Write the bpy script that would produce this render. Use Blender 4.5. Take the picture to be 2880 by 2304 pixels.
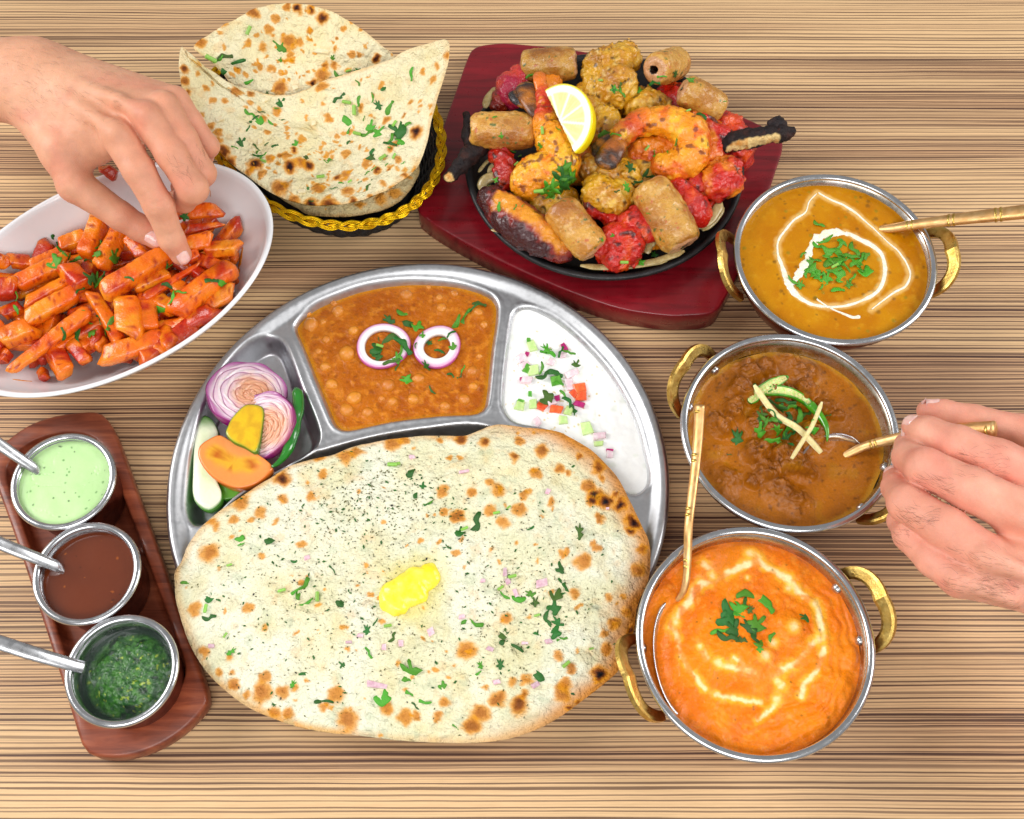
import bpy, bmesh, math, random
import numpy as np
from mathutils import Vector, Matrix
from mathutils.bvhtree import BVHTree

for o in list(bpy.data.objects):
    bpy.data.objects.remove(o)
SC = bpy.context.scene
COL = SC.collection
random.seed(7)
RNG = np.random.default_rng(7)

# ------------------------------------------------------------------ camera
FPX, TH, CAMH = 3200.0, math.radians(25.5), 0.80      # focal length in photo pixels, tilt, height above the table
CAMY = -CAMH * math.tan(TH)
cam = bpy.data.objects.new('camera', bpy.data.cameras.new('camera'))
COL.objects.link(cam)
cam.location = (0, CAMY, CAMH)
cam.rotation_euler = (TH, 0, 0)
cam.data.sensor_width = 36
cam.data.lens = 36 * FPX / 2880
cam.data.clip_start, cam.data.clip_end = 0.01, 50
SC.camera = cam

# ------------------------------------------------------------------ light
world = bpy.data.worlds.new('World')
SC.world = world
world.use_nodes = True
wn = world.node_tree.nodes['Background']
wn.inputs[0].default_value = (1.0, 0.995, 0.985, 1)
wn.inputs[1].default_value = 0.38


def area(name, loc, target, sx, sy, power, color=(1, 1, 1)):
    l = bpy.data.lights.new(name, 'AREA')
    l.shape = 'RECTANGLE'
    l.size, l.size_y, l.energy, l.color = sx, sy, power, color
    o = bpy.data.objects.new(name, l)
    COL.objects.link(o)
    o.location = loc
    o.rotation_euler = (Vector(target) - Vector(loc)).to_track_quat('-Z', 'Y').to_euler()
    return o


area('softbox_left', (-1.75, 0.30, 1.25), (-0.02, 0.02, 0), 0.8, 1.3, 36, (1, 0.985, 0.965))
area('softbox_right', (1.75, 0.15, 1.25), (0.02, 0.0, 0), 0.8, 1.3, 29, (1, 0.995, 0.985))
area('softbox_front', (-0.05, -1.0, 1.15), (0, -0.05, 0), 1.3, 0.6, 15, (1, 0.99, 0.97))
SC.view_settings.view_transform = 'Standard'
SC.view_settings.look = 'None'
SC.view_settings.exposure = -0.14
SC.view_settings.gamma = 1.0
SC.view_settings.use_curve_mapping = False
SC.cycles.max_bounces = 8

# ------------------------------------------------------------------ measuring: where a point seen in the photograph lies at a given height
CR = dict(A=(0, 0, .3711), B=(0, 440, .3943), C=(480, 0, .3942), D=(1160, 100, .269), E=(1640, 100, .2899), F=(1240, 420, .4082),
          G=(1960, 440, .4267), H=(1860, 900, .4731), I=(0, 1120, .6142), J=(460, 720, .4523), L=(780, 760, .3061), M=(1360, 820, .3479),
          N=(480, 1180, .5333), O=(1100, 1180, .5335), Q=(1720, 1440, .4291), R=(2400, 1080, .4057), T=(0, 0, 1.3358))
CT, ST = math.cos(TH), math.sin(TH)


def ray(c, x, y):
    x0, y0, s = CR[c]
    xc, yc = (x0 + x * s - 1440) / FPX, (1152 - y0 - y * s) / FPX
    return np.array([xc, yc * CT + ST, yc * ST - CT])


def W(c, x, y, z):
    d = ray(c, x, y)
    t = (z - CAMH) / d[2]
    return np.array([d[0] * t, CAMY + d[1] * t, z])


def WL(c, pts, z=None):
    return np.array([W(c, p[0], p[1], z if z is not None else p[2]) for p in pts])


# ------------------------------------------------------------------ numeric helpers
def lin(r, g, b):
    c = np.array([r, g, b], float) / 255
    return np.where(c <= .04045, c / 12.92, ((c + .055) / 1.055) ** 2.4)


def L4(*c):
    return tuple(lin(*c)) + (1,)


def _h(ix, iy, iz, s):
    n = (ix.astype(np.uint32) * np.uint32(374761393) + iy.astype(np.uint32) * np.uint32(668265263)
         + iz.astype(np.uint32) * np.uint32(2246822519) + np.uint32((s * 3266489917) & 0xffffffff))
    n = (n ^ (n >> np.uint32(13))) * np.uint32(1274126177)
    n = n ^ (n >> np.uint32(16))
    return n.astype(np.float64) / 4294967295.0


def vn(P, seed=0):
    """smooth value noise, -1..1"""
    P = np.asarray(P, float)
    i = np.floor(P).astype(np.int64)
    f = P - i
    u = f * f * f * (f * (f * 6 - 15) + 10)
    i = i + 100000
    r = 0
    for dx in (0, 1):
        for dy in (0, 1):
            for dz in (0, 1):
                w = (u[..., 0] if dx else 1 - u[..., 0]) * (u[..., 1] if dy else 1 - u[..., 1]) * (u[..., 2] if dz else 1 - u[..., 2])
                r = r + w * _h(i[..., 0] + dx, i[..., 1] + dy, i[..., 2] + dz, seed)
    return r * 2 - 1


def fbm(P, sc, octv=4, seed=0, gain=.5):
    P = np.asarray(P, float) * sc
    a, r, t = 1.0, 0, 0
    for k in range(octv):
        r = r + a * vn(P * (2.03 ** k) + 17.3 * k, seed + k)
        t += a
        a *= gain
    return r / t


def sst(a, b, x):
    t = np.clip((x - a) / (b - a), 0, 1)
    return t * t * (3 - 2 * t)


def mixc(a, b, t):
    t = np.asarray(t)[..., None]
    return np.asarray(a) * (1 - t) + np.asarray(b) * t


def smin(a, b, k):
    h = np.clip(.5 + .5 * (b - a) / k, 0, 1)
    return b * (1 - h) + a * h - k * h * (1 - h)


def capsule(P, a, b, ra, rb):
    a, b = np.asarray(a), np.asarray(b)
    ab = b - a
    t = np.clip(((P - a) @ ab) / max(ab @ ab, 1e-12), 0, 1)
    q = P - a - t[:, None] * ab
    return np.sqrt((q * q).sum(1)) - (ra + (rb - ra) * t)


def resample(pts, n, closed=True):
    """Catmull-Rom through pts, n points even along the length"""
    p = np.asarray(pts, float)
    m = len(p)
    out = []
    K = 12
    for i in range(m if closed else m - 1):
        if closed:
            p0, p1, p2, p3 = p[(i - 1) % m], p[i], p[(i + 1) % m], p[(i + 2) % m]
        else:
            p0, p1, p2, p3 = p[max(i - 1, 0)], p[i], p[i + 1], p[min(i + 2, m - 1)]
        for k in range(K):
            t = k / K
            out.append(.5 * ((2 * p1) + (-p0 + p2) * t + (2 * p0 - 5 * p1 + 4 * p2 - p3) * t * t + (-p0 + 3 * p1 - 3 * p2 + p3) * t ** 3))
    out.append(p[0] if closed else p[-1])
    out = np.array(out)
    s = np.r_[0, np.cumsum(np.linalg.norm(np.diff(out, axis=0), axis=1))]
    u = np.linspace(0, s[-1], n + 1)[:-1] if closed else np.linspace(0, s[-1], n)
    return np.stack([np.interp(u, s, out[:, k]) for k in range(out.shape[1])], 1)


def poly_sdf(P, poly):
    """signed distance in the plane, positive inside"""
    d = np.full(len(P), 1e9)
    ins = np.zeros(len(P), bool)
    n = len(poly)
    for i in range(n):
        a, b = poly[i], poly[(i + 1) % n]
        e = b - a
        w = P - a
        t = np.clip((w @ e) / max(e @ e, 1e-14), 0, 1)
        q = w - t[:, None] * e
        d = np.minimum(d, (q * q).sum(1))
        c = ((a[1] <= P[:, 1]) & (b[1] > P[:, 1])) | ((b[1] <= P[:, 1]) & (a[1] > P[:, 1]))
        if abs(e[1]) > 1e-14:
            ins ^= c & (P[:, 0] < a[0] + (P[:, 1] - a[1]) / e[1] * e[0])
    return np.where(ins, 1, -1) * np.sqrt(d)


def line_dist(P, pts):
    d = np.full(len(P), 1e9)
    for a, b in zip(pts[:-1], pts[1:]):
        e = b - a
        w = P - a
        t = np.clip((w @ e) / max(e @ e, 1e-14), 0, 1)
        q = w - t[:, None] * e
        d = np.minimum(d, np.sqrt((q * q).sum(1)))
    return d


# ------------------------------------------------------------------ meshes
WM = {}      # object name -> (world vertices, faces), for laying garnish on real surfaces
_bv = {}


def mesh(name, V, F, mat, parent=None, col=None, smooth=True, origin=None, extra=None):
    V = np.asarray(V, float)
    me = bpy.data.meshes.new(name)
    if parent is not None:
        p, base = parent, np.zeros(3)
        while p is not None:
            base = base + np.array(p.location)
            p = p.parent
        org = base
    else:
        org = np.array(origin) if origin is not None else np.array([V[:, 0].mean(), V[:, 1].mean(), V[:, 2].min()])
    me.from_pydata((V - org).tolist(), [], [list(map(int, f)) for f in F])
    if col is not None:
        at = me.color_attributes.new('Col', 'FLOAT_COLOR', 'POINT')
        c = np.ones((len(V), 4), np.float32)
        c[:, :3] = np.clip(col, 0, 1)
        at.data.foreach_set('color', c.ravel())
    if smooth:
        me.polygons.foreach_set('use_smooth', np.ones(len(me.polygons), bool))
    if len(F) < 14000:
        bm = bmesh.new()
        bm.from_mesh(me)
        bmesh.ops.recalc_face_normals(bm, faces=bm.faces)
        bm.to_mesh(me)
        bm.free()
    me.materials.append(mat)
    o = bpy.data.objects.new(name, me)
    COL.objects.link(o)
    if parent is not None:
        o.parent = parent
    else:
        o.location = org
    WM[o.name] = (V, F)
    return o


def empty(name, loc):
    o = bpy.data.objects.new(name, None)
    o.empty_display_size = .02
    COL.objects.link(o)
    o.location = loc
    return o


def tag(o, label=None, cat=None, group=None, kind=None):
    if label:
        o['label'] = label
    if cat:
        o['category'] = cat
    if group:
        o['group'] = group
    if kind:
        o['kind'] = kind
    return o


def bvh(objs):
    key = tuple(sorted(o.name for o in objs))
    if key not in _bv:
        V, F, k = [], [], 0
        for o in objs:
            v, f = WM[o.name]
            V += v.tolist()
            F += [[int(i) + k for i in q] for q in f]
            k += len(v)
        _bv[key] = BVHTree.FromPolygons(V, F)
    return _bv[key]


def seen(objs, c, x, y):
    """point and normal of the surface that the photograph shows there"""
    d = Vector(ray(c, x, y)).normalized()
    h = bvh(objs).ray_cast(Vector((0, CAMY, CAMH)), d)
    if h[0] is None:
        return None
    n = h[1]
    if n.dot(d) > 0:
        n = -n
    return np.array(h[0]), np.array(n)


def drop(objs, x, y):
    h = bvh(objs).ray_cast(Vector((x, y, .5)), Vector((0, 0, -1)))
    if h[0] is None:
        return None
    return np.array(h[0]), np.array(h[1] if h[1].z > 0 else -h[1])


def grid_faces(nu, nv, close_u=False, close_v=False, off=0):
    F = []
    for i in range(nu if close_u else nu - 1):
        for j in range(nv if close_v else nv - 1):
            a, b = i, (i + 1) % nu
            c, d = j, (j + 1) % nv
            F.append((off + a * nv + c, off + b * nv + c, off + b * nv + d, off + a * nv + d))
    return F


def loft(loops, cap0=True, cap1=True):
    n = len(loops[0])
    V = np.concatenate(loops)
    F = grid_faces(len(loops), n, close_v=True)
    F = [f[::-1] for f in F]
    if cap0:
        F.append(tuple(range(n))[::-1])
    if cap1:
        F.append(tuple((len(loops) - 1) * n + k for k in range(n)))
    return V, F


def lathe(prof, ctr, ns=96, close=False):
    """prof: (r, z) list, turned about a vertical axis through ctr"""
    a = np.linspace(0, 2 * math.pi, ns, endpoint=False)
    loops = [np.stack([ctr[0] + r * np.cos(a), ctr[1] + r * np.sin(a), np.full(ns, ctr[2] + z)], 1) for r, z in prof]
    return loft(loops, not close, not close) if not close else (np.concatenate(loops), grid_faces(len(loops), ns, True, True))


def frames(p):
    p = np.asarray(p, float)
    t = np.gradient(p, axis=0)
    t /= np.linalg.norm(t, axis=1)[:, None] + 1e-12
    n = np.zeros_like(p)
    v = np.array([0, 0, 1.0]) if abs(t[0][2]) < .9 else np.array([1.0, 0, 0])
    for i in range(len(p)):
        v = v - t[i] * (v @ t[i])
        v /= np.linalg.norm(v) + 1e-12
        n[i] = v
    return t, n, np.cross(t, n)


def tube(p, r, seg=8, flat=1.0, closed=False):
    """swept tube along p; flat squeezes it along the frame normal"""
    p = np.asarray(p, float)
    r = np.broadcast_to(np.asarray(r, float), (len(p),))
    t, n, b = frames(p)
    if closed:
        up = np.array([0, 0, 1.0])
        t = np.roll(p, -1, 0) - np.roll(p, 1, 0)
        t /= np.linalg.norm(t, axis=1)[:, None]
        b = np.cross(t, up)
        b /= np.linalg.norm(b, axis=1)[:, None]
        n = np.cross(b, t)
    a = np.linspace(0, 2 * math.pi, seg, endpoint=False)
    V = (p[:, None] + r[:, None, None] * (np.cos(a)[None, :, None] * b[:, None] + flat * np.sin(a)[None, :, None] * n[:, None])).reshape(-1, 3)
    F = grid_faces(len(p), seg, closed, True)
    if not closed:
        F.append(tuple(range(seg))[::-1])
        F.append(tuple((len(p) - 1) * seg + k for k in range(seg)))
    return V, F


def join(parts):
    V, F, k = [], [], 0
    for v, f in parts:
        V.append(v)
        F += [tuple(int(i) + k for i in q) for q in f]
        k += len(v)
    return np.concatenate(V), F


def surface_net(fn, lo, hi, h):
    """mesh of the zero level of fn (negative inside), evenly sampled"""
    lo, hi = np.asarray(lo, float), np.asarray(hi, float)
    n = np.maximum(np.ceil((hi - lo) / h).astype(int) + 1, 3)
    ax = [lo[k] + h * np.arange(n[k]) for k in range(3)]
    P = np.stack(np.meshgrid(*ax, indexing='ij'), -1).reshape(-1, 3)
    S_ = 4
    nc = -(-n // S_)
    Pc = np.stack(np.meshgrid(*[lo[k] + h * (S_ * np.arange(nc[k]) + 1.5) for k in range(3)], indexing='ij'), -1).reshape(-1, 3)
    fc = fn(Pc).reshape(nc)
    up = lambda a: np.repeat(np.repeat(np.repeat(a, S_, 0), S_, 1), S_, 2)[:n[0], :n[1], :n[2]]
    f = up(fc).ravel()
    near = up(np.abs(fc) < h * S_ * 1.7 + .0012).ravel()       # only the cells close to the surface are sampled finely
    Pn = P[near]
    f[near] = np.concatenate([fn(q) for q in np.array_split(Pn, max(1, len(Pn) // 200000))])
    f = f.reshape(n)
    s = f < 0
    acc = np.zeros(tuple(n - 1) + (3,))
    cnt = np.zeros(tuple(n - 1))
    idx = np.stack(np.meshgrid(*[np.arange(k - 1) for k in n], indexing='ij'), -1).astype(float)
    sl = lambda d, m: slice(d, m - 1 + d)
    corners = [(a, b, c) for a in (0, 1) for b in (0, 1) for c in (0, 1)]
    for c0 in corners:
        for k in range(3):
            if c0[k]:
                continue
            c1 = list(c0)
            c1[k] = 1
            f0 = f[sl(c0[0], n[0]), sl(c0[1], n[1]), sl(c0[2], n[2])]
            f1 = f[sl(c1[0], n[0]), sl(c1[1], n[1]), sl(c1[2], n[2])]
            m = (f0 < 0) != (f1 < 0)
            t = np.where(m, f0 / np.where(m, f0 - f1, 1), 0)
            off = np.zeros(f0.shape + (3,))
            off[...] = c0
            off[..., k] += t
            acc += np.where(m[..., None], off, 0)
            cnt += m
    act = cnt > 0
    vid = np.full(cnt.shape, -1)
    vid[act] = np.arange(act.sum())
    V = lo + h * (idx[act] + acc[act] / cnt[act][:, None])
    F = []
    for k in range(3):
        u, v = (k + 1) % 3, (k + 2) % 3
        a = [slice(1, -1)] * 3
        a[k] = slice(0, n[k] - 1)
        b = list(a)
        b[k] = slice(1, n[k])
        s0, s1 = s[tuple(a)], s[tuple(b)]
        I = np.argwhere(s0 != s1)
        if not len(I):
            continue
        flip = s0[tuple(I.T)]
        C = I.copy()
        C[:, u] += 1
        C[:, v] += 1

        def at(du, dv):
            q = C.copy()
            q[:, u] += du
            q[:, v] += dv
            return vid[tuple(q.T)]
        q = np.stack([at(-1, -1), at(0, -1), at(0, 0), at(-1, 0)], 1)
        q[~flip] = q[~flip][:, ::-1]
        F.append(q)
    F = np.concatenate(F)
    for _ in range(2):       # settle the vertices on the surface
        e = h * .25
        f0 = fn(V)
        g = np.stack([fn(V + np.eye(3)[k] * e) - f0 for k in range(3)], 1) / e
        V = V - np.clip(f0 / np.maximum((g * g).sum(1), .05), -h, h)[:, None] * g * .8
    return V, F.tolist()


def polar(ctr, out, nr, ns, p=2.0, zf=None, half=.004, edge=8, bottom=True, rpow=.9):
    """a sheet spanning from ctr to the closed outline out; returns V, F, r, number of top vertices"""
    o = resample(out, ns)
    q_ = np.roll(o, -1, 0)
    if (o[:, 0] * q_[:, 1] - q_[:, 0] * o[:, 1]).sum() < 0:      # keep every outline counter-clockwise so that the sheet faces up
        o = o[::-1]
    rs = (np.arange(1, nr + 1) / nr) ** rpow
    rs[-1] = 1
    c = np.asarray(ctr, float)
    top = np.empty((nr, ns, 3))
    for i, r in enumerate(rs):
        top[i, :, :2] = c[:2] + (o[:, :2] - c[:2]) * r
        top[i, :, 2] = c[2] + (o[:, 2] - c[2]) * r ** p
    top = np.concatenate([c[None], top.reshape(-1, 3)])
    R = np.concatenate([[0], np.repeat(rs, ns)])
    if zf is not None:
        top[:, 2] += zf(top, R)
    hh = half * np.sqrt(np.clip(1 - R ** edge, 0, 1)) + 1e-5
    mid = top.copy()
    top[:, 2] += hh
    F = [(0, 1 + j, 1 + (j + 1) % ns) for j in range(ns)]
    F += grid_faces(nr, ns, close_v=True, off=1)
    F = F[:ns] + [f for f in F[ns:]]
    V = top
    nt = len(top)
    if bottom:
        rows = sorted({nr - 1, nr - 2, nr - 4} | {int(nr * q) for q in (.93, .88, .82, .75, .68, .6, .5, .4, .3, .2)}, reverse=True)
        b = []
        for k in rows:
            q = mid[1 + k * ns:1 + (k + 1) * ns].copy()
            q[:, 2] -= hh[1 + k * ns]
            b.append(q)
        cb = mid[0].copy()
        cb[2] -= half
        V = np.concatenate([top] + b + [cb[None]])
        last = 1 + (nr - 1) * ns
        for i in range(len(rows)):
            a0 = last if i == 0 else nt + (i - 1) * ns
            b0 = nt + i * ns
            F += [(a0 + j, b0 + j, b0 + (j + 1) % ns, a0 + (j + 1) % ns) for j in range(ns)]
        b0 = nt + (len(rows) - 1) * ns
        F += [(b0 + (j + 1) % ns, b0 + j, len(V) - 1) for j in range(ns)]
        F = [f[::-1] if i >= ns + (nr - 1) * ns else f for i, f in enumerate(F)]
    return V, F, R, nt


# ------------------------------------------------------------------ materials
def nodes_of(name):
    m = bpy.data.materials.new(name)
    m.use_nodes = True
    nt = m.node_tree
    return m, nt, nt.nodes['Principled BSDF']


def nd(nt, t, **kw):
    n = nt.nodes.new(t)
    for k, v in kw.items():
        setattr(n, k, v)
    return n


def noise_node(nt, scale, detail=4, rough=.55, vec=None, dist=0.0):
    n = nd(nt, 'ShaderNodeTexNoise')
    n.inputs['Scale'].default_value = scale
    n.inputs['Detail'].default_value = detail
    n.inputs['Roughness'].default_value = rough
    n.inputs['Distortion'].default_value = dist
    if vec is None:
        tc = nt.nodes.get('tc') or nd(nt, 'ShaderNodeTexCoord', name='tc')
        vec = tc.outputs['Object']
    nt.links.new(vec, n.inputs['Vector'])
    return n


def maprange(nt, sock, a, b, c, d):
    n = nd(nt, 'ShaderNodeMapRange')
    n.inputs[1].default_value, n.inputs[2].default_value = a, b
    n.inputs[3].default_value, n.inputs[4].default_value = c, d
    nt.links.new(sock, n.inputs[0])
    return n.outputs[0]


def bumps(nt, bs, chain):
    prev = None
    for sc, st, dist in chain:
        n = noise_node(nt, sc, 5)
        b = nd(nt, 'ShaderNodeBump')
        b.inputs['Strength'].default_value = st
        b.inputs['Distance'].default_value = dist
        nt.links.new(n.outputs['Fac'], b.inputs['Height'])
        if prev:
            nt.links.new(prev, b.inputs['Normal'])
        prev = b.outputs['Normal']
    if prev:
        nt.links.new(prev, bs.inputs['Normal'])


def finish(nt, bs, rough, spec, coat, sss, metal=0, rvar=0, rscale=200):
    bs.inputs['Metallic'].default_value = metal
    bs.inputs['Specular IOR Level'].default_value = spec
    bs.inputs['Roughness'].default_value = rough
    if rvar:
        n = noise_node(nt, rscale, 4)
        nt.links.new(maprange(nt, n.outputs['Fac'], .3, .7, max(0, rough - rvar), rough + rvar), bs.inputs['Roughness'])
    if coat:
        bs.inputs['Coat Weight'].default_value = coat
        bs.inputs['Coat Roughness'].default_value = .12
    if sss:
        bs.inputs['Subsurface Weight'].default_value = sss[0]
        bs.inputs['Subsurface Scale'].default_value = sss[1]
        bs.inputs['Subsurface Radius'].default_value = sss[2] if len(sss) > 2 else (1, .5, .25)


def vmat(name, rough=.5, spec=.5, coat=0, sss=None, bump=((900, .25, .001),), var=.12, vscale=600, rvar=0):
    """colour comes from what each spot of the food is; nodes add grain, relief and gloss"""
    m, nt, bs = nodes_of(name)
    at = nd(nt, 'ShaderNodeVertexColor', layer_name='Col')
    n = noise_node(nt, vscale, 5)
    mx = nd(nt, 'ShaderNodeMixRGB', blend_type='MULTIPLY')
    mx.inputs[0].default_value = 1
    nt.links.new(at.outputs['Color'], mx.inputs[1])
    nt.links.new(maprange(nt, n.outputs['Fac'], .25, .75, 1 - var, 1 + var), mx.inputs[2])
    nt.links.new(mx.outputs[0], bs.inputs['Base Color'])
    bumps(nt, bs, bump)
    finish(nt, bs, rough, spec, coat, sss, rvar=rvar)
    return m


def omat(name, c1, c2=None, scale=200, rough=.5, spec=.5, coat=0, sss=None, metal=0, bump=(), rnd=0, rvar=0, lo=.35, hi=.65):
    """two colours mixed by noise; rnd varies brightness from one copy to the next"""
    m, nt, bs = nodes_of(name)
    c2 = c2 or c1
    n = noise_node(nt, scale, 5)
    mx = nd(nt, 'ShaderNodeMixRGB')
    mx.inputs[1].default_value, mx.inputs[2].default_value = L4(*c1), L4(*c2)
    nt.links.new(maprange(nt, n.outputs['Fac'], lo, hi, 0, 1), mx.inputs[0])
    out = mx.outputs[0]
    if rnd:
        oi = nd(nt, 'ShaderNodeObjectInfo')
        hs = nd(nt, 'ShaderNodeHueSaturation')
        nt.links.new(maprange(nt, oi.outputs['Random'], 0, 1, 1 - rnd, 1 + rnd), hs.inputs['Value'])
        nt.links.new(maprange(nt, oi.outputs['Random'], 0, 1, .5 - rnd * .05, .5 + rnd * .05), hs.inputs['Hue'])
        nt.links.new(out, hs.inputs['Color'])
        out = hs.outputs[0]
    nt.links.new(out, bs.inputs['Base Color'])
    bumps(nt, bs, bump)
    finish(nt, bs, rough, spec, coat, sss, metal, rvar)
    return m


# ------------------------------------------------------------------ the table: zebrano-look laminate, dark pencil lines running along x
def table_material():
    m, nt, bs = nodes_of('zebrano_laminate')
    lk = nt.links.new
    tc = nd(nt, 'ShaderNodeTexCoord', name='tc')

    def mapped(sx, sy, off=0):
        mp = nd(nt, 'ShaderNodeMapping')
        mp.inputs['Scale'].default_value = (sx, sy, 1)
        mp.inputs['Location'].default_value = (off, off * 1.7, off * .3)
        return mp
    # slow wander of the lines
    wob = noise_node(nt, 1, 3, .5, None)
    mp0 = mapped(4, 18)
    lk(tc.outputs['Object'], mp0.inputs['Vector'])
    lk(mp0.outputs[0], wob.inputs['Vector'])
    sh = nd(nt, 'ShaderNodeVectorMath', operation='MULTIPLY_ADD')
    sub = nd(nt, 'ShaderNodeVectorMath', operation='SUBTRACT')
    lk(wob.outputs['Color'], sub.inputs[0])
    sub.inputs[1].default_value = (.5, .5, .5)
    lk(sub.outputs[0], sh.inputs[0])
    sh.inputs[1].default_value = (0, .0045, 0)
    lk(tc.outputs['Object'], sh.inputs[2])

    def lines(sx, sy, off, detail, rough):
        mp = mapped(sx, sy, off)
        lk(sh.outputs[0], mp.inputs['Vector'])
        return noise_node(nt, 1, detail, rough, mp.outputs[0]).outputs['Fac']
    broad = lines(.9, 36, 21, 3, .5)
    tone = lines(.7, 12, 41, 2, .5)
    wid = lines(3.5, 300, 7, 3, .6)
    jig = lines(1.3, 22, 15, 2, .5)

    def math_(op, a, b=None, c=None):
        n = nd(nt, 'ShaderNodeMath', operation=op)
        for i, v in enumerate((a, b, c)):
            if v is None:
                continue
            if isinstance(v, (int, float)):
                n.inputs[i].default_value = v
            else:
                lk(v, n.inputs[i])
        return n.outputs[0]
    sep = nd(nt, 'ShaderNodeSeparateXYZ')
    lk(sh.outputs[0], sep.inputs[0])

    def pencil(freq, jit, w0, w1, seed):
        ph = math_('ADD', math_('MULTIPLY', sep.outputs['Y'], freq), math_('MULTIPLY', jig, jit))
        cell = math_('FLOOR', ph)
        fr = math_('FRACT', ph)
        wn_ = nd(nt, 'ShaderNodeTexWhiteNoise', noise_dimensions='1D')
        lk(math_('ADD', cell, seed), wn_.inputs['W'])
        sp = nd(nt, 'ShaderNodeSeparateColor')
        lk(wn_.outputs['Color'], sp.inputs[0])
        ctr = math_('MULTIPLY_ADD', sp.outputs[0], .44, .28)
        half = math_('MULTIPLY', maprange(nt, sp.outputs[1], 0, 1, w0, w1), maprange(nt, wid, .3, .7, .45, 1.6))
        d = math_('ABSOLUTE', math_('SUBTRACT', fr, ctr))
        e = math_('DIVIDE', d, half)
        k = maprange(nt, e, .65, 1.1, 1, 0)
        return math_('MULTIPLY', k, maprange(nt, sp.outputs[2], 0, 1, .62, 1))
    p1 = pencil(262, 1.3, .10, .28, 3.0)
    p2 = math_('MULTIPLY', pencil(470, 2.5, .11, .26, 51.0), maprange(nt, broad, .40, .58, .1, .9))
    m1n = nd(nt, 'ShaderNodeMath', operation='MAXIMUM')
    lk(p1, m1n.inputs[0])
    lk(p2, m1n.inputs[1])
    m1 = nd(nt, 'ShaderNodeMath', operation='MULTIPLY')
    lk(m1n.outputs[0], m1.inputs[0])
    lk(maprange(nt, broad, .30, .55, .82, 1.0), m1.inputs[1])
    base = nd(nt, 'ShaderNodeMixRGB')
    base.inputs[1].default_value, base.inputs[2].default_value = L4(222, 184, 138), L4(192, 150, 112)
    lk(maprange(nt, broad, .42, .66, 0, 1), base.inputs[0])
    b2 = nd(nt, 'ShaderNodeMixRGB', blend_type='MULTIPLY')
    b2.inputs[0].default_value = 1
    lk(base.outputs[0], b2.inputs[1])
    lk(maprange(nt, tone, .35, .65, .95, 1.03), b2.inputs[2])
    c = nd(nt, 'ShaderNodeMixRGB')
    lk(m1.outputs[0], c.inputs[0])
    lk(b2.outputs[0], c.inputs[1])
    c.inputs[2].default_value = L4(72, 45, 38)
    # tiny pores
    g = lines(60, 1500, 5, 2, .6)
    c2 = nd(nt, 'ShaderNodeMixRGB', blend_type='MULTIPLY')
    c2.inputs[0].default_value = 1
    lk(c.outputs[0], c2.inputs[1])
    lk(maprange(nt, g, .3, .7, .93, 1.06), c2.inputs[2])
    lk(c2.outputs[0], bs.inputs['Base Color'])
    bp = nd(nt, 'ShaderNodeBump')
    bp.inputs['Strength'].default_value = .12
    bp.inputs['Distance'].default_value = .0004
    lk(m1.outputs[0], bp.inputs['Height'])
    bp.invert = True
    lk(bp.outputs[0], bs.inputs['Normal'])
    finish(nt, bs, .5, .35, 0, None, rvar=.08, rscale=60)
    return m


def slab(name, x0, x1, y0, y1, z0, z1, mat):
    e = .004
    lp = []
    for z, d in ((z0, 0), (z1 - e, 0), (z1 - e * .3, e * .3), (z1, e)):
        lp.append(np.array([[x0 + d, y0 + d, z], [x1 - d, y0 + d, z], [x1 - d, y1 - d, z], [x0 + d, y1 - d, z]]))
    V, F = loft(lp)
    return mesh(name, V, F, mat, smooth=False, origin=(0, 0, 0))


table = tag(slab('table_top', -.95, .95, -.62, .85, -.03, 0, table_material()), kind='structure')

# ------------------------------------------------------------------ shared materials
STEEL = omat('brushed_steel', (204, 205, 208), (210, 211, 214), 400, .40, .5, metal=1, bump=((1500, .05, .0003),), rvar=.07)
STEEL_RIM = omat('polished_steel', (196, 197, 200), (212, 213, 216), 60, .22, .5, metal=1, rvar=.06)
STEEL_IN = omat('stained_steel_lining', (206, 202, 196), (176, 162, 142), 40, .26, .5, metal=1, rvar=.08)
COPPER = omat('hammered_copper', (148, 84, 62), (118, 62, 48), 120, .36, .5, metal=1, bump=((260, .35, .0012),), rvar=.08)
BRASS = omat('cast_brass', (222, 190, 110), (196, 158, 78), 220, .34, .5, metal=1, bump=((700, .3, .0006),), rvar=.1)
BRASS_SP = omat('spoon_brass', (240, 198, 140), (220, 172, 112), 150, .46, .5, metal=1, bump=((600, .12, .0004),), rvar=.1)
PORCELAIN = omat('white_porcelain', (238, 239, 241), (233, 234, 238), 20, .16, .5, coat=.4)


# ------------------------------------------------------------------ garnish: coriander, cut into bits that each lie where they fell
GREENS = [omat('coriander_olive', (44, 78, 24), (84, 116, 40), 500, .5, .35, bump=((900, .4, .0006),), rnd=.3), omat('coriander_dark', (28, 84, 30), (52, 120, 40), 500, .42, .4, bump=((900, .4, .0006),), rnd=.25, sss=(.2, .001, (.3, 1, .2))),
          omat('coriander_bright', (58, 132, 26), (96, 168, 44), 500, .4, .4, bump=((900, .4, .0006),), rnd=.22, sss=(.2, .001, (.3, 1, .2)))]
STEMG = omat('coriander_stem', (120, 180, 62), (160, 205, 100), 400, .4, .4, rnd=.15, sss=(.3, .001, (.4, 1, .3)))


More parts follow.
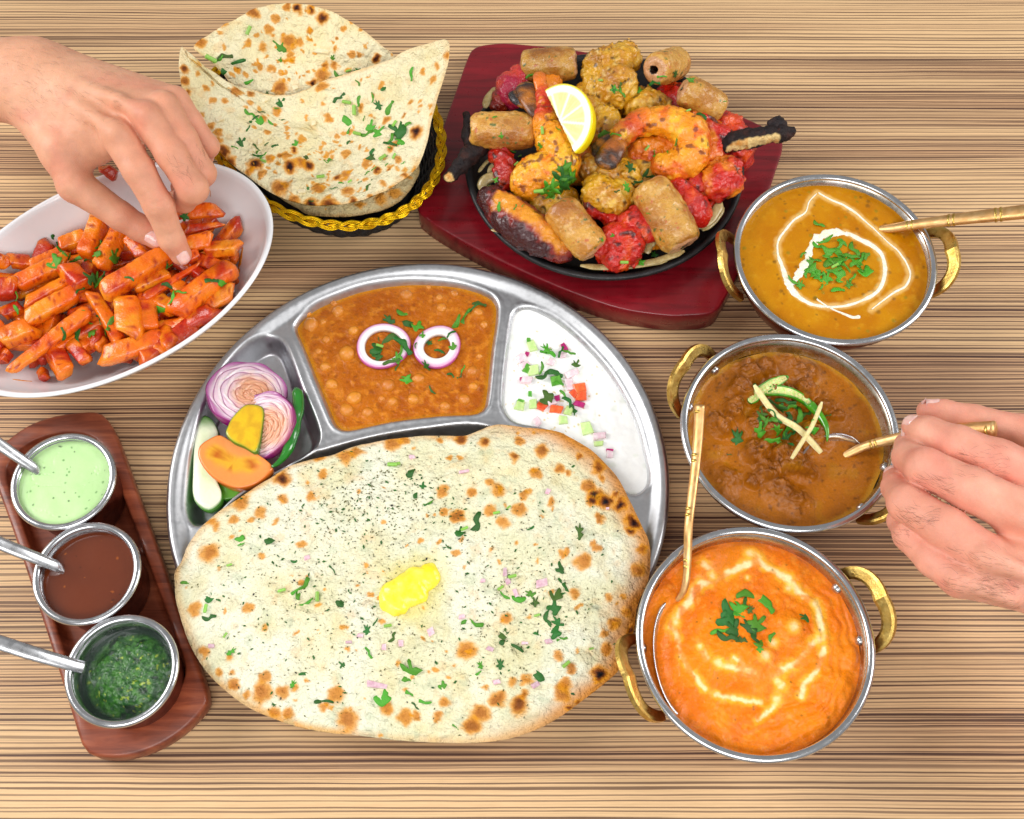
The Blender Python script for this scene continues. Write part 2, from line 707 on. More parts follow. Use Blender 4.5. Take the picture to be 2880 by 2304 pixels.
def plate_mesh(name, pts, curl, th, mat):
    """a thin curled leaf piece of unit length: outline pts, real thickness"""
    p = resample(np.array(pts, float), 26)
    c = p.mean(0)
    rings = []
    for s in (1.0, .62, .25):
        q = c + (p - c) * s
        z = curl * (q[:, 0] ** 2) + .5 * curl * np.sin(q[:, 0] * 7 + q[:, 1] * 5) * .5 + .015 * (1 - s)
        rings.append(np.c_[q, z])
    cz = np.r_[c, [rings[-1][:, 2].mean()]]
    top = np.concatenate(rings + [cz[None]])
    bot = top.copy()
    bot[:, 2] -= th
    n = 26
    F = []
    for i in range(2):
        F += [(i * n + j, i * n + (j + 1) % n, (i + 1) * n + (j + 1) % n, (i + 1) * n + j) for j in range(n)]
    F += [(2 * n + j, 2 * n + (j + 1) % n, 3 * n) for j in range(n)]
    m = len(top)
    F += [tuple(m + k for k in f[::-1]) for f in F]
    F += [(j, m + j, m + (j + 1) % n, (j + 1) % n) for j in range(n)]
    me = bpy.data.meshes.new(name)
    me.from_pydata(np.concatenate([top, bot]).tolist(), [], F)
    me.polygons.foreach_set('use_smooth', np.ones(len(me.polygons), bool))
    me.materials.append(mat)
    return me


def leaf_shapes():
    L, Sx, Rr = [], [], []
    rs = random.Random(3)
    for k in range(7):      # lobed leaf pieces
        pts = []
        nl = rs.choice((3, 4, 5))
        asp = rs.uniform(.55, 1.1)
        for i in range(nl * 4):
            a = math.pi * (-.15 + 1.3 * i / (nl * 4 - 1))
            lob = (.38 + .10 * (1 if i % 4 in (1, 2) else -1) + rs.uniform(-.13, .13))
            pts.append((math.cos(a) * lob * asp, math.sin(a) * lob * 1.2 - .1))
        pts += [(-.12, -.42), (.1, -.45)]
        L.append([plate_mesh('coriander_leaf', pts, rs.uniform(.05, .35) * rs.choice((-1, 1)), .02, g) for g in GREENS])
    for k in range(8):      # ribbons cut across the bunch
        bend = rs.uniform(-.35, .35)
        kn = rs.uniform(-.1, .1)
        w = rs.uniform(.06, .14)
        up, dn = [], []
        for i in range(7):
            t = i / 6 - .5
            y = bend * (t * t * 2) + kn * math.sin(t * 9)
            ww = w * (1 + rs.uniform(-.45, .45)) * (.8 if i in (0, 6) else 1)
            up.append((t, y + ww))
            dn.append((t, y - ww))
        Sx.append([plate_mesh('coriander_shred', up + dn[::-1], rs.uniform(-.3, .4), .025, g) for g in GREENS])
    for k in range(2):      # slices of stem
        a = np.linspace(0, 2 * math.pi, 10, endpoint=False)
        hgt = (.16, .32)[k]
        prof = [(hgt, .2), (hgt, .24), (-hgt, .24), (-hgt, .2)]
        V, F = [], []
        loops = [np.stack([np.full(10, x), np.cos(a) * r, np.sin(a) * r + .2], 1) for x, r in ((-.5, .16), (-.5, .2), (.5, .2), (.5, .16))]
        V, F = loft(loops)
        me = bpy.data.meshes.new('coriander_slice')
        me.from_pydata(V.tolist(), [], F)
        me.materials.append(STEMG)
        Rr.append([me, me])
    return L, Sx, Rr


LEAF, SHRED, STEM = leaf_shapes()


def lay(name, me, pos, nrm, size, ang, lift=.0004, tilt=.15):
    n = Vector(nrm).normalized()
    n = (n + Vector((random.uniform(-tilt, tilt), random.uniform(-tilt, tilt), 0))).normalized()
    x = Vector((math.cos(ang), math.sin(ang), 0))
    x = (x - n * x.dot(n)).normalized()
    y = n.cross(x)
    o = bpy.data.objects.new(name, me)
    COL.objects.link(o)
    M = Matrix((x, y, n)).transposed().to_4x4()
    M.translation = Vector(pos) + n * lift
    o.matrix_world = M @ Matrix.Diagonal((size, size, size, 1))
    return o


def place(u, v, cols=('far left', 'left', 'centre', 'right', 'far right'), rows=('top', 'upper', 'middle', 'lower', 'bottom')):
    """where in its dish something lies, in words"""
    return rows[min(4, max(0, int(v * 5)))] + ' ' + cols[min(4, max(0, int(u * 5)))]


def span(items):
    a = np.array([[i[0], i[1]] for i in items], float)
    lo, hi = a.min(0), a.max(0)
    return lambda x, y: place((x - lo[0]) / (hi[0] - lo[0] + 1e-9), (y - lo[1]) / (hi[1] - lo[1] + 1e-9))


def herbs(objs, crop, items, where, group, bright=.5, lift=.0004):
    """items: (x, y, kind l/s/r, length in photo pixels of the crop, angle seen in the photo)"""
    sc = CR[crop][2]
    pos = span(items)
    for x, y, k, ln, ang in items:
        h = seen(objs, crop, x, y)
        if h is None:
            continue
        mmpp = np.linalg.norm(h[0] - np.array([0, CAMY, CAMH])) / FPX
        size = ln * sc * mmpp
        lst = {'l': LEAF, 's': SHRED, 'r': STEM}[k]
        tone = 0 if k == 'r' else (2 if random.random() < bright else (1 if random.random() < .75 else 0))
        me = random.choice(lst)[tone]
        size *= random.uniform(.75, 1.1)
        if k == 'l':
            size *= 1.1
        what = {'l': ('olive coriander leaf', 'dark coriander leaf', 'bright coriander leaf'), 's': ('olive coriander shred', 'dark coriander shred', 'bright coriander shred'), 'r': ('pale coriander stalk slice',)}[k][tone]
        tag(lay(me.name.split('.')[0], me, h[0], h[1], size, math.radians(ang), lift), what + ' ' + where + ', ' + pos(x, y), 'coriander', group)


# ------------------------------------------------------------------ copper karahi dishes with steel lining and cast brass handles
def karahi(ctr, R, axis, label):
    x, y, zr = ctr
    k = R / .078
    e = empty('karahi', (x, y, 0))
    tag(e, label, 'serving dish', 'copper karahi dishes')
    c0 = (x, y, 0)
    base, mid = .044 * k, .066 * k
    prof = [(0.001, .0012), (base * .9, .0012), (base, 0.0), (base + .003, .001), (base + .011 * k, .012), (mid, .03), (R - .003, zr - .012), (R - .0022, zr - .003),
            (R - .0035, zr - .003), (R - .0045, zr - .012), (mid - .002, .0305), (base + .009 * k, .0135), (base, .004), (.001, .0035)]
    # shell in two sheets: copper outside, steel lining inside
    V, F = lathe(prof[:8] + [(R - .0032, zr - .003), (R - .0042, zr - .012), (mid - .0012, .0302), (base + .0098 * k, .0128), (base, .0028), (.001, .0024)], c0, 128)
    mesh('bowl', V, F, COPPER, e)
    V, F = lathe([(R - .0040, zr - .0015), (R - .0048, zr - .012), (mid - .0022, .0305), (base + .0088 * k, .0137), (base - .001, .0042), (.001, .0038),
                  (.001, .003), (base - .0005, .0032), (base + .0093 * k, .0133), (mid - .0016, .0303), (R - .0045, zr - .0118), (R - .0036, zr - .0015)], c0, 128, close=True)
    lining = mesh('lining', V, F, STEEL_IN, e)
    a = np.linspace(0, 2 * math.pi, 15)[:-1]
    V, F = lathe([(R - .002 + .0027 * math.cos(t), zr - .0012 + .0021 * math.sin(t)) for t in a], c0, 160, close=True)
    mesh('rim', V, F, STEEL_RIM, e)
    for s in (0, math.pi):
        an = axis + s
        d = np.array([math.cos(an), math.sin(an), 0])
        q = np.array([-d[1], d[0], 0])
        up = np.array([0, 0, 1.0])
        tilt = math.radians(48)
        out = d * math.cos(tilt) + up * math.sin(tilt)
        P, hw, hh = [], .0265 * k, .030 * k
        for i in range(33):
            t = math.pi * i / 32
            P.append(np.array([x, y, zr - .016]) + d * (R - .0095 + .0045 * abs(math.cos(t))) + q * hw * (-math.cos(t)) * (1 + .0 * math.sin(t)) + out * hh * math.sin(t) ** .8)
        P = np.array(P)
        nrm = np.cross(q, out)
        t = np.gradient(P, axis=0)
        t /= np.linalg.norm(t, axis=1)[:, None]
        side = np.cross(t, nrm)
        wv = np.interp(np.linspace(0, 1, 33), [0, .12, .5, .88, 1], [.0034, .0044, .0052, .0044, .0034]) * k
        # flat cast band, a raised edge and a sunken ornamented face
        prof2 = [(-1, -.0016), (-1, .0014), (-.86, .0022), (-.72, .0022), (-.64, .0013), (.64, .0013), (.72, .0022), (.86, .0022), (1, .0014), (1, -.0016), (.6, -.0022), (-.6, -.0022)]
        V = np.stack([P + side * (wv[:, None] * u) + nrm * v for u, v in prof2], 1).reshape(-1, 3)
        n2 = len(prof2)
        F = grid_faces(33, n2, False, True) + [tuple(range(n2))[::-1], tuple(32 * n2 + j for j in range(n2))]
        h = mesh('handle', V, F, BRASS, e, smooth=False)
        # scrollwork on the face: small raised leaves
        rel = []
        for i in range(3, 30, 2):
            for sg in (-1, 1):
                p0 = P[i] + side[i] * wv[i] * .45 * sg + nrm * .0013
                p1 = P[min(i + 2, 32)] - side[i] * wv[i] * .12 * sg + nrm * .0013
                pm = (p0 + p1) / 2 + t[i] * .0012 * sg + nrm * .0008
                rel.append(tube(resample([p0, pm, p1], 6, False), [.0004, .0011, .0014, .0014, .001, .0004], 6))
        V, F = join(rel)
        mesh('scrollwork', V, F, BRASS, h)
        for sg in (-1, 1):      # rivets through the wall
            an2 = an + sg * .26
            p = np.array([x + (R - .0062) * math.cos(an2), y + (R - .0062) * math.sin(an2), zr - .0135])
            dd = -np.array([math.cos(an2), math.sin(an2), -.35])
            dd /= np.linalg.norm(dd)
            prof3 = [(.0035, -.001), (.0034, .0004), (.0026, .0013), (.0012, .0018), (.0002, .0019)]
            u = np.cross(dd, up)
            u /= np.linalg.norm(u)
            w = np.cross(dd, u)
            aa = np.linspace(0, 2 * math.pi, 14, endpoint=False)
            V, F = loft([p + dd * z + r * (np.cos(aa)[:, None] * u + np.sin(aa)[:, None] * w) for r, z in prof3])
            mesh('rivet', V, F, STEEL_RIM, e)
    return e, lining


def wall_r(R, zr, z):
    k = R / .078
    return np.interp(z, [.0042, .0137, .0305, zr - .012, zr], [.043 * k, .0528 * k, .064 * k, R - .0047, R - .004])


def pool(ctr, R, zf, colf, nr, ns, name, mat, wob=0.0, seed=1):
    """curry filling a round dish to the wall"""
    a = np.linspace(0, 2 * math.pi, 160, endpoint=False)
    rr = R + wob * fbm(np.stack([np.cos(a) * 2, np.sin(a) * 2, a * 0 + seed], 1), 1.6, 3, seed)
    out = np.stack([ctr[0] + rr * np.cos(a), ctr[1] + rr * np.sin(a), np.full(160, ctr[2])], 1)
    V, F, Rr, nt = polar(ctr, out, nr, ns, 1, zf, .0001, 30, True, .8)
    V[nt:, 2] = np.minimum(V[nt:, 2], ctr[2] - .012)      # underside
    c = V[nt:-1, :2] - np.asarray(ctr)[:2]
    V[nt:-1, :2] = np.asarray(ctr)[:2] + c * .86
    V[-1, 2] = ctr[2] - .02
    C = np.empty_like(V)
    C[:nt] = colf(V[:nt], Rr)
    C[nt:] = C[:nt].mean(0)
    return mesh(name, V, F, mat, col=C)


GRAVY = vmat('gravy', .22, .3, .06, (.03, .004, (1, .4, .15)), ((420, .4, .0018), (1500, .3, .0008)), .14, 700, rvar=.08)
GRAVY_SMOOTH = vmat('smooth_sauce', .24, .28, 0, (.03, .004, (1, .5, .25)), ((300, .10, .001), (1600, .08, .0005)), .05, 900, rvar=.06)

K_DAL = (np.array([.2483, .1010, .062]), .0772)
K_ROG = (np.array([.1982, -.0450, .062]), .0772)
K_MAK = (np.array([.1595, -.1966, .062]), .0777)
kd, kd_l = karahi(K_DAL[0], K_DAL[1], math.radians(1), 'copper karahi of yellow dal between red wooden board and plain table')
kr, kr_l = karahi(K_ROG[0], K_ROG[1], math.radians(-34), 'copper karahi of brown meat curry, the middle one beside the hand')
km, km_l = karahi(K_MAK[0], K_MAK[1], math.radians(17), 'copper karahi of orange curry, nearest the large flatbread')

# ---- dal: nearly level, flecked, cream swirled on top
zd = .0535
cd = np.array([K_DAL[0][0], K_DAL[0][1], zd])
pan_r = wall_r(K_DAL[1], .062, zd) + .0004
RS = np.random.default_rng(21)
dsp = np.c_[RS.uniform(-.07, .07, 150), RS.uniform(-.07, .07, 150)] + cd[:2]
dsr = RS.uniform(.0006, .0022, 150)
cream_a = resample(WL('G', [(1075, 1055), (1020, 1060), (900, 1010), (800, 950), (790, 940)], zd), 40, False)
cream_main = WL('G', [(790, 245), (740, 300), (715, 370), (640, 420), (580, 490), (535, 560), (535, 650), (560, 720), (590, 810), (625, 880), (680, 935),
                      (760, 975), (870, 992), (980, 985), (1090, 950), (1180, 900), (1225, 830), (1240, 740), (1220, 650), (1160, 590), (1060, 540), (980, 500)], zd)
cream_right = WL('G', [(800, 240), (880, 285), (960, 320), (1040, 370), (1110, 430), (1180, 490), (1250, 560), (1330, 630), (1390, 720), (1405, 790), (1370, 860), (1290, 905), (1150, 1010)], zd)


def dal_z(V, R):
    z = .0006 * fbm(V, 60, 3, 5) + .00025 * fbm(V, 300, 3, 6)
    for p, r in zip(dsp, dsr):
        z = z + .0004 * np.exp(-((V[:, :2] - p) ** 2).sum(1) / (r * r))
    return z


def dal_c(V, R):
    n = fbm(V, 45, 4, 8)
    c = mixc(lin(192, 128, 6), lin(180, 110, 2), sst(-.4, .5, n))
    c = mixc(c, lin(206, 148, 26), .5 * sst(.1, .6, fbm(V, 160, 3, 9)))
    for k, (p, r) in enumerate(zip(dsp, dsr)):
        d = np.sqrt(((V[:, :2] - p) ** 2).sum(1))
        c = mixc(c, lin(92, 66, 22) if k % 3 else lin(120, 120, 30), .55 * (1 - sst(r * .5, r * 1.2, d)))
    d = np.minimum(line_dist(V[:, :2], cream_main[:, :2]), line_dist(V[:, :2], cream_right[:, :2]))
    c = mixc(c, lin(240, 205, 130), .55 * (1 - sst(.0012, .0045, d + .001 * fbm(V, 300, 2, 3))))
    c = mixc(c, lin(196, 134, 20), sst(.955, 1.0, R) * .6)
    return c


dal = pool(cd, pan_r, dal_z, dal_c, 84, 330, 'dal_curry', GRAVY_SMOOTH)
tag(dal, 'yellow lentil dal with a cream swirl filling the top right karahi', 'curry')
CREAM = omat('cream', (250, 246, 232), (246, 232, 200), 500, .25, .5, sss=(.5, .003, (1, .9, .7)), bump=((900, .2, .0006),))


def ribbon(pts, widths, obj, name, parent, mat, lift=.0005, n=120, rough=.25, seed=3):
    """poured cream: a low rounded ribbon of uneven width lying on the sauce"""
    p = resample(pts, n, False)
    w = np.interp(np.linspace(0, 1, n), np.linspace(0, 1, len(widths)), widths)
    w = w * (1 + rough * 1.6 * fbm(p, 300, 3, seed))
    w[0] *= .3
    w[-1] *= .3
    t = np.gradient(p, axis=0)
    t /= np.linalg.norm(t, axis=1)[:, None] + 1e-9
    s = np.stack([-t[:, 1], t[:, 0], t[:, 0] * 0], 1)
    us = [-1, -.75, -.3, .3, .75, 1]
    hs = [-.0008, .0002, .0006, .0006, .0002, -.0008]
    V = np.stack([p + s * (w[:, None] * u * (1 + .18 * fbm(p + u, 500, 2, seed + 4)[:, None])) + np.array([0, 0, h]) for u, h in zip(us, hs)], 1).reshape(-1, 3)
    b = bvh([obj])
    z = np.array([(b.ray_cast(Vector((v[0], v[1], .3)), Vector((0, 0, -1)))[0] or Vector(v)).z for v in V])
    V[:, 2] = z + np.tile(hs, n) + lift * .3
    return mesh(name, V, grid_faces(n, 6), mat, parent)


ribbon(cream_main, [.0006, .0007, .0012, .0010, .0010, .0018, .0036, .0024, .0014, .0013, .0014, .0017, .0018, .0020, .0032, .0012], dal, 'cream_swirl', dal, CREAM, seed=4)
ribbon(cream_right, [.0008, .0011, .0014, .0008, .0007, .0006, .0008, .0011, .0010, .0012, .0008, .0005], dal, 'cream_swirl', dal, CREAM, seed=8)
ribbon(cream_a, [.0020, .0012, .0009, .0008, .0007], dal, 'cream_swirl', dal, CREAM, n=50, seed=12)
ribbon(WL('G', [(1010, 520), (930, 500), (870, 510), (800, 540), (745, 610), (730, 680), (690, 750), (650, 810), (620, 860)], zd), [.0012, .0040, .0056, .0048, .0034, .0030, .0032, .0036, .0034, .0012], dal, 'cream_swirl', dal, CREAM, n=70, rough=.5, seed=15)
CORD = 'on the yellow dal'
herbs([dal], 'G', [(800, 455, 's', 90, -30), (850, 560, 's', 110, 25), (690, 655, 's', 80, 50), (750, 710, 'l', 90, 10), (760, 760, 'l', 100, 80), (800, 600, 's', 90, -20),
                   (860, 640, 'l', 110, 40), (930, 610, 's', 130, 70), (960, 570, 's', 90, -30), (1030, 620, 's', 110, -60), (900, 690, 's', 150, 20), (960, 690, 's', 150, 35),
                   (1000, 660, 's', 130, -10), (1040, 700, 'l', 110, 30), (1080, 690, 's', 120, 70), (1120, 650, 's', 100, 40), (1110, 760, 'l', 100, -20), (880, 760, 's', 150, 10),
                   (930, 790, 'l', 120, 60), (850, 810, 'l', 110, 0), (990, 740, 's', 120, -50), (1020, 810, 's', 100, 50), (1000, 850, 'l', 70, 0), (925, 880, 's', 80, 5),
                   (820, 870, 's', 70, 60), (680, 850, 'l', 70, 0), (630, 830, 's', 120, -40), (790, 790, 'l', 90, 30), (940, 650, 's', 120, -65), (905, 730, 'r', 60, 30), (1075, 745, 's', 90, -70),
                   (720, 770, 's', 90, 65), (775, 690, 's', 90, -15), (870, 680, 's', 110, -75)],
      CORD, 'coriander on the dal', .75, .0012)

# ---- brown meat curry: lumps of meat under gravy
zr_ = .0455
cr = np.array([K_ROG[0][0], K_ROG[0][1], zr_])
lumps = [(520, 330, 90, 7), (480, 430, 100, 8), (620, 290, 80, 6), (430, 540, 90, 7), (360, 640, 90, 6), (700, 450, 130, 9), (860, 420, 90, 6), (960, 520, 80, 7),
         (1040, 570, 50, 4), (620, 640, 150, 9), (560, 780, 110, 8), (620, 900, 110, 8), (760, 830, 140, 9), (850, 900, 80, 7), (900, 700, 130, 6), (700, 1030, 120, 4),
         (380, 950, 120, 3), (470, 250, 90, 4), (760, 230, 120, 3), (840, 320, 120, 4), (310, 580, 50, 3), (540, 960, 60, 5), (330, 780, 90, 1), (820, 1080, 110, 3)]
LP = [(W('H', a, b, zr_), c * .4731 * .00024, d * .00125) for a, b, c, d in lumps]


def rog_z(V, R):
    n = fbm(V, 130, 4, 31)
    z = .0009 * fbm(V, 70, 3, 30)
    m = np.zeros(len(V))
    q = V[:, :2] + .003 * np.stack([fbm(V, 120, 2, 33), fbm(V, 120, 2, 34)], 1)
    for p, r, h in LP:
        d = np.sqrt(((q - p[:2]) ** 2).sum(1)) / r
        m = np.maximum(m, h * (1 - sst(.25, 1.15, d)))
    rough = sst(.0004, .004, m)
    z = z + m * (1 + .4 * n) + rough * (.0034 * n + .0020 * np.abs(fbm(V, 260, 3, 35)) + .0008 * fbm(V, 520, 2, 37)) + .0002 * fbm(V, 600, 2, 36)
    return z * (1 - sst(.95, 1, R)) + .0008 * sst(.94, 1, R)


def rog_c(V, R):
    h = V[:, 2] - zr_
    c = mixc(lin(158, 90, 8), lin(178, 104, 12), sst(-.4, .5, fbm(V, 40, 3, 41)))
    c = mixc(c, lin(116, 62, 14), sst(.001, .006, h) * (.5 + .5 * fbm(V, 220, 3, 42)))
    c = mixc(c, lin(172, 106, 40), sst(.15, .6, fbm(V, 420, 3, 43)) * .6 * sst(.001, .004, h))
    c = mixc(c, lin(178, 118, 16), sst(.2, .6, fbm(V, 70, 3, 44)) * .55)
    c = mixc(c, lin(96, 54, 16), sst(.35, .65, fbm(V, 330, 2, 47)) * .6)
    c = mixc(c, lin(186, 134, 30), sst(.93, 1.0, R + .03 * fbm(V, 90, 2, 45)) * .75)
    return c


rogan = pool(cr, wall_r(K_ROG[1], .062, zr_) + .0004, rog_z, rog_c, 100, 420, 'meat_curry', GRAVY, .0012, 4)
tag(rogan, 'thick brown meat curry with lumps filling the middle karahi', 'curry')

# ---- orange creamy curry
zm = .0475
cm = np.array([K_MAK[0][0], K_MAK[0][1], zm])
mk_lines = [[(900, 265), (960, 300), (930, 340), (850, 360), (760, 400), (690, 440), (640, 390), (600, 350)],
            [(690, 445), (590, 470), (540, 520), (510, 590), (460, 650), (410, 720), (390, 760)],
            [(410, 760), (440, 850), (460, 950), (510, 1030), (570, 1110), (610, 1160)],
            [(680, 1200), (780, 1220), (880, 1240), (980, 1250)], [(1080, 1260), (1020, 1320), (950, 1370)],
            [(960, 330), (1060, 390), (1150, 440), (1200, 500), (1270, 560), (1340, 600), (1360, 680), (1380, 790)],
            [(1400, 820), (1330, 850), (1280, 910), (1210, 990), (1110, 1040), (1080, 1090)], [(680, 990), (740, 1010), (830, 1030), (930, 1060)],
            [(570, 860), (600, 920), (620, 960)], [(1390, 900), (1370, 990), (1330, 1060), (1260, 1130), (1240, 1210)], [(800, 960), (880, 1030)],
            [(1060, 1080), (1090, 1110), (1110, 1140)]]
MKL = [WL('Q', l, zm)[:, :2] for l in mk_lines]
mkw = [.0028, .0028, .0022, .0020, .0018, .0028, .0026, .0022, .0030, .0022, .0016, .0032]
mk_spots = [(1160, 500, .0045), (1330, 600, .004), (700, 990, .005), (1360, 830, .0045), (580, 880, .003), (900, 280, .005), (1090, 1110, .0035), (420, 730, .004), (660, 420, .004),
            (1080, 1230, .005), (1190, 760, .006), (1060, 860, .005), (1000, 950, .006), (890, 430, .003)]
MKS = [(W('Q', a, b, zm), r) for a, b, r in mk_spots]
mlump = [(930, 960, 150, 5), (1010, 1000, 90, 3), (1170, 760, 120, 4), (780, 900, 120, 2.5), (1200, 380, 110, 3), (900, 260, 120, 3), (1150, 1190, 90, 3), (600, 300, 140, 3), (1450, 1150, 140, 3), (1320, 1350, 150, 3), (1000, 1450, 160, 3.4), (760, 1400, 120, 2), (1560, 950, 80, 2.5), (350, 500, 60, 3)]
MLP = [(W('Q', a, b, zm), c * .4291 * .00024, d * .0008) for a, b, c, d in mlump]
msl = WL('Q', [(470, 560), (400, 600), (330, 690), (290, 820), (282, 950), (310, 1090), (350, 1200), (410, 1300)], zm)[:, :2]


def mak_z(V, R):
    z = .0014 * fbm(V, 55, 3, 51) + .0009 * fbm(V, 220, 3, 52)
    q = V[:, :2] + .002 * np.stack([fbm(V, 150, 2, 53), fbm(V, 150, 2, 54)], 1)
    m = 0
    for p, r, h in MLP:
        m = np.maximum(m, h * (1 - sst(.3, 1.2, np.sqrt(((q - p[:2]) ** 2).sum(1)) / r)))
    th = np.arctan2(V[:, 1] - cm[1], V[:, 0] - cm[0])
    rad = np.sqrt(((V[:, :2] - cm[:2]) ** 2).sum(1))
    # drag ripples left by the spoon, on the lower right
    rip = np.sin(rad * 900 + 6 * fbm(V, 60, 2, 55)) * sst(-.3, .6, np.cos(th + .75)) * sst(.4, .75, R)
    z = z + m + .0005 * rip + .0006 * np.abs(fbm(V, 110, 3, 56))
    fold = np.exp(-((line_dist(V[:, :2], msl) - .004) / .0035) ** 2)
    return (z + .0015 * fold) * (1 - sst(.95, 1, R)) + .0006 * sst(.94, 1, R)


def mak_c(V, R):
    n = fbm(V, 60, 4, 61)
    c = mixc(lin(238, 132, 6), lin(230, 114, 2), sst(-.4, .5, n))
    c = mixc(c, lin(244, 154, 50), sst(.1, .6, fbm(V, 300, 3, 62)) * .6)
    q = V.copy()
    q[:, :2] += .0012 * np.stack([fbm(V, 400, 3, 63), fbm(V, 400, 3, 64)], 1)
    for l, w in zip(MKL, mkw):
        d = line_dist(q[:, :2], l)
        br = .12 + .88 * sst(-.3, .2, fbm(V, 120, 3, 65))
        c = mixc(c, lin(248, 184, 46), .8 * br * (1 - sst(w * .8, w * 2.6, d)))
        c = mixc(c, lin(252, 232, 180), .85 * br * (1 - sst(w * .25, w * 1.1, d)))
    for p, r in MKS:
        d = np.sqrt(((q[:, :2] - p[:2]) ** 2).sum(1))
        c = mixc(c, lin(250, 196, 62), .7 * (1 - sst(r * .4, r * 1.3, d)))
        c = mixc(c, lin(252, 236, 190), .55 * (1 - sst(r * .1, r * .7, d)))
    rr = np.random.default_rng(3)
    for k in range(26):
        p = cm[:2] + rr.uniform(-.06, .06, 2)
        d = np.sqrt(((V[:, :2] - p) ** 2).sum(1))
        c = mixc(c, lin(120, 80, 20), .7 * (1 - sst(.0003, .0011, d)))
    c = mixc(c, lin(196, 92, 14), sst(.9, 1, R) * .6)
    return c


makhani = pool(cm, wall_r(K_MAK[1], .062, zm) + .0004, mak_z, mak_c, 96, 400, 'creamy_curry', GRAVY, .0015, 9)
tag(makhani, 'smooth orange curry marbled with cream in the lowest karahi', 'curry')
herbs([makhani], 'Q', [(900, 540, 's', 180, -5), (1010, 590, 's', 170, -50), (870, 590, 's', 100, 65), (770, 690, 'l', 170, 20), (830, 640, 'l', 120, 40), (910, 640, 'l', 80, -30),
                       (720, 780, 's', 150, 10), (800, 770, 'l', 120, 10), (900, 770, 'l', 160, 20), (950, 730, 'l', 110, -20), (760, 830, 's', 170, -10), (850, 845, 'l', 90, 60),
                       (940, 840, 's', 160, -70), (980, 870, 's', 120, 40), (1050, 810, 's', 110, 50), (970, 900, 'l', 60, 0), (1268, 695, 'l', 75, 90), (730, 700, 's', 120, 60)],
      'on the orange curry', 'coriander on the orange curry', .35, .0008)

# ---- garnish of the meat curry
CHILLI_IN = omat('cut_chilli_flesh', (196, 220, 120), (226, 236, 170), 500, .35, .5, sss=(.3, .002, (.6, 1, .4)))
CHILLI_OUT = omat('green_chilli_skin', (52, 128, 18), (84, 166, 26), 120, .18, .6, coat=.5)
GINGER = omat('ginger_stick', (238, 226, 168), (222, 204, 140), 400, .4, .5, sss=(.4, .003, (1, .8, .4)), bump=((700, .2, .0005),))
SEED = omat('chilli_seed', (240, 228, 170), (226, 206, 130), 500, .4, .5)


def spine(obj, crop, pts, lift, n=30):
    q = [seen([obj], crop, a, b)[0] + np.array([0, 0, lift]) for a, b in pts]
    p = resample(q, n, False)
    for _ in range(6):
        p[1:-1, 2] = (p[:-2, 2] + p[1:-1, 2] * 2 + p[2:, 2]) / 4
    return p


def halved_chilli(pts, rmax, whole_from, label):
    p = spine(rogan, 'H', pts, .0035, 34)
    e = empty('green_chilli', tuple(p[0]))
    tag(e, label, 'chilli', 'green chilli on the meat curry')
    u = np.linspace(0, 1, 34)
    r = rmax * np.interp(u, [0, .08, .5, .85, 1], [.55, 1, .95, .55, .12])
    t, n, b = frames(p)
    a = np.linspace(math.pi * .92, math.pi * 2.08, 11)
    V = (p[:, None] + r[:, None, None] * (np.cos(a)[None, :, None] * b[:, None] + np.sin(a)[None, :, None] * n[:, None])).reshape(-1, 3)
    full = int(34 * whole_from)
    mesh('skin', *tube(p[full - 2:], r[full - 2:], 14), CHILLI_OUT, e)
    Vi = (p[:full, None] + r[:full, None, None] * .8 * (np.cos(a)[None, :, None] * b[:full, None] + np.sin(a)[None, :, None] * n[:full, None])).reshape(-1, 3)
    Vo = V.reshape(34, 11, 3)[:full].reshape(-1, 3)
    F = grid_faces(full, 11)
    m = len(Vo)
    fs = F + [tuple(m + k for k in f[::-1]) for f in F]
    fs += [(i * 11, (i + 1) * 11, m + (i + 1) * 11, m + i * 11) for i in range(full - 1)]
    fs += [(i * 11 + 10, m + i * 11 + 10, m + (i + 1) * 11 + 10, (i + 1) * 11 + 10) for i in range(full - 1)]
    mesh('skin', np.concatenate([Vo, Vi]), fs, CHILLI_OUT, e)
    # pale flesh inside and seeds on it
    us = np.linspace(-1, 1, 7)
    Vf = (p[:full, None] + r[:full, None, None] * (us[None, :, None] * b[:full, None] * .86 + (.12 - .35 * (1 - us[None, :, None] ** 2)) * n[:full, None] * .9)).reshape(-1, 3)
    mesh('flesh', Vf, grid_faces(full, 7), CHILLI_IN, e)
    sd = []
    for i in range(2, full - 2, 2):
        for s in (-.35, .3):
            c = p[i] + b[i] * r[i] * (s + random.uniform(-.1, .1)) + n[i] * r[i] * .02
            aa = random.uniform(0, 6)
            d = np.array([math.cos(aa), math.sin(aa), .1]) * .0007
            sd.append(tube([c - d, c - d * .6, c, c + d * .6, c + d], [.0002, .0007, .0009, .0007, .0002], 6, .5))
    V, F = join(sd)
    tag(mesh('seed', V, F, SEED, e), kind='stuff')


halved_chilli([(520, 500), (570, 450), (640, 400), (700, 370), (750, 350)], .0042, .97, 'short split green chilli half under the ginger stick on the brown curry')
halved_chilli([(600, 440), (680, 430), (760, 440), (840, 485), (910, 550), (960, 620), (980, 680), (978, 735)], .0042, .62, 'long curved split green chilli on the brown curry')


def stick(pts, w, label):
    p = spine(rogan, 'H', pts, .0065, 14)
    p[:, 2] = np.linspace(p[0, 2], p[-1, 2], 14) + .0012
    V, F = tube(p, w * np.interp(np.linspace(0, 1, 14), [0, .06, .6, .97, 1], [.45, .95, 1, .95, .75]), 6, .6)
    tag(mesh('ginger_stick', V, F, GINGER, smooth=False), label, 'ginger', 'ginger sticks on the meat curry')


